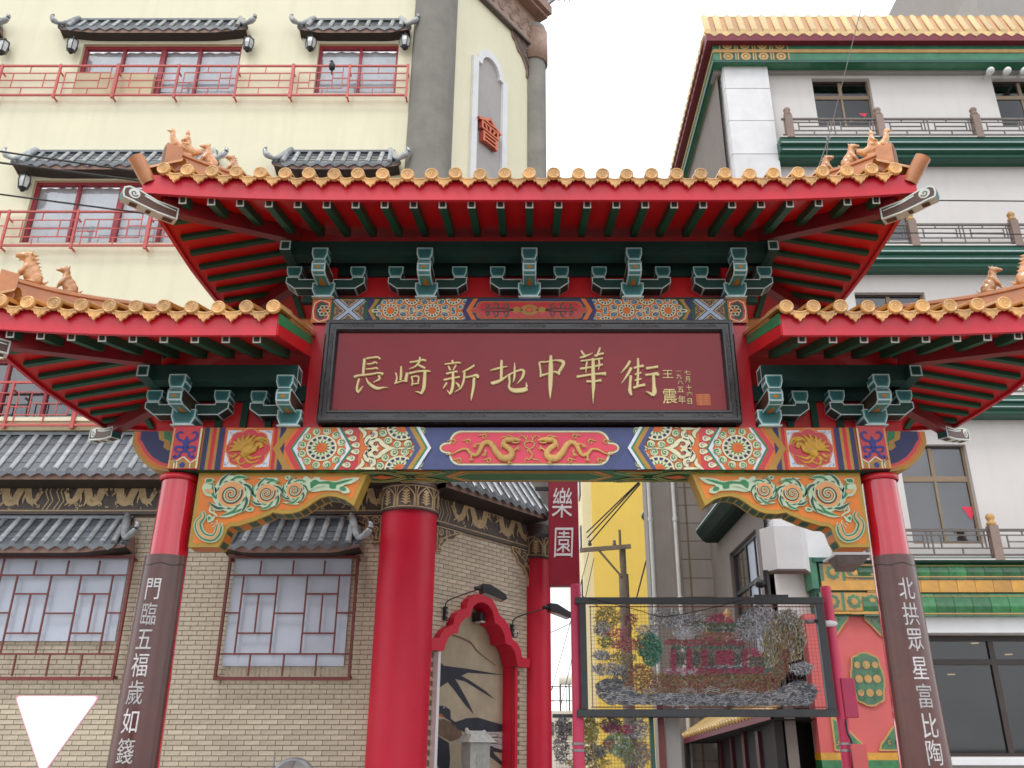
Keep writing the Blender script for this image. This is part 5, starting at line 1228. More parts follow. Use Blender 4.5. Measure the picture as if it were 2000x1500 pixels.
# ---- round corner columns
for (cx, cy, r, zb) in ((-1.97, 14.08, .452, 5.15), (.12, 16.62, .275, 4.92)):
    mb = MB(); mb.lathe([(r, 0), (r, zb)], 'col_red', n=48); c = obj('column', mb, lb, (cx, cy, 0))
    mb = MB(); mb.lathe([(r, zb + .62), (r * .99, 13.2), (r * .99, 22.0 if r > .4 else 18.0)], 'col_grey', n=48); mb.lathe([(r + .004, 11.40), (r + .004, 11.43)], 'niche_grey', n=48); obj('column_shaft', mb, c, (cx, cy, 0), label='grey upper shaft')
    mb = MB(); R2 = r + .02; mb.lathe([(r, zb - .03), (R2 + .015, zb - .03), (R2 + .015, zb), (R2, zb + .02), (R2, zb + .36), (R2 + .015, zb + .37), (R2 + .015, zb + .40), (R2 - .01, zb + .42), (r, zb + .62)], 'bronze', n=48)
    nl = 9 if r > .4 else 6; w = 2 * math.pi * R2 / nl
    for k in range(nl):
        a = -math.pi / 2 + 2 * math.pi * k / nl; P = Paint((0, 0, 0), step=.004)
        P.w = lambda u, v, l, a=a: Vector(((R2 + .001 + l * .004) * math.cos(a + u / R2), (R2 + .001 + l * .004) * math.sin(a + u / R2), v))
        for m in (1, -1):
            P.stroke([(m * w * .40, zb + .03, .020), (m * w * .40, zb + .21, .020)], 'frieze_gold', 2, 4); P.stroke([(m * w * .40, zb + .20, .020), (m * w * .26, zb + .27, .020), (0, zb + .345, .016)], 'frieze_gold', 2.2, 4)
            P.stroke([(m * w * .46, zb + .03, .012), (m * w * .46, zb + .25, .014), (m * w * .40, zb + .35, .016)], 'frieze_gold', 2, 4)
            for q in range(5): P.stroke([(0, zb + .05 + q * .045, .02), (m * w * .12, zb + .085 + q * .045, .026), (m * w * (.24 - .02 * q), zb + .085 + q * .045, .008)], 'frieze_gold', 2.5 + .1 * q, 3)
        P.stroke([(-w * .5, zb + .36, .022), (0, zb + .36, .022), (w * .5, zb + .36, .022)], 'frieze_gold', 1.5, 5); P.stroke([(-w * .5, zb + .014, .022), (0, zb + .014, .022), (w * .5, zb + .014, .022)], 'frieze_gold', 1.5, 5)
        P.stroke([(0, zb + .04, .03), (0, zb + .2, .03), (0, zb + .31, .006)], 'frieze_gold', 3, 4); P.disc((0, zb + .275), (w * .10, .022), 'frieze_gold', 3.3, 8); mb.merge(P)
    obj('capital', mb, c, (cx, cy, 0))
# ---- dragon friezes
DR = [(0, .55, .02), (.05, .42, .03), (.10, .30, .05), (.18, .22, .07), (.26, .30, .08), (.32, .55, .085), (.38, .72, .09), (.46, .70, .09), (.52, .48, .10), (.58, .25, .10), (.68, .20, .10), (.76, .32, .10), (.80, .55, .10), (.82, .70, .09), (.90, .74, .07)]
def frieze(Mx, x0, x1, z0, z1, nd, off=.02):
    mb = MB(); mb.box(x0, x1, -off, 0, z0, z1, 'bronze'); mb.box(x0, x1, -off - .05, 0, z0 - .05, z0, 'bronze'); mb.box(x0, x1, -off - .02, 0, z0, z0 + .03, 'frieze_gold')
    f = put('frieze', mb, Mx); H = z1 - z0 - .03; zb = z0 + .03
    seg = (x1 - x0) / nd
    for k in range(nd):
        P = Paint((0, -off - .0005, 0), step=.006); a = x0 + k * seg; rnd = random.Random(k + int(z0 * 7)); ch = .30; b0, b1 = a + ch + .04, a + seg - .02
        for xe in (a + .02, a + .09, a + .20, a + .27):      # bent border lines
            P.stroke([(xe, zb, .016), (xe + .08, zb + H * .28, .016)], 'frieze_gold', 1, 1); P.stroke([(xe + .08, zb + H * .28, .016), (xe, zb + H * .55, .016)], 'frieze_gold', 1, 1); P.stroke([(xe, zb + H * .55, .016), (xe + .08, zb + H * .9, .016)], 'frieze_gold', 1, 1)
        put('border_line', P, Mx, f)
        for m in (0, 1):
            P = Paint((0, -off - .0005, 0), step=.006); w = (b1 - b0) / 2; F = lambda u, v: ((b0 + u * w) if m == 0 else (b1 - u * w), zb + H * (.04 + v * .92)); ST = lambda L_, l=3, q=5: P.stroke([(*F(u, v), r * H) for u, v, r in L_], 'frieze_gold', l, q)
            ST([(u, v, r * 2.25) for u, v, r in DR], 2)
            ST([(.74, .72, .10), (.84, .80, .30), (.92, .76, .20), (1.0, .70, .06)]); ST([(.80, .88, .05), (.72, .96, .05), (.62, .93, .02)]); ST([(.86, .90, .05), (.80, .99, .04), (.74, .99, .01)])
            for u, v, du, dv in ((.30, .5, -.08, -.42), (.34, .5, .04, -.4), (.55, .35, .08, -.33), (.50, .35, -.04, -.33), (.74, .25, .12, -.18), (.80, .6, .16, -.25), (.42, .72, .04, .27), (.50, .70, .08, .24), (.36, .70, -.06, .25), (.2, .25, -.06, -.22), (.14, .26, -.09, -.2), (.05, .5, -.03, .42), (.10, .36, -.07, .3), (.62, .22, .05, .3), (.68, .24, .10, .25), (.95, .74, .03, -.2), (.9, .7, -.02, -.25)):
                ST([(u, v, .09), (u + du * .55 + .02, v + dv * .45, .055), (u + du, v + dv * .85, .012)], 3, 3)
            for q in range(9):
                u, v = rnd.uniform(0, 1), rnd.choice((rnd.uniform(.0, .2), rnd.uniform(.8, .97))); P.ring(F(u, v), .014, .030, 'frieze_gold', 1.5, 7, rnd.uniform(0, 6), rnd.uniform(6, 9))
            put('dragon_carving', P, Mx, f)
    return f
frieze(FM, -13.6, -2.35, 5.16, 5.76, 6); frieze(CM, .42, CH - .15, 5.09, 5.72, 1)
frieze_top = None
# carved brackets under the friezes
def carved(Mx, x, z, w, h, sg, mt='frieze_gold', bk='bronze'):
    mb = MB(); pl = [(0, 0), (w, 0), (w * .93, -h * .16), (w * .80, -h * .22), (w * .66, -h * .42), (w * .45, -h * .48), (w * .30, -h * .64), (w * .2, -h * .8), (w * .22, -h), (0, -h)]
    pl = [(x + sg * a, z + b) for a, b in pl]; mb.ext([(a, -.05, b) for a, b in pl], (0, .05, 0), mt); q = inset(pl, .018); mb.add([(a, -.0505, b) for a, b in q], [list(range(len(q)))], bk)
    P = Paint((0, -.0505, 0), step=.006)
    for u, v, r in ((.14, -.22, .2), (.42, -.22, .18), (.70, -.12, .10), (.14, -.55, .16), (.36, -.42, .10), (.10, -.84, .10)): P.spiral((x + sg * w * u, z + h * v), r * min(w, h) * .85, 1.5, u * 20, sg, .022, .012, mt, 2, 12)
    P.stroke([(x + sg * w * .03, z - h * .9, .02), (x + sg * w * .25, z - h * .45, .02), (x + sg * w * .9, z - h * .06, .012)], mt, 2); mb.merge(P); put('carved_bracket', mb, Mx)
carved(FM, -2.40, 5.10, .62, .44, -1); carved(CM, .42, 5.03, .62, .42, 1); carved(CM, CH - .16, 5.03, .62, .66, -1)
# ---- upper corner: cream wall, arched grey niche with an orange character, bronze cornice
mb = MB(); wall_grid(mb, 0, CH, zS - .1, 18.6, [], 'cream'); put('wall', mb, CM, label='cream wall of the cut-off corner')
xl, xr_ = cx_(921, 230, .05)[0], cx_(990, 230, .05)[0]; zsp = cx_(991, 166, .05)[1]; xm = (xl + xr_) / 2; hw = (xr_ - xl) / 2; zbot = 8.2
def archo(d, zb):
    w = hw - d; pts = [(xm - w, zb), (xm - w, zsp - d * .4), (xm - w * .72, zsp - d * .4)]
    pts += [(xm - w * .72 * math.cos(math.pi * i / 12), zsp - d * .3 + (w * .82) * math.sin(math.pi * i / 12)) for i in range(1, 12)]
    return pts + [(xm + w * .72, zsp - d * .4), (xm + w, zsp - d * .4), (xm + w, zb)]
A, Bq = archo(0, zbot), archo(.17, zbot)
mb = MB(); n = len(A); vs = [(x, -.07, z) for x, z in A] + [(x, -.07, z) for x, z in Bq]
mb.add(vs, [(i, i + 1, n + i + 1, n + i) for i in range(n - 1)], 'niche_white')
for P_, sg in ((A, 1), (Bq, -1)): mb.add([(x, -.07, z) for x, z in P_] + [(x, .0, z) for x, z in P_], [(i, i + 1, n + i + 1, n + i) for i in range(n - 1)], 'niche_white')
nf = put('arched_niche', mb, CM)
mb = MB(); mb.add([(x, -.004, z) for x, z in archo(.10, zbot)], [list(range(n))], 'niche_grey'); put('niche_panel', mb, CM, nf)
c = cx_(956, 258, .1); sc = 1.0
mb = glyph_mb('會', lambda u, v, f: (c[0] + u * .84, -.13 if f else -.03, c[1] + v * .78), 'sign_orange', 'sign_orange_side')
mb.xf(CM); ch_ = obj('wall_character', mb); tag(ch_, 'orange raised character fixed in the grey arched niche', 'sign'); WL[ch_.name] = Vector((0, 0, 0))
zc1 = cx_(1025, 84)[1]; zc0 = cx_(1020, 40)[1]
mb = MB(); mb.box(-.1, CH, -.10, 0, zc1, zc1 + .95, 'bronze_pale'); mb.box(-.1, CH, -.13, 0, zc1 - .06, zc1, 'bronze'); P = Paint((0, -.1005, 0), step=.005)
for k in range(26): P.spiral((.15 + k * .12, zc1 + .45 + .18 * math.sin(k * 2.1)), .12, 1.3, k * 1.1, (-1) ** k, .05, .02, 'bronze_pale', 2 + (k % 3), 10)
mb.merge(P); cn = put('cornice', mb, CM)
mb = MB(); mb.box(-1.0, CH + .1, -.35, 0, zc1 + .95, zc1 + 1.05, 'eave_brown'); mb.box(-1.0, CH + .14, -.45, 0, zc1 + 1.05, zc1 + 1.3, 'eave_brown'); put('cornice_soffit', mb, CM, cn)
carved(CM, CH - .18, zc1 - .07, .75, .95, -1, 'bronze_pale', 'bronze')
mb = MB(); r = .29; mb.lathe([(r + .0, zc1 - .42), (r + .03, zc1 - .42), (r + .03, zc1 + .55), (r, zc1 + .55)], 'bronze_pale', n=40); obj('column_band', mb, lb, (.12, 16.62, 0))
mb = MB(); e = CM @ Vector((CH - .05, -.3, zc1 + 1.25))
for k in range(7):
    a = k * .9; mb.tube(crom([(e.x - .5 + k * .1, e.y, e.z + .05), (e.x - .35 + k * .12, e.y - .05, e.z + .25 + .05 * (k % 3)), (e.x - .2 + k * .13, e.y, e.z + .35 + .08 * (k % 2)), (e.x - .1 + k * .13, e.y, e.z + .2)], 4), [.06 - .003 * i for i in range(13)], 'roof_light', 7)
obj('cornice_scroll', mb, lb)
# ---- brick storey
GX = .2316; GZ = .0714; rects_f = []
pl_, pt = fx(433, 1300, .0), fx(465, 1090, .0)
fr0 = (fx(449, 1090, .12)[0], fx(702, 1090, .12)[0], fx(546, 1329, .12)[1], fx(546, 1086, .12)[1]); pn0 = (fx(446, 1200, .05)[0], fx(679, 1200, .05)[0], fx(546, 1301, .05)[1], fx(546, 1089, .05)[1])
wide = fr0[1] - fr0[0]; fr1x = fx(262, 1100, .12)[0]; fr1 = (fr1x - wide * 1.62, fr1x, fr0[2] + .0, fr0[3]); pn1 = (fr1[0] + .12, fx(240, 1160, .05)[0], fx(100, 1252, .05)[1], pn0[3])
arch_out_px = [(838.6, 1246.0), (857.9, 1246.0), (861.6, 1238.6), (868.2, 1229.2), (876.9, 1223.8), (885.8, 1219.8), (887.7, 1207.0), (893.7, 1197.1), (903.0, 1190.7), (911.4, 1188.2), (912.2, 1182.3), (916.4, 1170.0), (925.7, 1162.1), (937.3, 1159.1), (950.4, 1161.6), (962.0, 1170.7), (970.1, 1186.3), (976.1, 1202.0), (984.9, 1208.5), (992.3, 1219.3), (997.8, 1233.6), (1000.7, 1247.9), (1011.6, 1257.3), (1017.5, 1269.6), (1019.5, 1283.5), (1036.0, 1287.9)]
arch_in_px = [(838.6, 1269.6), (867.7, 1270.6), (870.5, 1258.3), (876.4, 1245.0), (885.3, 1238.1), (895.1, 1236.1), (896.1, 1226.2), (901.6, 1215.1), (909.9, 1207.0), (919.3, 1204.5), (920.8, 1194.6), (925.2, 1183.8), (933.6, 1177.4), (942.3, 1175.9), (953.4, 1180.8), (961.3, 1191.7), (965.7, 1208.5), (967.2, 1216.8), (977.5, 1223.8), (985.4, 1238.6), (988.2, 1257.1), (998.3, 1261.3), (1006.2, 1275.1), (1009.1, 1289.9), (1011.6, 1301.2), (1033.8, 1304.2)]
AO = [cx_(x, y, .14) for x, y in arch_out_px]; AI = [cx_(x, y, .14) for x, y in arch_in_px]
nx0, nx1 = AI[1][0], AI[-2][0]; zq0 = min(z for x, z in AO)
def inpoly(x, z, P):
    r = False
    for i in range(len(P)):
        (x1, z1), (x2, z2) = P[i - 1], P[i]
        if (z1 > z) != (z2 > z) and x < (x2 - x1) * (z - z1) / (z2 - z1) + x1: r = not r
    return r
cutin = [(AI[1][0] - .05, -1)] + AI[1:-1] + [(AI[-2][0] + .05, -1)]
mb = MB(); wall_grid(mb, -14, -1.8, 0, zS, [], 'mortar'); wf = put('brick_wall', mb, FM)
mb = MB(); inx0, inx1, ztop = nx0 - .03, nx1 + .03, max(z for x, z in AI) + .05
wall_grid(mb, 0, CH, 0, zS, [(inx0, inx1, -.0, ztop)], 'mortar', .02); wc = put('brick_wall', mb, CM)
def bricks(Mx, x0, x1, blocked, wall, n_single, pxy):
    b = MB(); b.box(-GX / 2 + .005, GX / 2 - .005, -.008, .004, -GZ / 2 + .0052, GZ / 2 - .0052, 'brick'); BM = b.mesh('brick'); half = MB(); half.box(-GX / 4 + .004, GX / 4 - .004, -.008, .004, -GZ / 2 + .0052, GZ / 2 - .0052, 'brick')
    L_ = []; rows = int(5.1 / GZ)
    for j in range(int(.9 / GZ), rows):
        z = (j + .5) * GZ; x = x0 + (GX / 2 if j % 2 else 0)
        while x < x1:
            c = x + GX / 2
            if not blocked(c, z): L_.append((c, z))
            x += GX
    rnd = random.Random(5); vis = []
    for c, z in L_:
        p = Mx @ Vector((c, 0, z)); d = p.y * _c + (p.z - EYE) * _s; px = CX + FPX * p.x / d; py = CY - FPX * ((p.z - EYE) * _c - p.y * _s) / d
        vis.append((d if pxy(px, py) else 1e3 + d, c, z))
    vis.sort(); big = MB(); rot = Mx.to_euler()
    for k, (d, c, z) in enumerate(vis):
        if k < n_single and d < 1e3:
            o = obj('brick', BM, wall, Mx @ Vector((c, rnd.uniform(-.002, .001), z)), rot=rot)
        else: big.merge(b, Mx @ Matrix.Translation((c, rnd.uniform(-.002, .001), z)))
    obj('brickwork', big, wall, kind='stuff')
inr = lambda x, z, r, m=0: r[0] - m < x < r[1] + m and r[2] - m < z < r[3] + m
bricks(FM, -13.6, -2.3, lambda x, z: inr(x, z, pn0, -.13) or inr(x, z, pn1, -.13), wf, 296, lambda x, y: 330 < x < 735 and 1075 < y < 1500 or 0 < x < 215 and 1335 < y)
bricks(CM, .30, CH - .16, lambda x, z: any(inpoly(x + d * GX * .48, z + e * GZ * .4, cutin) for d in (-1, 0, 1) for e in (-1, 1)), wc, 290, lambda x, y: 840 < x < 1035 and 1000 < y < 1310)
# soldier course strip and frosted windows with lattice
def lattice_window(fr, pn, mods):
    mb = MB(); mb.box(pn[0], pn[1], -.055, -.002, pn[2], pn[3], 'acrylic')
    w = put('frosted_window', mb, FM); y = -.14; t = .038
    m2 = MB(); a, b, c, d = fr
    m2.box(a, a + t, y - .03, y + .03, c, d, 'lattice_red'); m2.box(b - t, b, y - .03, y + .03, c, d, 'lattice_red'); m2.box(a + t, b - t, y - .03, y + .03, c, c + t * 1.3, 'lattice_red'); m2.box(a + t, b - t, y - .03, y + .03, d - t, d, 'lattice_red')
    for x in (a + .02, b - .02):
        for z in (c + .05, d - .05): m2.box(x - .02, x + .02, y, .02, z - .02, z + .02, 'lattice_red')
    put('window_frame', m2, FM, w); zr = lambda py: c + (d - c) * (1080 - py) / (1080 - 465)
    B = .012
    for k in range(mods):
        u0 = b - (k + 1) * wide if True else 0; U = lambda u: max(a + t, min(b - t, u0 + u * wide)); m2 = MB()
        hb = lambda p, q, py: m2.box(U(p), U(q), y - B, y + B, zr(py) - B, zr(py) + B, 'lattice_red') if U(q) > U(p) + .01 else None
        vb = lambda u, p, q: m2.box(U(u) - B, U(u) + B, y - B * .97, y + B * .97, zr(q), zr(p), 'lattice_red') if U(u) > a + t + .02 else None
        hb(0, 1, 565); hb(0, 1, 955)
        for u in (.25, .5, .74): vb(u, 490, 565); vb(u, 955, 1060)
        for u in (.13, .39, .617, .86): vb(u, 565, 955)
        for u in (.26, .745): vb(u, 660, 855)
        for p, q in ((.13, .39), (.617, .86)): hb(p, q, 660); hb(p, q, 855)
        hb(.39, .617, 757); hb(0, .13, 755); hb(.86, 1, 755)
        if k: vb(1.0, 480, 1060)
        put('lattice', m2, FM, w)
    m2 = MB(); x = pn[0] + .05
    while x < pn[1]: m2.box(x, x + .055, -.012, .003, c + .05, pn[2] - .012, 'brick'); x += .0665
    if pn is pn0: put('soldier_course', m2, FM, w, kind='stuff')
    return w
lattice_window(fr0, pn0, 1); lattice_window(fr1, pn1, 2)
# ---- scalloped red arch with a painted recess
mb = MB(); F = [(x, -.14, z) for x, z in AO]; G = [(x, -.14, z) for x, z in AI]; n, m = len(F), len(G)
mb.add(F + G, [[*range(n)] + [n + i for i in range(m - 1, -1, -1)]], 'arch_red')
mb.add(F + [(x, .02, z) for x, _, z in F], [(i, i + 1, n + i + 1, n + i) for i in range(n - 1)], 'arch_red', False); mb.add(G + [(x, .20, z) for x, _, z in G], [(i, m + i, m + i + 1, i + 1) for i in range(m - 1)], 'arch_red', False)
for a, b in ((F[0], G[0]), (F[-1], G[-1])): mb.add([a, b, (b[0], .02, b[2]), (a[0], .02, a[2])], [(0, 1, 2, 3)], 'arch_red')
ar = put('arch', mb, CM)
mb = MB(); D = .22
mb.add([(inx0 - .1, D, 0), (inx1 + .1, D, 0), (inx1 + .1, D, ztop + .1), (inx0 - .1, D, ztop + .1)], [(0, 1, 2, 3)], 'mural_ground')
mb.add([(inx0, .0, 0), (inx0, D, 0), (inx0, D, ztop), (inx0, .0, ztop)], [(0, 1, 2, 3)], 'niche_white'); mb.add([(inx1, .0, 0), (inx1, D, 0), (inx1, D, ztop), (inx1, .0, ztop)], [(0, 1, 2, 3)], 'arch_red'); mb.add([(inx0, 0, ztop), (inx1, 0, ztop), (inx1, D, ztop), (inx0, D, ztop)], [(0, 1, 2, 3)], 'mural_ground')
mb.box(inx0 - .06, inx0, -.10, .0, 0, AI[1][1] - .02, 'niche_white'); mb.box(inx1 - .0, inx1 + .07, -.06, 0, 0, AI[-2][1] - .02, 'arch_red')
rc = put('recess', mb, CM)
mq = lambda x, y: cx_(830 + x / 4.053, 1130 + y / 4.053, -D + .004)
P = Paint((0, D - .002, 0), step=.001, clip=(inx0, inx1 + .09, .3, ztop))
def pp(L_, mt, l): P.poly([mq(x, y) for x, y in L_], mt, l)
pp([(60, 640), (100, 640), (150, 690), (330, 712), (500, 742), (640, 765), (480, 755), (340, 745), (290, 770), (360, 810), (480, 890), (556, 960), (440, 890), (320, 815), (240, 795), (290, 880), (350, 990), (388, 1075), (310, 990), (230, 880), (180, 820), (120, 860), (70, 870)], 'swallow_blue', 2)
pp([(80, 1060), (100, 1010), (150, 1005), (200, 1040), (205, 1110), (240, 1135), (330, 1105), (420, 1100), (520, 1130), (650, 1165), (665, 1200), (560, 1215), (430, 1210), (330, 1225), (260, 1190), (200, 1130), (140, 1090)], 'swallow_blue', 3)
pp([(85, 1060), (130, 1070), (165, 1105), (110, 1085)], 'swallow_orange', 4); pp([(95, 1120), (150, 1110), (230, 1150), (290, 1210), (300, 1260), (200, 1290), (110, 1240), (85, 1180)], 'swallow_brown', 2)
pp([(60, 1180), (110, 1250), (190, 1300), (200, 1420), (190, 1540), (130, 1540), (60, 1400)], 'swallow_blue', 2); pp([(480, 1310), (560, 1340), (665, 1372), (640, 1385), (540, 1370), (560, 1400), (665, 1500), (650, 1510), (500, 1400)], 'swallow_blue', 2)
pp([(470, 1215), (670, 1215), (670, 1360), (540, 1350), (500, 1320), (560, 1300), (540, 1270), (470, 1240)], 'cloud_white', 1)
for y in (1235, 1285, 1330): P.stroke([(*mq(470, y), .012), (*mq(560, y - 5), .012), (*mq(580, y + 15), .012), (*mq(520, y + 22), .012), (*mq(660, y + 28), .012)], 'swallow_brown', 2)
P.stroke([(*mq(200, 440), .02), (*mq(350, 500), .04), (*mq(420, 580), .03), (*mq(560, 690), .012)], 'swallow_brown', 2); P.ring(mq(150, 1018), .012, .02, 'cloud_white', 5, 10)
put('swallow_mural', P, CM, rc)
mb = MB(); c = cx_(940, 1208, -.05); mb.box(c[0] - .06, c[0] + .06, .02, .2, c[1] - .05, c[1] + .1, 'black_metal'); mb.box(c[0] - .05, c[0] + .05, .0, .15, c[1] - .07, c[1] - .045, 'lamp_glass'); put('ceiling_lamp', mb, CM, rc)
# stone lantern standing in the recess
p = atp(929, 1460, C0 + Nc * .26, Nc); zt_ = atp(929, 1424, C0 + Nc * .26, Nc).z; ze_ = atp(929, 1447, C0 + Nc * .26, Nc).z
sl_ = thing('stone_lantern', (p.x, p.y, 0), 'pale stone lantern with a curled roof inside the red arched recess', 'lantern')
mat('lantern_stone', (.40, .41, .38), .85, .18, 14, .4, 90)
def sq(mb, w0, w1, z0, z1):
    v = [(sx * w0, sy * w0, z0) for sx, sy in ((-1, -1), (1, -1), (1, 1), (-1, 1))] + [(sx * w1, sy * w1, z1) for sx, sy in ((-1, -1), (1, -1), (1, 1), (-1, 1))]
    mb.add(v, [(3, 2, 1, 0), (4, 5, 6, 7)] + [(i, (i + 1) % 4, (i + 1) % 4 + 4, i + 4) for i in range(4)], 'lantern_stone')
mb = MB(); sq(mb, .16, .17, .9, ze_ - .02); sq(mb, .2, .2, .0, .9); obj('body', mb, sl_, (p.x, p.y, 0), rot=(0, 0, .5))
mb = MB(); sq(mb, .06, .06, 1.35, 1.52); mb.v = [(x, y - .115, z) for x, y, z in mb.v]; obj('opening', mb, sl_, (p.x, p.y, 0), rot=(0, 0, .5))
mb = MB(); sq(mb, .24, .15, ze_ - .02, ze_ + .10); mb.tube([(-.13, 0, ze_ + .10), (.13, 0, ze_ + .10)], .05, 'lantern_stone', 8)
for s in (-1, 1): mb.tube([(s * .10, 0, ze_ + .09), (s * .16, 0, ze_ + .13), (s * .17, 0, ze_ + .19)], [.06, .045, .02], 'lantern_stone', 7)
obj('lantern_roof', mb, sl_, (p.x, p.y, 0), rot=(0, 0, .5))
# =====================================================================  RIGHT BUILDING
mat('plaster', (.66, .625, .60), .8, .04, .9, .06, 110, streak=.14, scol=(.44, .42, .40)); mat('plaster_grey', (.33, .315, .30), .85, .06, 1.2, .06, 90, streak=.2, scol=(.24, .23, .22))
mat('stone_slab', (.72, .72, .73), .7, .07, 2.5, .08, 60, streak=.12, scol=(.46, .46, .46)); mat('concrete', (.29, .26, .235), .85, .08, 1.6, .1, 60, streak=.25, scol=(.22, .2, .18))
mat('green_trim', (.010, .085, .055), .4, .12, 4, .03, 20); mat('green_light', (.035, .20, .10), .4, .25, 3, .1, 20, coat=.2); mat('glaze_green', (.022, .15, .045), .22, .45, 5, .12, 12, coat=.5)
mat('glaze_yellow', (.52, .25, .015), .25, .25, 4, .1, 14, coat=.4); mat('roof_yellow', (.64, .44, .18), .35, .2, 8, .1, 50, coat=.25); mat('eave_maroon', (.16, .015, .03), .5, .2, 5); mat('ochre_line', (.52, .30, .10), .45, .15, 6)
mat('rail_brown', (.24, .17, .14), .5, .15, 6); mat('rail_dark', (.15, .125, .115), .5, .2, 8); mat('gold_cap', (.48, .27, .09), .4, .2, 12); mat('bronze_frame', (.24, .17, .105), .45, .15, 8); mat('dark_frame', (.035, .024, .02), .4, .2, 6)
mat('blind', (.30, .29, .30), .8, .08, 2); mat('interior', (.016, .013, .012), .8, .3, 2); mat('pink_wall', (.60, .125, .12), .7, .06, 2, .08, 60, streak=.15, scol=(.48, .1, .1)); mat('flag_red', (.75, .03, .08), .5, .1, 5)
mat('white_paint', (.74, .75, .76), .5, .05, 3, streak=.1, scol=(.6, .6, .6)); mat('yellow_wall', (.80, .56, .11), .8, .04, .6, .05, 80, streak=.12, scol=(.62, .42, .09)); mat('yellow_pale', (.80, .70, .42), .8, .05, .6)
mat('pole_wood', (.20, .16, .12), .85, .25, 7, .3, 40); mat('cable', (.018, .018, .018), .6, .2, 10); mat('pipe_white', (.62, .62, .60), .5, .1, 3); mat('warm_lamp', (.9, .7, .4), .3, .05, 5)
glass_mat('shop_pane', (.5, .5, .5), .012)
m = bpy.data.materials.new('lamp_on'); m.use_nodes = True; bs = m.node_tree.nodes['Principled BSDF']; bs.inputs['Emission Color'].default_value = (1, .72, .35, 1); bs.inputs['Emission Strength'].default_value = 1.6; M['lamp_on'] = m
mat('side_plaster_shaded', (.21, .18, .16), .85, .08, 1.5, .06, 90, streak=.3, scol=(.13, .11, .10)); mat('ledge_dark', (.006, .020, .014), .7, .2, 3, spec=.25)  # side plaster is a darkened copy; the narrow street's shadow is in its colour
mat('door_red', (.06, .006, .010), .5, .2, 4)
YR = 17.0; XS = 4.62
rb = thing('restaurant_building', (8, YR, 0), 'pale plastered building with gold tiled eaves and dark green balcony ledges', 'building')
RM_ = Matrix.Translation((0, YR, 0))
SMx = Matrix(((0, 1, 0, XS), (1, 0, 0, YR), (0, 0, 1, 0), (0, 0, 0, 1)))  # street side: local x runs back along the street, local -y faces the street
def rx(px, py, off=0):
    p = at(px, py, YR - off); return (p.x, p.z)
def sx_(px, py, off=0):
    p = atp(px, py, Vector((XS - off, 0, 0)), Vector((-1, 0, 0))); return (p.y - YR, p.z)
def rput(name, mb, Mx=RM_, parent=rb, **k): mb.xf(Mx); return obj(name, mb, parent, loc=(0, 0, 0), **k)
def rwin(px0, px1, py0, py1, mid=None):
    pm = (py0 + py1) / 2; return [rx(px0, pm)[0], rx(px1, pm)[0], rx((px0 + px1) / 2, py1)[1], rx((px0 + px1) / 2, py0)[1]]
zt0 = rx(1650, 127)[1] + .3
W1 = rwin(1592, 1706, 153, 246); w_ = W1[1] - W1[0]; pitch_ = rx(1945, 190)[0] - W1[0]
HO = [[W1[0] + k * pitch_, W1[1] + k * pitch_, W1[2], W1[3]] for k in range(4)]
z2b, z2t = rx(1900, 470)[1], rx(1900, 330)[1]
HO += [[W1[0] + k * pitch_ + .35, W1[1] + k * pitch_ + .35, z2b, z2t] for k in range(4)]
W3 = rwin(1682, 1822, 571, 742); HO += [[W3[0] + k * pitch_, W3[1] + k * pitch_, W3[2], W3[3]] for k in range(3)]
W4 = rwin(1768, 1905, 868, 1062); HO += [W4, [W4[0] + 4.2, W4[1] + 4.2, W4[2], W4[3]]]
zg1, zg0 = rx(1850, 1240)[1], rx(1850, 1478)[1]; xg = rx(1800, 1360)[0]
HO += [[xg - .2, 14.0, zg0, zg1]]
xw0 = rx(1415, 200)[0]
mb = MB(); wall_grid(mb, XS + .1, 16, 0, zt0, HO + [[XS + .1, rx(1604, 1340, .3)[0] - .1, 0, rx(1850, 1204, .4)[1]]], 'plaster', .22); wl = rput('wall', mb, label='pale plastered front wall')
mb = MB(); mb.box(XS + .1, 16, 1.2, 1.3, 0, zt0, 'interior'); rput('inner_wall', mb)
def bwindow(h, glassy='pane_dark', tr=.34, fm='bronze_frame', inner='blind', lights=2):
    a, b, c, d = h; mb = MB(); w = .05; y = .12
    mb.box(a, a + w, y, y + .06, c, d, fm); mb.box(b - w, b, y, y + .06, c, d, fm); mb.box(a + w, b - w, y, y + .06, c, c + w, fm); mb.box(a + w, b - w, y, y + .06, d - w, d, 'dark_frame')
    zt = d - (d - c) * tr; mb.box(a + w, b - w, y - .005, y + .055, zt - .06, zt + .05, fm)
    f = rput('window', mb)
    for k in range(1, lights):
        x = a + (b - a) * k / lights; m2 = MB(); m2.box(x - .04, x + .04, y - .002, y + .058, zt + .051, d - w - .001, fm); m2.box(x - .025, x + .025, y - .002, y + .058, c + w + .001, zt - .061, fm); rput('mullion', m2, RM_, f)
    for k in range(lights):
        x0, x1 = a + (b - a) * k / lights + .03, a + (b - a) * (k + 1) / lights - .03
        m2 = MB(); m2.box(x0, x1, y + .02, y + .03, c + .03, zt, glassy); rput('pane', m2, RM_, f); m2 = MB(); m2.box(x0, x1, y + .021, y + .031, zt + .01, d - .03, glassy); rput('pane', m2, RM_, f)
    m2 = MB(); m2.box(a, b, y + .12, y + .14, c, d, inner); rput('blind', m2, RM_, f); return f
wins = [bwindow(h) for h in HO[:-1]]
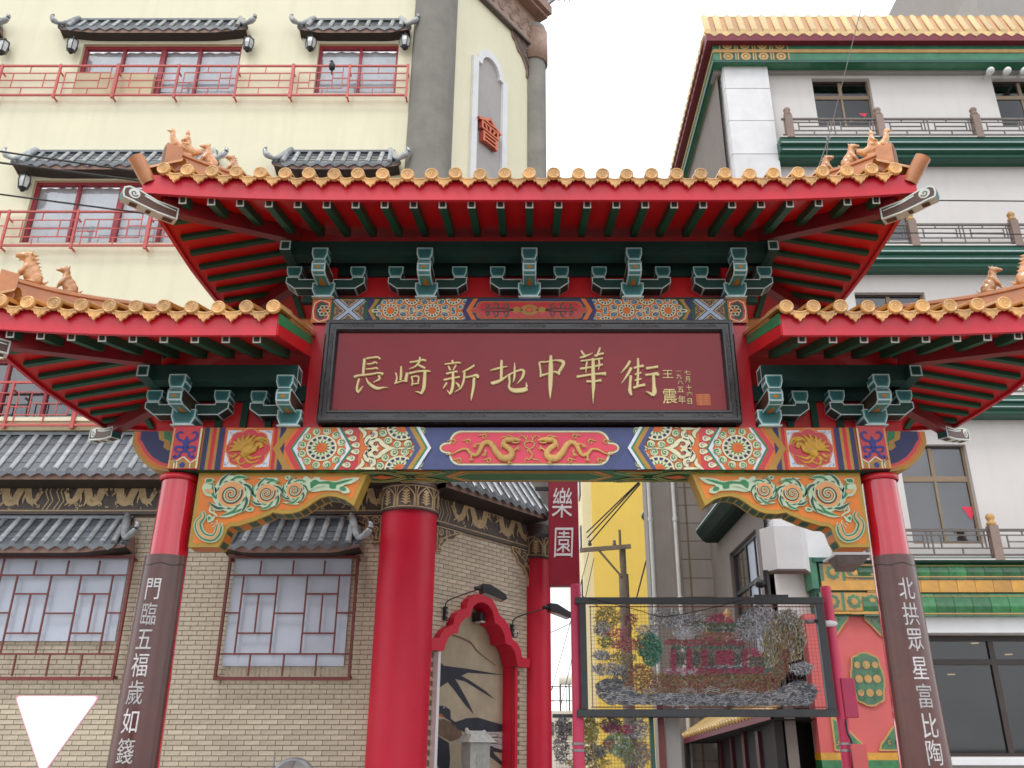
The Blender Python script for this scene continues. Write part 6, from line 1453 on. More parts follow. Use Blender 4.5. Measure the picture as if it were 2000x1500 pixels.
# red triangle marks on the panes
def tri(px, py, w, h, f):
    p = at(px, py, YR + .138); kx = p.y * (_c + (p.z - EYE) / p.y * _s) / FPX; P = Paint((p.x, YR + .1385, p.z)); P.poly([(-w * kx / 2, h * kx / 2), (w * kx / 2, h * kx / 2), (w * kx * .1, -h * kx / 2)], 'flag_red', 1); obj('rescue_mark', P, f)
tri(1893, 1003, 26, 27, wins[-2]); tri(1686, 225, 18, 9, wins[0])
# shop window on the ground floor
a, b, c, d = HO[-1]; mb = MB(); zr_ = rx(1900, 1292)[1]
mb.box(a, b, .1, .2, d - .1, d, 'dark_frame'); mb.box(a, b, .1, .2, zr_ - .05, zr_ + .05, 'dark_frame'); mb.box(a, b, .1, .2, c, c + .06, 'dark_frame'); sw_f = rput('shop_window', mb)
for px in (1822, 1958, 2110):
    x = rx(px, 1350)[0]; m2 = MB(); m2.box(x - .05, x + .05, .098, .198, c + .061, d - .101, 'dark_frame'); rput('mullion', m2, RM_, sw_f)
xs_ = [rx(p, 1350)[0] for p in (1822, 1958, 2110)]
for x0, x1 in zip(xs_, xs_[1:]):
    m2 = MB(); m2.box(x0 + .05, x1 - .05, .14, .15, c + .05, zr_ - .05, 'shop_pane'); rput('pane', m2, RM_, sw_f); m2 = MB(); m2.box(x0 + .05, x1 - .05, .14, .15, zr_ + .05, d - .1, 'shop_pane'); rput('pane', m2, RM_, sw_f)
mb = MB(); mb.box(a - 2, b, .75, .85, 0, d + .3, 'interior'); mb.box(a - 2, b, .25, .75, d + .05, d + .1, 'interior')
rput('shop_interior', mb)
for px, py in ((1904, 1257), (1970, 1279), (1858, 1318)):
    p = at(px, py, YR + .55); mb = MB(); mb.lathe([(0, 0), (.07, .0), (.07, .015), (0, .015)], 'lamp_on', n=16); obj('downlight', mb, sw_f, p)
zs0, zs1 = rx(1900, 1240)[1], rx(1900, 1206)[1]
mb = MB(); mb.box(xg - .3, 14, -.30, 0, zs0 + .0, zs1 + .02, 'white_paint'); rput('lintel', mb, bevel=.01); mb = MB(); mb.box(xg - .1, 14, -.16, 0, zg0 - .14, zg0 - .02, 'white_paint'); rput('sill', mb, bevel=.01)
mb = MB(); mb.box(xg - .3, 14, -.02, 0, zg0 - 1.5, zg0 - .14, 'plaster_grey'); rput('dado', mb)
# glazed tile cornice: two green courses with a yellow one between
zk = [rx(1850, y, .4)[1] for y in (1101, 1132, 1160, 1204)]
x = xg - .1; xk0 = rx(1592, 1150, .4)[0]
cor = MB(); cor.box(xk0, 14, -.36, 0, zk[3] + .01, zk[0] + .02, 'green_trim'); cor.box(xk0, 14, -.50, 0, zk[0] + .02, zk[0] + .10, 'green_trim'); co = rput('cornice', cor)
tile_g = MB(); wv = .34
for row, (za, zb, mt) in enumerate(((zk[1], zk[0], 'glaze_green'), (zk[2] + .03, zk[1] - .01, 'glaze_yellow'), (zk[3], zk[2], 'glaze_green'))):
    k = 0; xx = (xg - 1.0)
    prof_ = lambda t: -.40 - (.05 * math.sin(math.pi * t) if mt == 'glaze_green' else .015)
    tm = MB(); n = 5; vs = []
    for i in range(n + 1):
        z = za + (zb - za) * i / n; y = prof_(i / n) + (-.03 if i == 0 and mt == 'glaze_green' else 0); vs += [(.004, y, z), (wv - .004, y, z)]
    tm.add(vs, [(2 * i, 2 * i + 1, 2 * i + 3, 2 * i + 2) for i in range(n)], mt, True)
    tm.box(.004, wv - .004, -.40, -.30, za, zb, mt); tme = tm.mesh('glazed_tile')
    while xx < 12.5:
        obj('glazed_tile', tme, co, (xx + (.13 if row % 2 else 0), YR, 0)); xx += wv
    if mt == 'glaze_green':
        m2 = MB(); m2.box(xk0 + .6, 14, -.455, -.40, za + .035, za + .055, 'ochre_line'); m2.box(xk0 + .6, 14, -.425, -.40, zb - .05, zb - .038, 'ochre_line'); rput('gilt_line', m2, RM_, co)
# corner part of the cornice: square flower tiles, and the pink panel under it
def flower_tile(x, z, w, h):
    mb = MB(); mb.box(x - w / 2, x + w / 2, -.42, -.38, z - h / 2, z + h / 2, 'glaze_yellow'); P = Paint((x, -.421, z), step=.006)
    P.poly([(-w * .44, -h * .42), (w * .44, -h * .42), (w * .44, h * .42), (-w * .44, h * .42)], 'ochre_line', .3)
    for k in range(8):
        t = k * math.pi / 4; P.disc((w * .27 * math.cos(t), h * .27 * math.sin(t)), w * .13, 'glaze_green', 1 + .1 * k, 9)
    P.disc((0, 0), w * .2, 'ochre_line', 3, 8); P.disc((0, 0), w * .13, 'glaze_yellow', 4, 8); mb.merge(P); rput('flower_tile', mb, RM_, co)
for py in (1118, 1175):
    for k, px in enumerate((1626, 1668, 1704)):
        p = rx(px, py, .42); flower_tile(p[0], p[1], .34, .33)
        q = rx(px - 21, py, .42); mb = MB(); mb.box(q[0] - .035, q[0] + .035, -.415, -.35, q[1] - .17, q[1] + .17, 'glaze_green'); rput('glazed_tile', mb, RM_, co)
pz = [rx(1650, y, .42)[1] for y in (1135, 1153, 1186, 1197)]; mb = MB(); mb.box(xk0 + .12, xg, -.44, -.35, pz[1], pz[0], 'glaze_yellow'); mb.box(xk0 + .12, xg, -.44, -.35, pz[3] - .02, pz[2] - .08, 'glaze_yellow'); rput('band', mb, RM_, co)
mb = MB(); mb.box(xk0 - .06, xk0 + .06, -.46, .0, rx(1600, 1150, .42)[1], zk[0] + .11, 'green_light'); rput('corner_tile', mb, RM_, co)
pw0, pw1 = rx(1604, 1340, .3)[0] - .15, xg - .05; pzt, pzb = pz[3], rx(1690, 1470, .3)[1]
mb = MB(); mb.box(pw0, pw1, -.30, 0, pzb, pzt, 'pink_wall'); mb.box(pw0 - .02, pw1, -.36, 0, pzb - .12, pzb, 'glaze_yellow'); mb.box(pw0 - .02, pw1, -.37, 0, pzb - .8, pzb - .12, 'glaze_green'); pk = rput('pink_panel', mb, label='pink panel beside the shop window')
def orn(px, py, w, h, shp):
    x, z = rx(px, py, .32); mb = MB()
    if shp == 'oval': pl = [(x + w / 2 * (1 + .05 * math.cos(8 * t)) * math.copysign(abs(math.cos(t)) ** .7, math.cos(t)), z + h / 2 * (1 + .03 * math.cos(8 * t)) * math.copysign(abs(math.sin(t)) ** .7, math.sin(t))) for t in [2 * math.pi * i / 40 for i in range(40)]]
    else: sx, sz = shp; pl = [(x, z), (x + sx * w, z), (x + sx * w * .92, z + sz * h * .22), (x + sx * w * .72, z + sz * h * .4), (x + sx * w * .45, z + sz * h * .7), (x + sx * w * .2, z + sz * h * .85), (x, z + sz * h)]
    mb.ext([(a, -.34, b) for a, b in pl], (0, .05, 0), 'ochre_line'); q = inset(pl, .03); mb.add([(a, -.342, b) for a, b in q], [list(range(len(q)))], 'glaze_green')
    rnd = random.Random(px); P = Paint((0, -.342, 0), step=.008)
    if shp == 'oval':
        for i in (-1, 0, 1):
            for j in (-1, 0, 1): P.disc((x + i * w * .27, z + j * h * .26), (w * .10, w * .10) if i and j else (w * .12, w * .12), 'ochre_line', 2, 9)
        for k in range(34): P.spiral((x + rnd.uniform(-.38, .38) * w, z + rnd.uniform(-.4, .4) * h), .035, 1, rnd.uniform(0, 6), 1, .014, .006, 'green_light', 1.5 + .02 * k, 7)
    else:
        for k in range(10):
            u = rnd.uniform(.06, .7); v = rnd.uniform(.06, .75 - u * .8) if u < .7 else .06; P.spiral((x + shp[0] * w * u, z + shp[1] * h * max(.06, v)), .04, 1, rnd.uniform(0, 6), 1, .016, .008, 'green_light' if k % 3 else 'ochre_line', 2 + .02 * k, 7)
        P.disc((x + shp[0] * w * .25, z + shp[1] * h * .25), .07, 'ochre_line', 3, 9)
    mb.merge(P); rput('ornament', mb, RM_, pk)
orn(1694, 1326, .60, .92, 'oval'); zc_t = pzt - .0
orn(1606, 1199, .5, .55, (1, -1)); orn(1735, 1199, .5, .55, (-1, -1)); orn(1630, 1467, .55, .6, (1, 1)); orn(1772, 1467, .5, .55, (-1, 1))
# balconies: green moulded ledge, brown posts and a lattice
def balcony(px0, py_t, py_b, pyr, posts, caps_, x1=14.0):
    o = .55; x0 = rx(px0, py_b, o)[0]; za, zb = rx(1800, py_t, o)[1], rx(1800, py_b, o)[1]; h = za - zb
    mb = MB(); pr = [(-.30, zb), (-.34, zb + .02), (-.34, zb + h * .22), (-.44, zb + h * .30), (-.44, zb + h * .56), (-.52, zb + h * .62), (-.52, za - .04), (-.55, za), (0, za), (0, zb)]
    n = len(pr); mb.ext([(x0, y, z) for y, z in pr], (x1 - x0, 0, 0), 'green_trim'); bl = rput('balcony_ledge', mb)
    m2 = MB(); m2.box(x0 + .05, x1, -.447, -.44, zb + h * .34, zb + h * .38, 'mint'); m2.box(x0 + .02, x1, -.527, -.52, zb + h * .66, zb + h * .70, 'mint'); m2.box(x0 - .004, x1, -.553, -.55 + .02, za - .015, za + .012, 'plaster'); rput('pale_line', m2, RM_, bl)
    zr = rx(1800, pyr, o - .07)[1]; m2 = MB(); m2.box(x0 + .1, x1, -.50, -.46, zr - .05, zr, 'rail_dark'); m2.box(x0 + .1, x1, -.495, -.465, za + .08, za + .11, 'rail_dark'); rl = rput('balcony_rail', m2, RM_, bl)
    xs = [rx(p, (pyr + py_t) / 2, o - .07)[0] for p in posts]; hz = zr - za - .13
    for x in xs:
        m2 = MB(); m2.box(x - .085, x + .085, -.56, -.40, za - .02, zr + .06, 'rail_brown'); m2.lathe([(.07, zr + .06), (.09, zr + .09), (.09, zr + .12), (.05, zr + .14), (.075, zr + .19), (.085, zr + .24), (.05, zr + .29), (0, zr + .30)], caps_, c=(x, -.48), n=12); rput('balcony_post', m2, RM_, bl)
    for a, b in zip(xs, xs[1:]):
        m2 = MB(); a += .085; b -= .085; B = .012; z0 = za + .11
        X = lambda u: a + (b - a) * u; Z = lambda v: z0 + hz * v
        hb = lambda u0, u1, v: m2.box(X(u0), X(u1), -.48 - B, -.48 + B, Z(v) - B, Z(v) + B, 'rail_dark'); vb = lambda u, v0, v1: m2.box(X(u) - B, X(u) + B, -.48 - B * .97, -.48 + B * .97, Z(v0), Z(v1), 'rail_dark')
        for c0 in (0, 1 / 3, 2 / 3) if (b - a) > 2.4 else (0, .5):
            w = 1 / 3 if (b - a) > 2.4 else .5; q = lambda u: c0 + u * w
            hb(q(.0), q(1), .78); hb(q(0), q(1), .24); hb(q(.15), q(.85), .51); vb(q(.15), .24, .78); vb(q(.85), .24, .78); vb(q(.25), .24, .51) if False else None; vb(q(.42), .78, 1); vb(q(.5), 0, .24); vb(q(0), 0, 1); vb(q(.92), .2, 1)
        rput('lattice_panel', m2, RM_, bl)
balcony(1528, 266, 297, 231, (1541, 1719, 1908, 2100), 'rail_brown'); balcony(1560, 478, 512, 437, (1600, 1783, 1983, 2190), 'gold_cap'); balcony(1590, 770, 802, 730, (1640, 1850, 2050), 'gold_cap')
balcony(1640, 1092, 1098, 1033, (1700, 1944, 2190), 'gold_cap')
# stone corner pier, laid in slabs
zt_p = rx(1450, 129)[1]; xa, xb = rx(1420, 200, .22)[0], rx(1507, 200, .22)[0]
mb = MB(); zpb = rx(1850, 1101, .4)[1] - .05; mb.box(xa + .01, xb - .01, -.22, .8, zpb, zt_p + .1, 'plaster_grey'); pr_ = rput('stone_pier', mb)
z = zpb; k = 0
while z < zt_p:
    h = min(.96, zt_p - z); m2 = MB(); m2.box(xa, xb, -.245, -.222, z + .008, z + h - .008, 'stone_slab'); rput('slab', m2, RM_, pr_, bevel=.004)
    m2 = MB(); m2.box(xa - .022, xa + .0, -.222, .8, z + .008, z + h - .008, 'stone_slab'); rput('slab', m2, RM_, pr_, bevel=.004); z += h
# upper eaves
Ye = .55; ze0 = rx(1700, 68, Ye)[1]; zet = rx(1700, 41, Ye - .25)[1]; xe = at(1372, 33, YR - Ye).x
gb0, gb1 = rx(1600, 122, .38)[1], rx(1600, 79, .38)[1]; xgb = rx(1393, 100, .38)[0]
mb = MB(); mb.box(xgb, 16, -.38, 0, gb0, gb1, 'green_light'); mb.box(xgb, 16, -.41, -.38, gb0 - .02, gb0 + .06, 'green_trim'); mb.box(xgb, 16, -.40, -.38, (gb0 + gb1) / 2 - .05, (gb0 + gb1) / 2 + .05, 'ochre_line'); mb.box(xgb, 16, -.41, -.38, gb1 - .05, gb1, 'green_trim')
eb = rput('eave_band', mb)
for k in range(4):
    for zc_ in (gb0 + (gb1 - gb0) * .27, gb0 + (gb1 - gb0) * .76):
        x = xgb + .35 + k * .43; P = Paint((x, -.3815, zc_), step=.004); P.poly([(-.2, -.12), (.2, -.12), (.2, .12), (-.2, .12)], 'green_trim', 1); P.ring((0, 0), .07, .12, 'ochre_line', 2, 14); P.disc((0, 0), .05, 'ochre_line', 2, 10)
        for m in (1, -1): P.poly([(m * .17, -.12), (m * .20, -.12), (m * .20, .12), (m * .17, .12)], 'ochre_line', 2)
        rput('roundel', P, RM_, eb)
mb = MB(); mb.box(xgb, xgb + .1, .01, 16, gb0, gb1, 'green_light'); mb.box(xgb - .04, xgb, -.40, 16, gb0 - .02, gb0 + .1, 'green_trim'); mb.box(xgb - .02, xgb, -.37, 16, (gb0 + gb1) / 2 - .04, (gb0 + gb1) / 2 + .04, 'ochre_line'); mb.box(xgb - .04, xgb, -.40, 16, gb1 - .08, gb1, 'green_trim'); rput('eave_band', mb)
mb = MB(); mb.box(xe + .05, 16, -Ye, 16, rx(1700, 79, Ye)[1], ze0 + .12, 'eave_maroon'); mb.box(xgb + .05, 16, -.37, 16, gb0 + .01, gb0 + .1, 'plaster_grey'); mb.box(XS - .1, 16, -.12, .3, gb0 - .06, gb0 + .01, 'plaster_grey'); rput('eave_soffit', mb)
Lr_ = zet - ze0; rm = MB(); R0 = .085
vs = [(R0 * math.cos(math.pi * i / 6), y, z + R0 * math.sin(math.pi * i / 6)) for y, z in ((0, 0), (.25, Lr_)) for i in range(7)]; rm.add(vs, [(i, i + 1, i + 8, i + 7) for i in range(6)], 'roof_yellow', True)
rm.lathe([(0, -.02), (R0, -.02), (R0, .0)], 'roof_yellow', n=12); v0 = rm
rm2 = MB(); rm2.add(vs, [(i, i + 1, i + 8, i + 7) for i in range(6)], 'roof_yellow', True); rm2.add([(R0 * math.cos(2 * math.pi * i / 12), -.005, R0 * math.sin(2 * math.pi * i / 12)) for i in range(12)], [list(range(12))], 'roof_yellow'); rm2.add([(-.13 + R0 * .3, .0, -.02), (-R0, 0, 0), (-R0 * .6, .02, -.12), (-.13, .02, -.17)], [(0, 1, 2, 3)], 'roof_yellow')
dm = MB(); dm.ext([(-.13, .0, .02), (.13, 0, .02), (.10, -.01, -.08), (0, -.015, -.16), (-.10, -.01, -.08)], (0, .02, 0), 'roof_yellow'); dm.add([(-.13, .02, .02), (.13, .02, .02), (.13, .25, Lr_), (-.13, .25, Lr_)], [(0, 1, 2, 3)], 'tile_ochre')
TMe = rm2.mesh('eave_tile'); DMe = dm.mesh('drip_tile')
mb = MB(); mb.box(xe + .2, 16, -Ye + .24, -Ye + .42, zet - .05, zet + .14, 'ochre_line'); mb.box(xe + .20, xe + .38, -Ye + .43, 16, zet - .05, zet + .14, 'ochre_line'); mb.box(xe + .1, 16, -Ye + .05, 16, ze0 + .12, ze0 + .2, 'tile_ochre'); er = rput('tiled_eave', mb)
x = xe + .1; k = 0
while x < 13.6:
    obj('eave_tile', TMe, er, (x, YR - Ye, ze0 + .12)); obj('drip_tile', DMe, er, (x + .145, YR - Ye, ze0 + .10)); x += .29
y = .45
while y < 13:
    obj('eave_tile', TMe, er, (xe, YR - Ye + y, ze0 + .12), rot=(0, 0, R(-90))); obj('drip_tile', DMe, er, (xe, YR - Ye + y + .145, ze0 + .10), rot=(0, 0, R(-90))); y += .29
for k in range(3):
    p = at(1934 + k * 33, 139, YR - .3); mb = MB(); mb.ball((0, 0, 0), (.09, .12, .09), 'white_paint'); mb.tube([(0, .02, 0), (0, .3, .05)], .03, 'white_paint'); obj('eave_lamp', mb, rb, p)
# roof-top structure
pb = thing('rooftop_block', (14, 24, 18), 'plain grey block rising behind the gold tiled eaves at top right', 'building')
p = at(1885, 0, 22.0); mb = MB(); mb.ext([(p.x - .6, 22, 17.5), (30, 22, 17.5), (30, 22, 30), (p.x + .55, 22, 30), (p.x + .55, 22, p.z + .9)], (0, 8, 0), 'plaster_grey'); mb.box(p.x - .5, 30, 21.9, 22.0, p.z - 1.2, p.z - 1.05, 'plaster'); obj('wall', mb, pb)
# ---------------------------------------------------------------- street side of the same building
mb = MB(); wall_grid(mb, 0, 15.6, 0, zt0, [[sx_(1482, 1100)[0], sx_(1426, 1100)[0], 3.2, 5.75], [6.2, 8.8, 9, 11.5], [0, 5.0, 0, 2.6]], 'side_plaster_shaded', .2); sw = rput('side_wall', mb, SMx)
mb = MB(); h = [sx_(1482, 1100)[0], sx_(1426, 1100)[0], 3.2, 5.75]; a, b, c, d = h
for u in (0, .5, .97): mb.box(a + (b - a) * u, a + (b - a) * u + .09, .08, .16, c, d, 'black_metal')
for z in (c, c + (d - c) * .42, c + (d - c) * .62, d - .08): mb.box(a, b, .079, .159, z, z + .08, 'black_metal')
sf = rput('side_window', mb, SMx)
for k in range(2):
    m2 = MB(); m2.box(a + (b - a) * (.5 * k) + .08, a + (b - a) * (.5 * k + .5), .12, .13, c, d, 'pane' if k else 'acrylic'); rput('pane', m2, SMx, sf)  # near pane's bright reflection is painted with the pale acrylic colour
m2 = MB(); m2.box(a, b, .4, .42, c, d, 'white_paint'); rput('blind', m2, SMx, sf)
def sledge(px_far, y0, y1, z0, z1, dp):
    mb = MB(); mb.ext([(y0, -dp * .55, z0), (y0, -dp * .72, z0 + .05), (y0, -dp, z1 - .12), (y0, -dp, z1), (y0, 0, z1), (y0, 0, z0)], (y1 - y0, 0, 0), 'ledge_dark'); mb.box(y0, y1, -dp - .003, -dp, z1 - .05, z1 - .02, 'mint'); mb.box(y0, y1, -dp * .85 - .005, -dp * .8, z0 + .15, z0 + .17, 'mint'); return rput('side_ledge', mb, SMx)
sledge(0, -.2, 4.35, 6.26, 6.62, .50); sledge(0, -.2, 15, 9.3, 9.65, .45)
z0 = 3.15; mb = MB(); mb.box(-.3, 4.2, -.45, -.41, z0 + .75, z0 + .80, 'rail_dark'); mb.box(-.3, 4.2, -.45, -.41, z0 + .05, z0 + .09, 'rail_dark'); mb.box(-.3, 4.3, -.5, 0, z0 - .35, z0, 'green_trim'); sr = rput('side_railing', mb, SMx)
for k in range(24):
    m2 = MB(); x = -.2 + k * .18; m2.box(x, x + .022, -.44, -.42, z0 + .09, z0 + .75, 'rail_dark'); rput('bar', m2, SMx, sr)
for x in (4.15, 2.0): m2 = MB(); m2.box(x - .06, x + .06, -.49, -.37, z0, z0 + .9, 'rail_brown'); m2.lathe([(.05, z0 + .9), (.08, z0 + .97), (.06, z0 + 1.02), (.08, z0 + 1.1), (0, z0 + 1.2)], 'gold_cap', c=(x, -.43), n=12); rput('balcony_post', m2, SMx, sr)
# plain concrete wing further down the street with pilasters and drain pipes
cw = thing('concrete_wing', (7, 34, 0), 'plain grey concrete wall with white drain pipes beside the yellow building', 'building')
YWG = 22.3; xw_ = lambda px: at(px, 1040, YWG).x
mb = MB(); mb.box(xw_(1266), 12, YWG, YWG + .7, 0, 13, 'concrete'); mb.box(4.45, 12, YWG + .7, 33.5, 0, 13, 'concrete'); obj('wall', mb, cw)
mb = MB(); mb.box(xw_(1313), xw_(1326), YWG - .10, YWG, 0, 13, 'concrete'); obj('pilaster', mb, cw)
for k in range(26):
    z = .4 + k * .47; mb = MB(); mb.box(xw_(1327), xw_(1400), YWG - .06, YWG, z, z + .455, 'concrete'); obj('panel', mb, cw)
mb = MB(); mb.box(xw_(1340), xw_(1344), YWG - .062, YWG - .0605, 0, 13, 'mortar'); obj('joint', mb, cw)
for px in (1270, 1318):
    x = xw_(px); mb = MB(); mb.tube([(x, YWG - .16, 0), (x, YWG - .16, 12.9)], .05, 'pipe_white', 10)
    for z in range(1, 12, 2): mb.tube([(x, YWG - .16, z), (x, YWG - .16, z + .1)], .065, 'pipe_white', 10)
    obj('drain_pipe', mb, cw)
# tiled canopy over the entrance in the side street
cp = thing('entrance_canopy', (3.9, 20, 0), 'small gold tiled canopy over the dark entrance behind the wire picture', 'canopy')
A = Vector((4.30, 16.7, 2.20)); B = Vector((3.60, 22.1, 1.82)); up = Vector((.60, 0, .36)); mb = MB()
mb.add([A, B, B + up, A + up], [(0, 1, 2, 3)], 'tile_ochre'); mb.add([A, B, B + Vector((0, 0, -.12)), A + Vector((0, 0, -.12))], [(0, 1, 2, 3)], 'eave_maroon'); mb.add([A - Vector((0, 0, .12)), B - Vector((0, 0, .12)), B + Vector((1.2, 0, -.1)), A + Vector((1.2, 0, -.1))], [(0, 1, 2, 3)], 'interior'); obj('canopy_roof', mb, cp)
tm = MB(); tm.tube([(0, 0, 0), up * 1.0], .07, 'roof_yellow', 8); te = tm.mesh('roof_tile')
for k in range(30): obj('roof_tile', te, cp, A.lerp(B, (k + .5) / 30) + Vector((-.03, 0, .03)))
mb = MB(); mb.box(4.40, 4.55, 16.9, 22.2, 0, 2.3, 'interior'); mb.box(3.62, 3.72, 22.0, 22.2, 0, 1.9, 'interior'); obj('dark_doorway', mb, cp)
for k in range(4): mb = MB(); yy = 17.9 + k * 1.2; mb.box(4.33, 4.40, yy, yy + .22, .2, 1.9, 'door_red'); obj('door_panel', mb, cp)
# ---------------------------------------------------------------- yellow building down the street
yb = thing('yellow_building', (6, 46, 0), 'tall plain yellow building at the far end of the street', 'building')
xa_, xb_ = at(1157, 1000, 44).x, 9.0
mb = MB(); mb.box(xa_, xb_, 44, 60, 0, 22, 'yellow_wall'); obj('wall', mb, yb)
mb = MB(); mb.box(xa_ - .5, xa_ - .001, 44.15, 60, 0, 22, 'yellow_pale'); obj('side_wall', mb, yb)
for z in (5.6, 8.4, 11.2, 14.0):
    mb = MB(); mb.box(xa_ - .56, xa_ - .5, 45.2, 46.4, z, z + 1.2, 'dark_frame'); mb.box(xa_ - .575, xa_ - .56, 45.3, 46.3, z + .1, z + 1.1, 'pane_dark'); obj('window', mb, yb)
# pale low buildings far off
fb = thing('distant_building', (2.0, 62, 0), 'low pale building with a rooftop rail far down the street', 'building')
mb = MB(); mb.box(-3, 3.4, 62, 70, 0, 3.9, 'plaster'); obj('wall', mb, fb); 
for k in range(5): mb = MB(); mb.box(-.2 + k * .7, .2 + k * .7, 61.9, 62.0, 2.4, 3.2, 'pane_dark'); obj('window', mb, fb)
for z in (4.5, 5.4): mb = MB(); mb.box(-3, 3.4, 62, 62.06, z, z + .07, 'rail_dark'); obj('rail', mb, fb)
for k in range(12): mb = MB(); mb.box(-1.6 + k * .45, -1.55 + k * .45, 62.0, 62.05, 3.9, 5.5, 'rail_dark'); obj('post', mb, fb)
mb = MB(); mb.tube([(2.05, 64, 6.0), (2.9, 64, 6.0)], .35, 'white_paint', 14); mb.box(2.1, 2.2, 63.8, 64.2, 3.9, 5.7, 'rail_dark'); mb.box(2.7, 2.8, 63.8, 64.2, 3.9, 5.7, 'rail_dark'); obj('water_tank', mb, fb)
mat('post_magenta', (.42, .03, .09), .45, .08, 4)
mat('bird_black', (.012, .012, .016), .45, .3, 8)
mat('mirror_silver', (.75, .77, .80), .05, .02, 3, metal=1)
mat('sign_red', (.22, .006, .02), .4, .1, 3); mat('sign_white', (.62, .58, .58), .6, .1, 20)
# =====================================================================  GROUND
mat('asphalt', (.16, .155, .15), .85, .2, 4, .3, 120); mat('paving', (.38, .35, .32), .8, .12, 3, .2, 60); mat('kerb', (.38, .37, .36), .8, .12, 5, .2, 60); mat('road_paint', (.72, .72, .70), .6, .1, 8)
mat('earth', (.20, .19, .17), .9, .15, .5, .2, 20)
def struct(name, mb, **k):
    o = obj(name, mb); o['kind'] = 'structure'; return o
mb = MB(); mb.add([(-900, -900, -.03), (900, -900, -.03), (900, 900, -.03), (-900, 900, -.03)], [(0, 1, 2, 3)], 'earth'); struct('ground', mb)
mb = MB(); mb.add([(-60, -14, -.012), (60, -14, -.012), (60, 6.2, -.012), (-60, 6.2, -.012)], [(0, 1, 2, 3)], 'asphalt'); struct('road', mb)
mb = MB(); mb.add([(-3.6, 6.2, .0), (3.6, 6.2, .0), (3.6, 90, 0), (-3.6, 90, 0)], [(0, 1, 2, 3)], 'paving'); struct('street_paving', mb)
for s in (-1, 1):
    mb = MB(); mb.box(s * 3.62 if s > 0 else -40, 40 if s > 0 else -3.62, 6.2, 30, -.02, .12, 'paving'); mb.box(s * 3.6 if s > 0 else -40, 40 if s > 0 else -3.6, 6.05, 6.2, -.02, .13, 'kerb'); struct('pavement', mb)
mb = MB()
for k in range(9): mb.box(-4.2 + k * .95, -3.75 + k * .95, 2.6, 5.4, -.010, -.006, 'road_paint')
o = struct('crossing_stripes', mb)
mb = MB(); mb.box(-40, 40, -24, -14, -.02, .12, 'paving'); struct('far_pavement', mb)
# =====================================================================  WIRE PICTURE ON PINK POSTS
mat('post_pink', (.62, .045, .12), .45, .08, 3, streak=.15, scol=(.5, .06, .12)); mat('frame_dark', (.035, .038, .042), .45, .2, 6); mat('wire', (.13, .045, .05), .5, .2, 9)
TC = {'silver': (.36, .37, .40), 'grey': (.20, .215, .24), 'gold': (.44, .35, .15), 'bronze': (.29, .15, .085), 'red': (.42, .05, .08), 'pink': (.52, .07, .20), 'green': (.035, .24, .15), 'olive': (.14, .13, .06), 'blue': (.10, .14, .20), 'yellow': (.50, .38, .04), 'lime': (.24, .34, .06), 'dk': (.06, .05, .05)}
TC = {k: tuple(a * .78 + b * .22 for a, b in zip(c, (.25, .235, .225))) for k, c in TC.items()}; TC['silver'] = (.50, .50, .52)
for k, c in TC.items(): mat('tinsel_' + k, c, .28, .35, 30, metal=.35, spec=.7)
YW = 13.0
ws = thing('wire_picture', (2.5, YW, 0), 'dark framed wire mesh picture of a pavilion above clouds held between two pink posts', 'decoration')
for px, zt in ((1124, 1143), (1612, 1147)):
    p = at(px, zt, YW); q = at(px - 6 if px < 1300 else px + 33, 1400, YW); x = p.x
    mb = MB(); mb.tube([(x, YW, 0), (x, YW, p.z)], [.085, .075], 'post_pink', 18); mb.ball((x, YW, p.z), (.075, .075, .02), 'post_pink')
    for z in (at(px, 1455, YW).z, at(px, 1468, YW).z): mb.tube([(x, YW, z), (x, YW, z + .03)], .095, 'zinc', 18)
    obj('post', mb, ws)
pA, pB = at(1136, 1176, YW - .1), at(1606, 1390, YW - .1); fx0, fx1, fz1, fz0 = pA.x, at(1602, 1176, YW - .1).x, pA.z, pB.z
yf = YW - .12
for nm, a in (('frame_bar', (fx0 - .10, fx1 + .03, fz1 - .03, fz1 + .06)), ('frame_bar', (fx0 - .10, fx1 + .03, fz0 - .07, fz0 + .03)), ('frame_bar', (fx0 - .04, fx0 + .055, fz0 + .031, fz1 - .031)), ('frame_bar', (fx1 - .09, fx1 + .02, fz0 + .031, fz1 - .031))):
    mb = MB(); mb.box(a[0], a[1], yf - .05, yf + .05, a[2], a[3], 'frame_dark'); obj(nm, mb, ws, bevel=.006)
mb = MB(); x = fx0 + .12
while x < fx1 - .1: mb.box(x - .0015, x + .0015, yf - .003, yf + .002, fz0 + .03, fz1 - .04, 'wire'); x += .052
z = fz0 + .06
while z < fz1 - .04: mb.box(fx0 + .1, fx1 - .1, yf - .0025, yf + .0025, z - .0015, z + .0015, 'wire'); z += .052
mb.box(fx0 + .10, fx1 - .1, yf - .006, yf + .006, fz1 - .075, fz1 - .06, 'lattice_red'); mb.box(fx0 + .10, fx1 - .1, yf - .006, yf + .006, fz0 + .05, fz0 + .065, 'lattice_red'); mb.box(fx0 + .115, fx0 + .127, yf - .0065, yf + .0055, fz0 + .05, fz1 - .06, 'lattice_red')
obj('wire_mesh', mb, ws, kind='stuff')
rt = random.Random(11)
def zp(x, y): p = at(1120 + x / 3.846, 1150 + y / 3.846, yf - .02); return (p.x, p.z)
def inside(x, y, P):
    return inpoly(x, y, P)
tin = {}
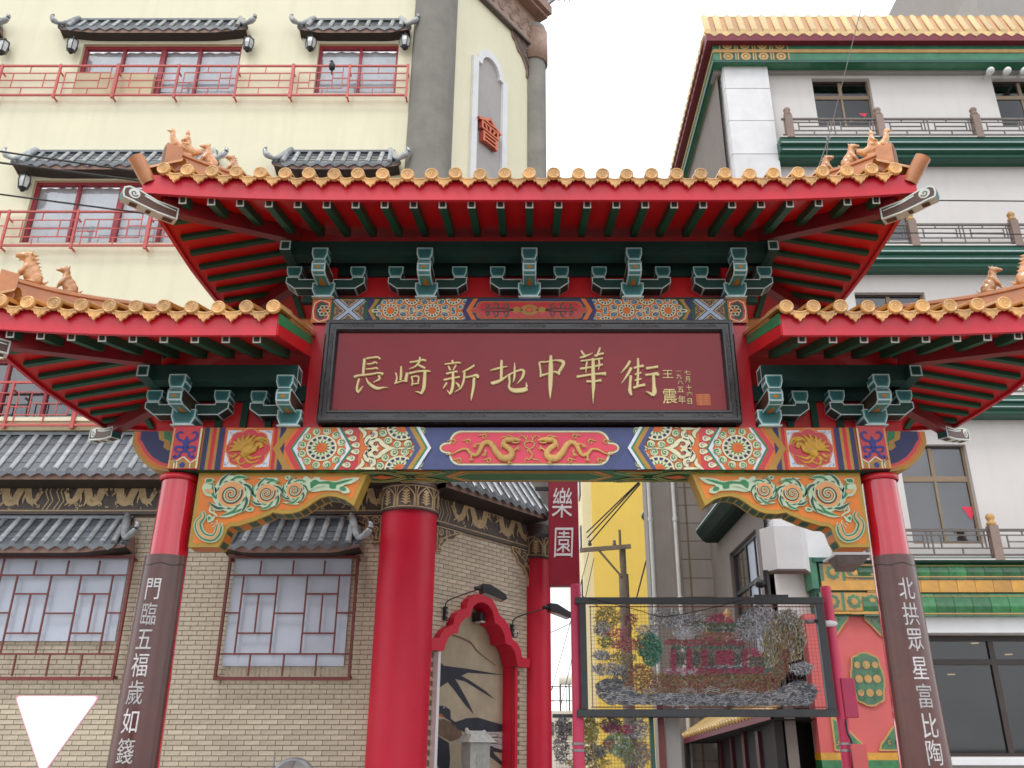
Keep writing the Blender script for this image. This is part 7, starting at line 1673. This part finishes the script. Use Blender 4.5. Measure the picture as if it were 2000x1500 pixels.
def tuft(x, y, col, ln, ang, wd=.006):
    u, v = zp(x, y); mb = tin.setdefault(col, MB()); dx, dz = math.cos(ang) * ln, math.sin(ang) * ln; y0 = yf - .02 - rt.random() * .03; dy = rt.uniform(-.02, .02); nx, nz = -math.sin(ang) * wd, math.cos(ang) * wd
    mb.add([(u - nx, y0, v - nz), (u + dx - nx * .4, y0 + dy, v + dz - nz * .4), (u + dx + nx * .4, y0 + dy - .004, v + dz + nz * .4), (u + nx, y0 - .006, v + nz)], [(0, 1, 2, 3)], 'tinsel_' + col)
def fill(P, cols, n, ln=.05, ang=None, spread=.6, wd=.006):
    xs = [p[0] for p in P]; ys = [p[1] for p in P]; k = 0; t = 0; n = int(n * .88); ln *= .8
    while k < n and t < n * 12:
        t += 1; x = rt.uniform(min(xs), max(xs)); y = rt.uniform(min(ys), max(ys))
        if not inside(x, y, P): continue
        a = rt.uniform(0, 6.28) if ang is None else ang + rt.uniform(-spread, spread); tuft(x, y, rt.choice(cols), ln * rt.uniform(.6, 1.3), a, wd); k += 1
def ell(cx, cy, a, b, n=16): return [(cx + a * math.cos(2 * math.pi * i / n) * (1 + .08 * math.sin(i * 5)), cy + b * math.sin(2 * math.pi * i / n)) for i in range(n)]
fill(ell(260, 215, 100, 75), ['gold', 'yellow', 'olive'], 420); fill(ell(215, 300, 60, 60), ['grey', 'silver'], 320); fill(ell(240, 400, 55, 40), ['olive', 'green'], 120)
fill(ell(330, 330, 95, 40), ['pink', 'red'], 160); fill(ell(400, 420, 120, 50), ['pink', 'red', 'gold'], 380); fill(ell(430, 250, 45, 70), ['red', 'dk'], 140)
fill(ell(215, 500, 62, 36), ['silver', 'grey'], 260); fill(ell(370, 520, 110, 42), ['gold', 'olive'], 260); fill(ell(260, 605, 120, 42), ['silver', 'grey'], 420); fill(ell(350, 660, 60, 60), ['grey', 'dk'], 200)
fill(ell(590, 465, 85, 125), ['green'], 900, .07, 2.3, .5); fill(ell(530, 430, 60, 90), ['green', 'gold'], 200, .06, 2.6)
fill(ell(700, 220, 120, 70), ['silver', 'grey'], 520); fill(ell(880, 260, 140, 80), ['silver', 'grey'], 520); fill(ell(830, 340, 80, 40), ['silver'], 260); fill(ell(560, 310, 90, 40), ['silver', 'grey'], 200); fill(ell(1340, 280, 120, 90), ['silver', 'grey'], 700); fill(ell(1420, 200, 120, 60), ['silver', 'grey'], 500); fill(ell(1620, 220, 80, 60), ['silver', 'grey'], 300); fill(ell(1280, 350, 100, 40), ['grey', 'silver'], 300)
fill([(970, 265), (1060, 195), (1130, 195), (1240, 265)], ['pink', 'red'], 320, .05, 1.5, .3); fill([(880, 285), (900, 235), (960, 255), (1260, 258), (1310, 215), (1320, 240), (1260, 285)], ['green', 'olive'], 320, .05, .1, .5)
fill([(980, 300), (1210, 300), (1210, 330), (980, 330)], ['green', 'dk'], 160, .04, 1.5, .4); fill([(960, 330), (1250, 330), (1250, 380), (960, 380)], ['bronze', 'pink', 'gold'], 320, .05, .2); fill([(650, 420), (700, 380), (1280, 385), (1300, 430), (900, 435)], ['red', 'bronze', 'pink'], 500, .05, .1, .4); fill([(740, 440), (1290, 430), (1300, 465), (740, 470)], ['olive', 'grey', 'green'], 380, .05, 1.4, .4)
for x in (740, 860, 975, 1280): fill([(x - 18, 450), (x + 18, 450), (x + 18, 610), (x - 18, 610)], ['pink', 'red'], 220, .045, .15, .4)
for x0, x1 in ((775, 835), (890, 950), (1000, 1050), (1205, 1255)): fill([(x0, 480), (x1, 480), (x1, 570), (x0, 570)], ['olive', 'grey', 'dk'], 200, .045)
fill([(1060, 465), (1195, 465), (1195, 570), (1060, 570)], ['pink', 'red'], 420, .05, .2); fill([(690, 600), (930, 595), (930, 650), (690, 650)], ['silver', 'pink'], 300, .05); fill([(930, 600), (1420, 595), (1420, 640), (930, 650)], ['pink', 'red'], 520, .05, .1); fill([(960, 580), (1290, 580), (1290, 600), (960, 600)], ['blue', 'silver'], 150, .05, .0, .2)
fill([(1330, 440), (1420, 490), (1330, 510)], ['pink', 'red'], 120); fill([(1320, 510), (1430, 500), (1430, 600), (1320, 605)], ['dk', 'bronze'], 220)
fill([(400, 620), (480, 560), (590, 600), (600, 655), (1440, 650), (1520, 560), (1560, 330), (1640, 300), (1640, 420), (1600, 640), (1500, 770), (1200, 790), (500, 780), (380, 740)], ['bronze', 'bronze', 'red', 'gold'], 4200, .045, .3, .9); fill([(590, 640), (1450, 640), (1450, 690), (560, 690)], ['gold', 'olive'], 700, .05, .4, .5)
fill([(1420, 330), (1500, 250), (1520, 180), (1620, 160), (1720, 260), (1750, 400), (1700, 540), (1600, 560), (1620, 440), (1560, 480), (1520, 600), (1430, 600), (1400, 420)], ['gold', 'gold', 'silver', 'olive'], 2200, .06, 1.3, .7)
fill([(160, 720), (230, 675), (330, 690), (380, 760), (480, 790), (1480, 800), (1560, 730), (1680, 690), (1800, 730), (1820, 790), (1760, 880), (250, 870), (170, 800)], ['blue', 'grey', 'silver', 'grey'], 4600, .07, .15, .5, .007); fill(ell(1710, 600, 90, 45), ['silver', 'grey'], 420)
for k in range(26):
    cx = 300 + k * 56 + rt.uniform(-12, 12); cy = 800 + 40 * math.sin(k * 2.3) + rt.uniform(-10, 25); mb = tin.setdefault('silver', MB())
    for q in range(3):
        pts = []
        for j in range(9):
            t = j / 8; u, v = zp(cx - 60 + 120 * t, cy + 14 * q - 20 * math.sin(math.pi * t) + 5 * math.sin(t * 12 + k)); pts.append((u, yf - .045 - .004 * q, v))
        mb.tube(pts, .005, 'tinsel_silver', 4)
bx = []
for c, mb in tin.items(): bx.append(mb)
big = MB()
for mb in bx: big.merge(mb)
obj('tinsel_picture', big, ws, kind='stuff')
for k, (u0, u1) in enumerate(((.0, .16), (.03, .30), (.5, .75))):      # sagging cable along the top of the picture
    pass
mb = MB(); mb.tube(crom([(at(1150, 1168, yf - .06)), (at(1240, 1190, yf - .06)), (at(1300, 1204, yf - .06)), (at(1400, 1185, yf - .06)), (at(1450, 1172, yf - .06))], 5), .006, 'cable', 5); obj('cable_loop', mb, ws)
# second picture below
YV = 13.25; v0, v1 = at(1086, 1402, YV), at(1275, 1500, YV)
w2 = thing('lower_wire_picture', (1.4, YV, 0), 'smaller wire mesh picture with yellow and green figures partly hidden by the pink post', 'decoration')
mb = MB(); x0, x1, z1, z0 = at(1086, 1402, YV).x, at(1268, 1402, YV).x, v0.z, .55
x = x0
while x < x1: mb.box(x - .002, x + .002, YV, YV + .004, z0, z1, 'wire'); x += .045
z = z0
while z < z1: mb.box(x0, x1, YV - .001, YV + .003, z - .002, z + .002, 'wire'); z += .045
obj('wire_mesh', mb, w2, kind='stuff')
mb = MB(); mb.box(x0 - .05, x1 + .6, YV - .03, YV + .03, z1, z1 + .05, 'frame_dark'); mb.box(x1 - .005, x1 + .055, YV - .029, YV + .031, .3, z1 - .001, 'green_trim'); obj('frame_bar', mb, w2)
mb = MB(); mb.box(x1 + .13, x1 + .22, YV + .1, YV + .15, .2, z1 + .4, 'lattice_red'); mb.box(x1 + .24, x1 + .45, YV + .15, YV + .2, .2, z1 + .5, 'plaster_grey'); obj('side_panel', mb, w2)
tin = {}; yf2 = YV
def zp(x, y): p = at(1060 + x / 3.333, 1380 + y / 3.333, YV - .02); return (p.x, p.z)
yf = YV
fill(ell(130, 140, 50, 70), ['grey', 'dk'], 320, .05); fill(ell(120, 280, 50, 90), ['grey', 'dk'], 320, .05); fill(ell(305, 160, 60, 90), ['yellow', 'lime', 'gold'], 620, .06); fill(ell(330, 300, 90, 50), ['yellow', 'olive', 'blue'], 420, .06); fill(ell(450, 120, 70, 50), ['blue', 'dk'], 320, .05); fill(ell(440, 140, 50, 30), ['pink', 'red'], 200, .05); fill(ell(540, 150, 60, 30), ['red', 'pink'], 220, .05)
fill(ell(490, 240, 80, 80), ['lime', 'green', 'silver'], 560, .06); fill(ell(560, 300, 70, 80), ['lime', 'olive', 'grey'], 420, .06); fill(ell(620, 150, 70, 70), ['grey', 'silver'], 420, .05); fill(ell(640, 310, 60, 90), ['grey', 'bronze'], 420, .06); fill(ell(430, 240, 40, 40), ['bronze', 'red'], 160); fill(ell(300, 370, 150, 40), ['yellow', 'olive'], 360); fill(ell(380, 290, 30, 20), ['blue'], 120)
big = MB()
for mb in tin.values(): big.merge(mb)
obj('tinsel_picture', big, w2, kind='stuff')
# =====================================================================  SMALL THINGS
# hanging shop sign
sg = thing('hanging_sign', (.75, 16.0, 4.3), 'tall dark red vertical shop sign with two white brush characters', 'sign')
YS_ = 15.9; a, b = at(1072, 1060, YS_).x, at(1131, 1060, YS_).x; zb_, zt_ = at(1100, 1144, YS_).z, at(1100, 925, YS_).z + .6
mb = MB(); mb.box(a, b, YS_, YS_ + .22, zb_, zt_, 'sign_red'); obj('board', mb, sg, bevel=.01)
for ch, px, py in (('樂', 1098, 982), ('園', 1101, 1058)):
    p = at(px, py, YS_); h = .62
    obj('character', glyph_mb(ch, lambda u, v, f: (p.x + u * .40 + v * .03, YS_ - (.012 if f else -.001), p.z + v * h), 'sign_white'), sg)
for z in (zt_ - .9, zb_ + .9): mb = MB(); mb.box(a - .25, a, YS_ + .06, YS_ + .14, z, z + .06, 'black_metal'); obj('bracket', mb, sg)
p = at(1080, 1100, 16.2); mb = MB(); mb.ball((p.x, 16.25, p.z), (.07, .07, .12), 'black_metal'); mb.ball((p.x + .0, 16.25, p.z - .2), (.05, .05, .07), 'black_metal'); obj('cable_clamp', mb, sg)
# inverted triangular road sign
sgn = thing('road_sign', (at(102, 1400, 8.6).x, 8.6, 0), 'inverted triangular red stop sign, its face painted white as flash glare, on a pole in front of the brick wall', 'road sign')
p = at(102, 1410, 8.6); s_ = .80
def rtri(k, dy):
    out = []; V = [(-s_ / 2, .23), (s_ / 2, .23), (0, -.46)]
    for i, (x, z) in enumerate(V):
        nx, nz = V[(i + 1) % 3], V[i - 1]; r = .055
        for q in range(5):
            t = q / 4; a = ((nz[0] - x) * (1 - t) ** 1 + (nx[0] - x) * t, (nz[1] - z) * (1 - t) + (nx[1] - z) * t); l = math.hypot(*a)
            bl = 1 - .55 * math.sin(math.pi * t); dn = (nz[0] - x, nz[1] - z); dp_ = (nx[0] - x, nx[1] - z); L1 = math.hypot(*dn); L2 = math.hypot(*dp_)
            w0, w2_ = (1 - t) ** 2, t ** 2; out.append(((x + w0 * dn[0] / L1 * r + w2_ * dp_[0] / L2 * r) * k, (z + w0 * dn[1] / L1 * r + w2_ * dp_[1] / L2 * r) * k))
    return [(p.x + x, 8.6 + dy, p.z + z) for x, z in out]
mat('sign_flash_white', (.93, .93, .95), .3, .01, 3); mat('sign_flash_pink', (.75, .35, .40), .4, .05, 3)  # red stop sign: flash glare painted as white face and pinkish rim
mb = MB(); mb.ext(rtri(1.0, 0), (0, .012, 0), 'sign_flash_pink'); mb.add(rtri(.965, -.002), [list(range(15))], 'sign_flash_white'); obj('plate', mb, sgn)
mb = MB(); mb.tube([(p.x, 8.66, 0), (p.x, 8.66, p.z + .2)], .03, 'white_paint', 12); mb.box(p.x - .05, p.x + .05, 8.612, 8.64, p.z + .05, p.z + .09, 'zinc'); obj('pole', mb, sgn)
# round mirror near the brick wall
q = at(573, 1527, 13.2); mr_ = thing('convex_mirror', (q.x, 13.2, 0), 'rim of a round convex traffic mirror at the foot of the brick wall', 'mirror')
mb = MB(); mb.lathe([(0, 0), (.15, .012), (.27, .05), (.28, .07)], 'mirror_silver', n=32); mb.xf(Matrix.Translation((q.x, 13.2, q.z)) @ Matrix.Rotation(R(90), 4, 'X')); obj('mirror_face', mb, mr_)
mb = MB(); mb.lathe([(.275, -.02), (.31, -.02), (.31, .08), (.275, .08)], 'zinc', n=32); mb.xf(Matrix.Translation((q.x, 13.2, q.z)) @ Matrix.Rotation(R(90), 4, 'X')); obj('rim', mb, mr_)
mb = MB(); mb.tube([(q.x, 13.3, 0), (q.x, 13.3, q.z + .1)], .035, 'zinc', 10); u = at(537, 1470, 13.3); mb.tube([(u.x, 13.3, .8), (u.x, 13.3, u.z)], .012, 'zinc', 6); obj('pole', mb, mr_)
# dark bird on the red railing
pbd = at(648, 132, YB - .43); bd = MB(); z = pbd.z
bd.ball((0, 0, .02), (.042, .055, .085), 'bird_black'); bd.ball((-.008, -.01, .118), (.032, .036, .034), 'bird_black'); bd.tube([(-.02, -.02, .118), (-.062, -.035, .112)], [.014, .004], 'bird_black', 6); bd.tube([(0, .02, -.03), (0, .05, -.12), (0, .06, -.155)], [.035, .028, .018], 'bird_black', 8, flat=.5); bd.tube([(0, 0, .07), (0, -.005, .115)], [.04, .03], 'bird_black', 8)
for s in (-1, 1): bd.ball((s * .04, .01, .01), (.018, .06, .08), 'bird_black')
bo = obj('bird', bd, None, (pbd.x, YB - .43, pbd.z + .02), remesh=.006); tag(bo, 'small dark bird perched on the red railing of the narrow upper window', 'bird')
# wall lanterns beside the windows
def lantern_parts():
    a = MB(); a.lathe([(.03, .20), (.10, .13), (.115, .12), (.03, .12)], 'black_metal', n=6, smooth=False); a.lathe([(.0, .24), (.03, .22), (.03, .19)], 'black_metal', n=8)
    a.lathe([(.03, -.20), (.075, -.135), (.08, -.12), (.02, -.12)], 'black_metal', n=6, smooth=False); a.box(-.02, .02, .05, .16, .06, .10, 'black_metal')
    for k in range(6):
        t = k * math.pi / 3; a.tube([(.085 * math.cos(t), .085 * math.sin(t), -.13), (.112 * math.cos(t), .112 * math.sin(t), 0), (.10 * math.cos(t), .10 * math.sin(t), .13)], .009, 'black_metal', 5)
    g = MB(); g.lathe([(.075, -.125), (.10, 0), (.09, .12)], 'lamp_glass', n=6, smooth=False); return a.mesh('lantern_frame'), g.mesh('glass')
LF, LG = lantern_parts()
for px, py, lab in ((141, 89, 'black wall lantern left of the wide top window'), (485, 86, 'black wall lantern right of the wide top window'), (607, 85, 'black wall lantern left of the narrow top window'), (791, 82, 'black wall lantern right of the narrow top window beside the grey column'), (6, 92, 'black wall lantern at the left edge under a clipped hood'), (47, 356, 'black wall lantern left of the second row window above the cables')):
    p = at(px, py, YB - .17); t = thing('wall_lantern', p, lab, 'lantern', 'wall lanterns beside the windows of the cream wall'); obj('lantern_frame', LF, t, p); obj('glass', LG, t, p)
# arm lamps over the arch
def arm_lamp(base, elbow, tip, head, lab):
    P0 = atp(*base, C0 + Nc * .02, Nc); o1 = lambda q, d: atp(*q, C0 + Nc * d, Nc)
    t = thing('arm_lamp', P0, lab, 'lamp', 'black arm lamps over the red arch'); e, tp, hd = o1(elbow, .1), o1(tip, .55), o1(head, .78)
    mb = MB(); mb.tube(crom([P0 + Nc * .03, e, e.lerp(tp, .25) + Vector((0, 0, .03)), tp], 6), .011, 'black_metal', 7); mb.tube(crom([P0 + Nc * .03, P0 + Vector((.02, -.02, -.12)), P0 + Vector((.09, -.06, -.13)), P0 + Vector((.11, -.05, -.05))], 5), .008, 'black_metal', 6); obj('arm', mb, t)
    mb = MB(); mb.box(-.03, .03, -.03, .03, -.13, .09, 'black_metal'); obj('wall_plate', mb, t, P0 + Nc * .02, rot=(0, 0, .93), bevel=.006)
    for z in (-.06, .03): m2 = MB(); m2.ball((0, 0, 0), .022, 'zinc', 8, 6); obj('bolt', m2, t, P0 + Nc * .055 + Vector((0, 0, z)))
    d = (hd - tp); d.normalize(); rz = math.atan2(d.y, d.x); mb = MB()
    mb.tube([(-.10, 0, .01), (.02, 0, .0)], [.028, .045], 'black_metal', 10); pr = [(0, .07), (.14, .06), (.40, -.08), (.43, -.15), (.39, -.18), (.02, -.06)]
    for i in range(1): mb.ext([(x, -.12, z) for x, z in pr], (0, .24, 0), 'black_metal')
    mb.add([(.05, -.10, -.074), (.37, -.10, -.178), (.37, .10, -.178), (.05, .10, -.074)], [(0, 1, 2, 3)], 'lamp_glass'); obj('lamp_head', mb, t, tp, rot=(0, 0, rz), bevel=.008)
arm_lamp((868, 1196), (871, 1178), (938, 1150), (986, 1158), 'black arm lamp left of the arch top with its head over the arch'); arm_lamp((999, 1230), (1003, 1211), (1070, 1187), (1110, 1196), 'black arm lamp right of the arch with its head beside the pink post')
# white splayed lamp box and a flat lamp near the right brace
p = at(1535, 1068, 14.2); wb = thing('lamp_box', (p.x, 14.2, p.z), 'white splayed metal box mounted above the wire picture under the right brace', 'lamp')
a0, a1, zt_, zb_ = at(1510, 1027, 14.2).x, at(1560, 1027, 14.2).x, at(1535, 1026, 14.2).z, at(1535, 1111, 14.2).z
mb = MB(); pl = [(a0, 14.2), (a1 + .03, 14.2), (a1 + .2, 14.5), (a0 - .16, 14.5)]; n = 4
mb.add([(x, y, zb_) for x, y in pl] + [(x, y, zt_) for x, y in pl], [(i, (i + 1) % 4, (i + 1) % 4 + 4, i + 4) for i in range(4)] + [(4, 5, 6, 7)], 'white_paint'); obj('housing', mb, wb, bevel=.008)
mb = MB(); mb.add([(x, y, zb_ - .001) for x, y in pl], [(3, 2, 1, 0)], 'rail_dark'); mb.ext([(x, y, zb_ - .03) for x, y in pl], (0, 0, .028), 'rail_dark'); obj('base', mb, wb)
p2 = at(1500, 1150, 14.3); mb = MB(); mb.tube([(p2.x, 14.35, p2.z - .2), (p2.x, 14.35, zb_)], .05, 'black_metal', 10); mb.box(p2.x - .25, p2.x + .3, 14.25, 14.45, p2.z - .2, p2.z - .1, 'black_metal'); mb.ball((p2.x - .12, 14.3, p2.z + .08), (.09, .12, .07), 'black_metal'); obj('mast', mb, wb)
p = at(1662, 1086, 13.0); fl = thing('flat_lamp', (p.x, 13.0, p.z), 'flat white lamp with a dark underside just below the right brace', 'lamp')
mb = MB(); mb.box(p.x - .26, p.x + .28, 12.9, 13.5, p.z, p.z + .035, 'white_paint'); obj('cover', mb, fl, bevel=.006); mb = MB(); mb.add([(p.x - .24, 12.92, p.z - .001), (p.x + .26, 12.92, p.z - .001), (p.x + .16, 13.4, p.z - .16), (p.x - .14, 13.4, p.z - .16)], [(0, 1, 2, 3)], 'rail_dark'); mb.ext([(p.x - .24, 12.94, p.z - .002), (p.x + .26, 12.94, p.z - .002), (p.x + .16, 12.98, p.z - .12), (p.x - .14, 12.98, p.z - .12)], (0, .4, 0), 'rail_dark'); obj('shade', mb, fl)
# small white camera and boxes on the right pink post
px = at(1620, 1218, YW - .1); cm_ = thing('street_camera', px, 'small white camera clamped to the right pink post', 'camera'); mb = MB(); mb.ball(px, (.12, .07, .045), 'white_paint'); obj('camera_body', mb, cm_); mb = MB(); mb.tube([(px.x - .22, YW, px.z + .04), (px.x, YW - .06, px.z + .02)], .02, 'zinc', 8); mb.tube([(px.x - .24, YW, px.z + .02), (px.x - .24, YW, px.z + .06)], .10, 'zinc', 14); obj('clamp', mb, cm_)
px = at(1655, 1365, YW); pbx = MB(); pbx.box(px.x - .09, px.x + .10, YW - .10, YW + .08, px.z - .25, px.z + .27, 'post_magenta'); o = obj('switch_box', pbx, bevel=.01); tag(o, 'magenta switch box fixed to the right pink post', 'box')
px = at(1679, 1478, YW - .2); m2 = MB(); m2.box(px.x - .10, px.x + .10, YW - .22, YW - .18, px.z - .2, px.z + .16, 'pink_wall'); o = obj('notice_plate', m2, bevel=.004); tag(o, 'pale pink plate at the foot of the right pink post', 'sign')
mb = MB(); mb.tube(crom([at(1652, 1405, YW - .1), at(1655, 1430, YW - .14), at(1664, 1455, YW - .12), at(1668, 1510, YW - .1), (at(1668, 1510, YW - .1).x, YW - .1, .0)], 6), .016, 'black_metal', 7); o = obj('power_cable', mb); tag(o, 'black power cable hanging from the switch box on the pink post', 'cable')
# utility pole
U_ = at(1217, 1100, 28); up_ = thing('utility_pole', (U_.x, 28, 0), 'weathered utility pole with one crossarm in front of the yellow building', 'pole')
mb = MB(); zt_ = at(1213, 1035, 28).z; zm_ = at(1217, 1122, 28).z; mb.tube([(U_.x, 28, 0), (U_.x, 28, zm_)], [.20, .155], 'pole_wood', 12); mb.tube([(U_.x, 28, zm_ - .1), (U_.x, 28, at(1217, 1072, 28).z)], .10, 'pole_wood', 10); mb.tube([(U_.x - .07, 28, zm_ + .2), (U_.x - .07, 28, zt_)], .04, 'pole_wood', 8); obj('pole', mb, up_)
ca, cb = at(1133, 1075, 27.85), at(1232, 1067, 27.85); mb = MB(); mb.beam(ca, cb, .1, .13, 'pole_wood'); obj('crossarm', mb, up_); mb = MB(); mb.beam(at(1168, 1073, 27.85), at(1214, 1126, 27.85), .05, .06, 'pole_wood'); obj('brace', mb, up_)
for px in (1152, 1200): q = at(px, 1066, 27.85); m2 = MB(); m2.lathe([(.05, 0), (.07, .06), (.04, .1), (.06, .15), (0, .2)], 'rail_dark', n=10); obj('insulator', m2, up_, q)
# overhead cables
def cable(a, b, lab, r=.012, sag=.1, mt='cable', grp=None):
    a, b = Vector(a), Vector(b); mb = MB(); mb.tube([a.lerp(b, i / 14) - Vector((0, 0, sag * 4 * (i / 14) * (1 - i / 14))) for i in range(15)], r, mt, 6); o = obj('overhead_cable', mb); tag(o, lab, 'cable', grp)
Yc = 12.2; G_ = 'dark overhead cables behind the upper roof'
cable(at(-420, 232, Yc), at(640, 388, Yc), 'uppermost of three dark cables crossing the cream wall to the upper roof', .016, .02, grp=G_); cable(at(-420, 262, Yc), at(640, 398, Yc), 'middle of three dark cables crossing the cream wall to the upper roof', .018, .02, grp=G_); cable(at(-420, 322, Yc), at(640, 462, Yc), 'lowest of three dark cables crossing the cream wall to the upper roof', .015, .02, grp=G_)
cable(at(1640, 390, 12.6), at(2400, 396, 12.6), 'dark cable level with the upper roof beak in front of the pale wall', .011, .0, grp=G_); cable(at(1600, 453, 12.6), at(2400, 462, 12.6), 'dark cable crossing the second balcony lattice', .010, .0, grp=G_)
for k, (a, b) in enumerate((((1246, 943), (1146, 1040)), ((1248, 943), (1147, 1050)), ((1250, 945), (1150, 1062)), ((1262, 1095), (1240, 1180)))): cable(at(*a, 24), at(*b, 27.5), ('thin wire sloping across the yellow building to the crossarm', 'thin wire just above its lower twin on the yellow building', 'lowest thin wire running to the crossarm insulator', 'short steep wire right of the utility pole')[k], .022, .0, grp='thin wires by the utility pole')
for k, (a, b) in enumerate((((1150, 1080), (1062, 1400)), ((1160, 1090), (1095, 1380)), ((1140, 1200), (1060, 1240)), ((1110, 1140), (1180, 1190)))): cable(at(*a, 40), at(*b, 40), ('faint long wire hanging steeply beside the red column', 'faint long wire between its steep twin and the pink post', 'faint short wire just above the arm lamp head', 'faint short wire level with the foot of the hanging sign')[k], .018, .1, grp='faint wires beside the red column')
# guy wire standing on the upper roof
g0, g1 = at(1681, 20, 9.2), at(1618, 270, 9.2); gw = thing('guy_wire', g1, 'thin steel guy wire with a ring standing above the upper roof ridge', 'wire')
mb = MB(); mb.tube([g0, g1], .006, 'rail_dark', 6); obj('wire', mb, gw); mb = MB(); mb.tube([g1, at(1594, 340, 9.2)], .006, 'rail_dark', 6); mb.tube([g1, at(1611, 335, 9.25)], .006, 'rail_dark', 6); obj('stay', mb, gw); mb = MB(); mb.tube([g1 + Vector((.022 * math.cos(i * .7), 0, .03 * math.sin(i * .7))) for i in range(10)], .008, 'zinc', 6); obj('ring', mb, gw)
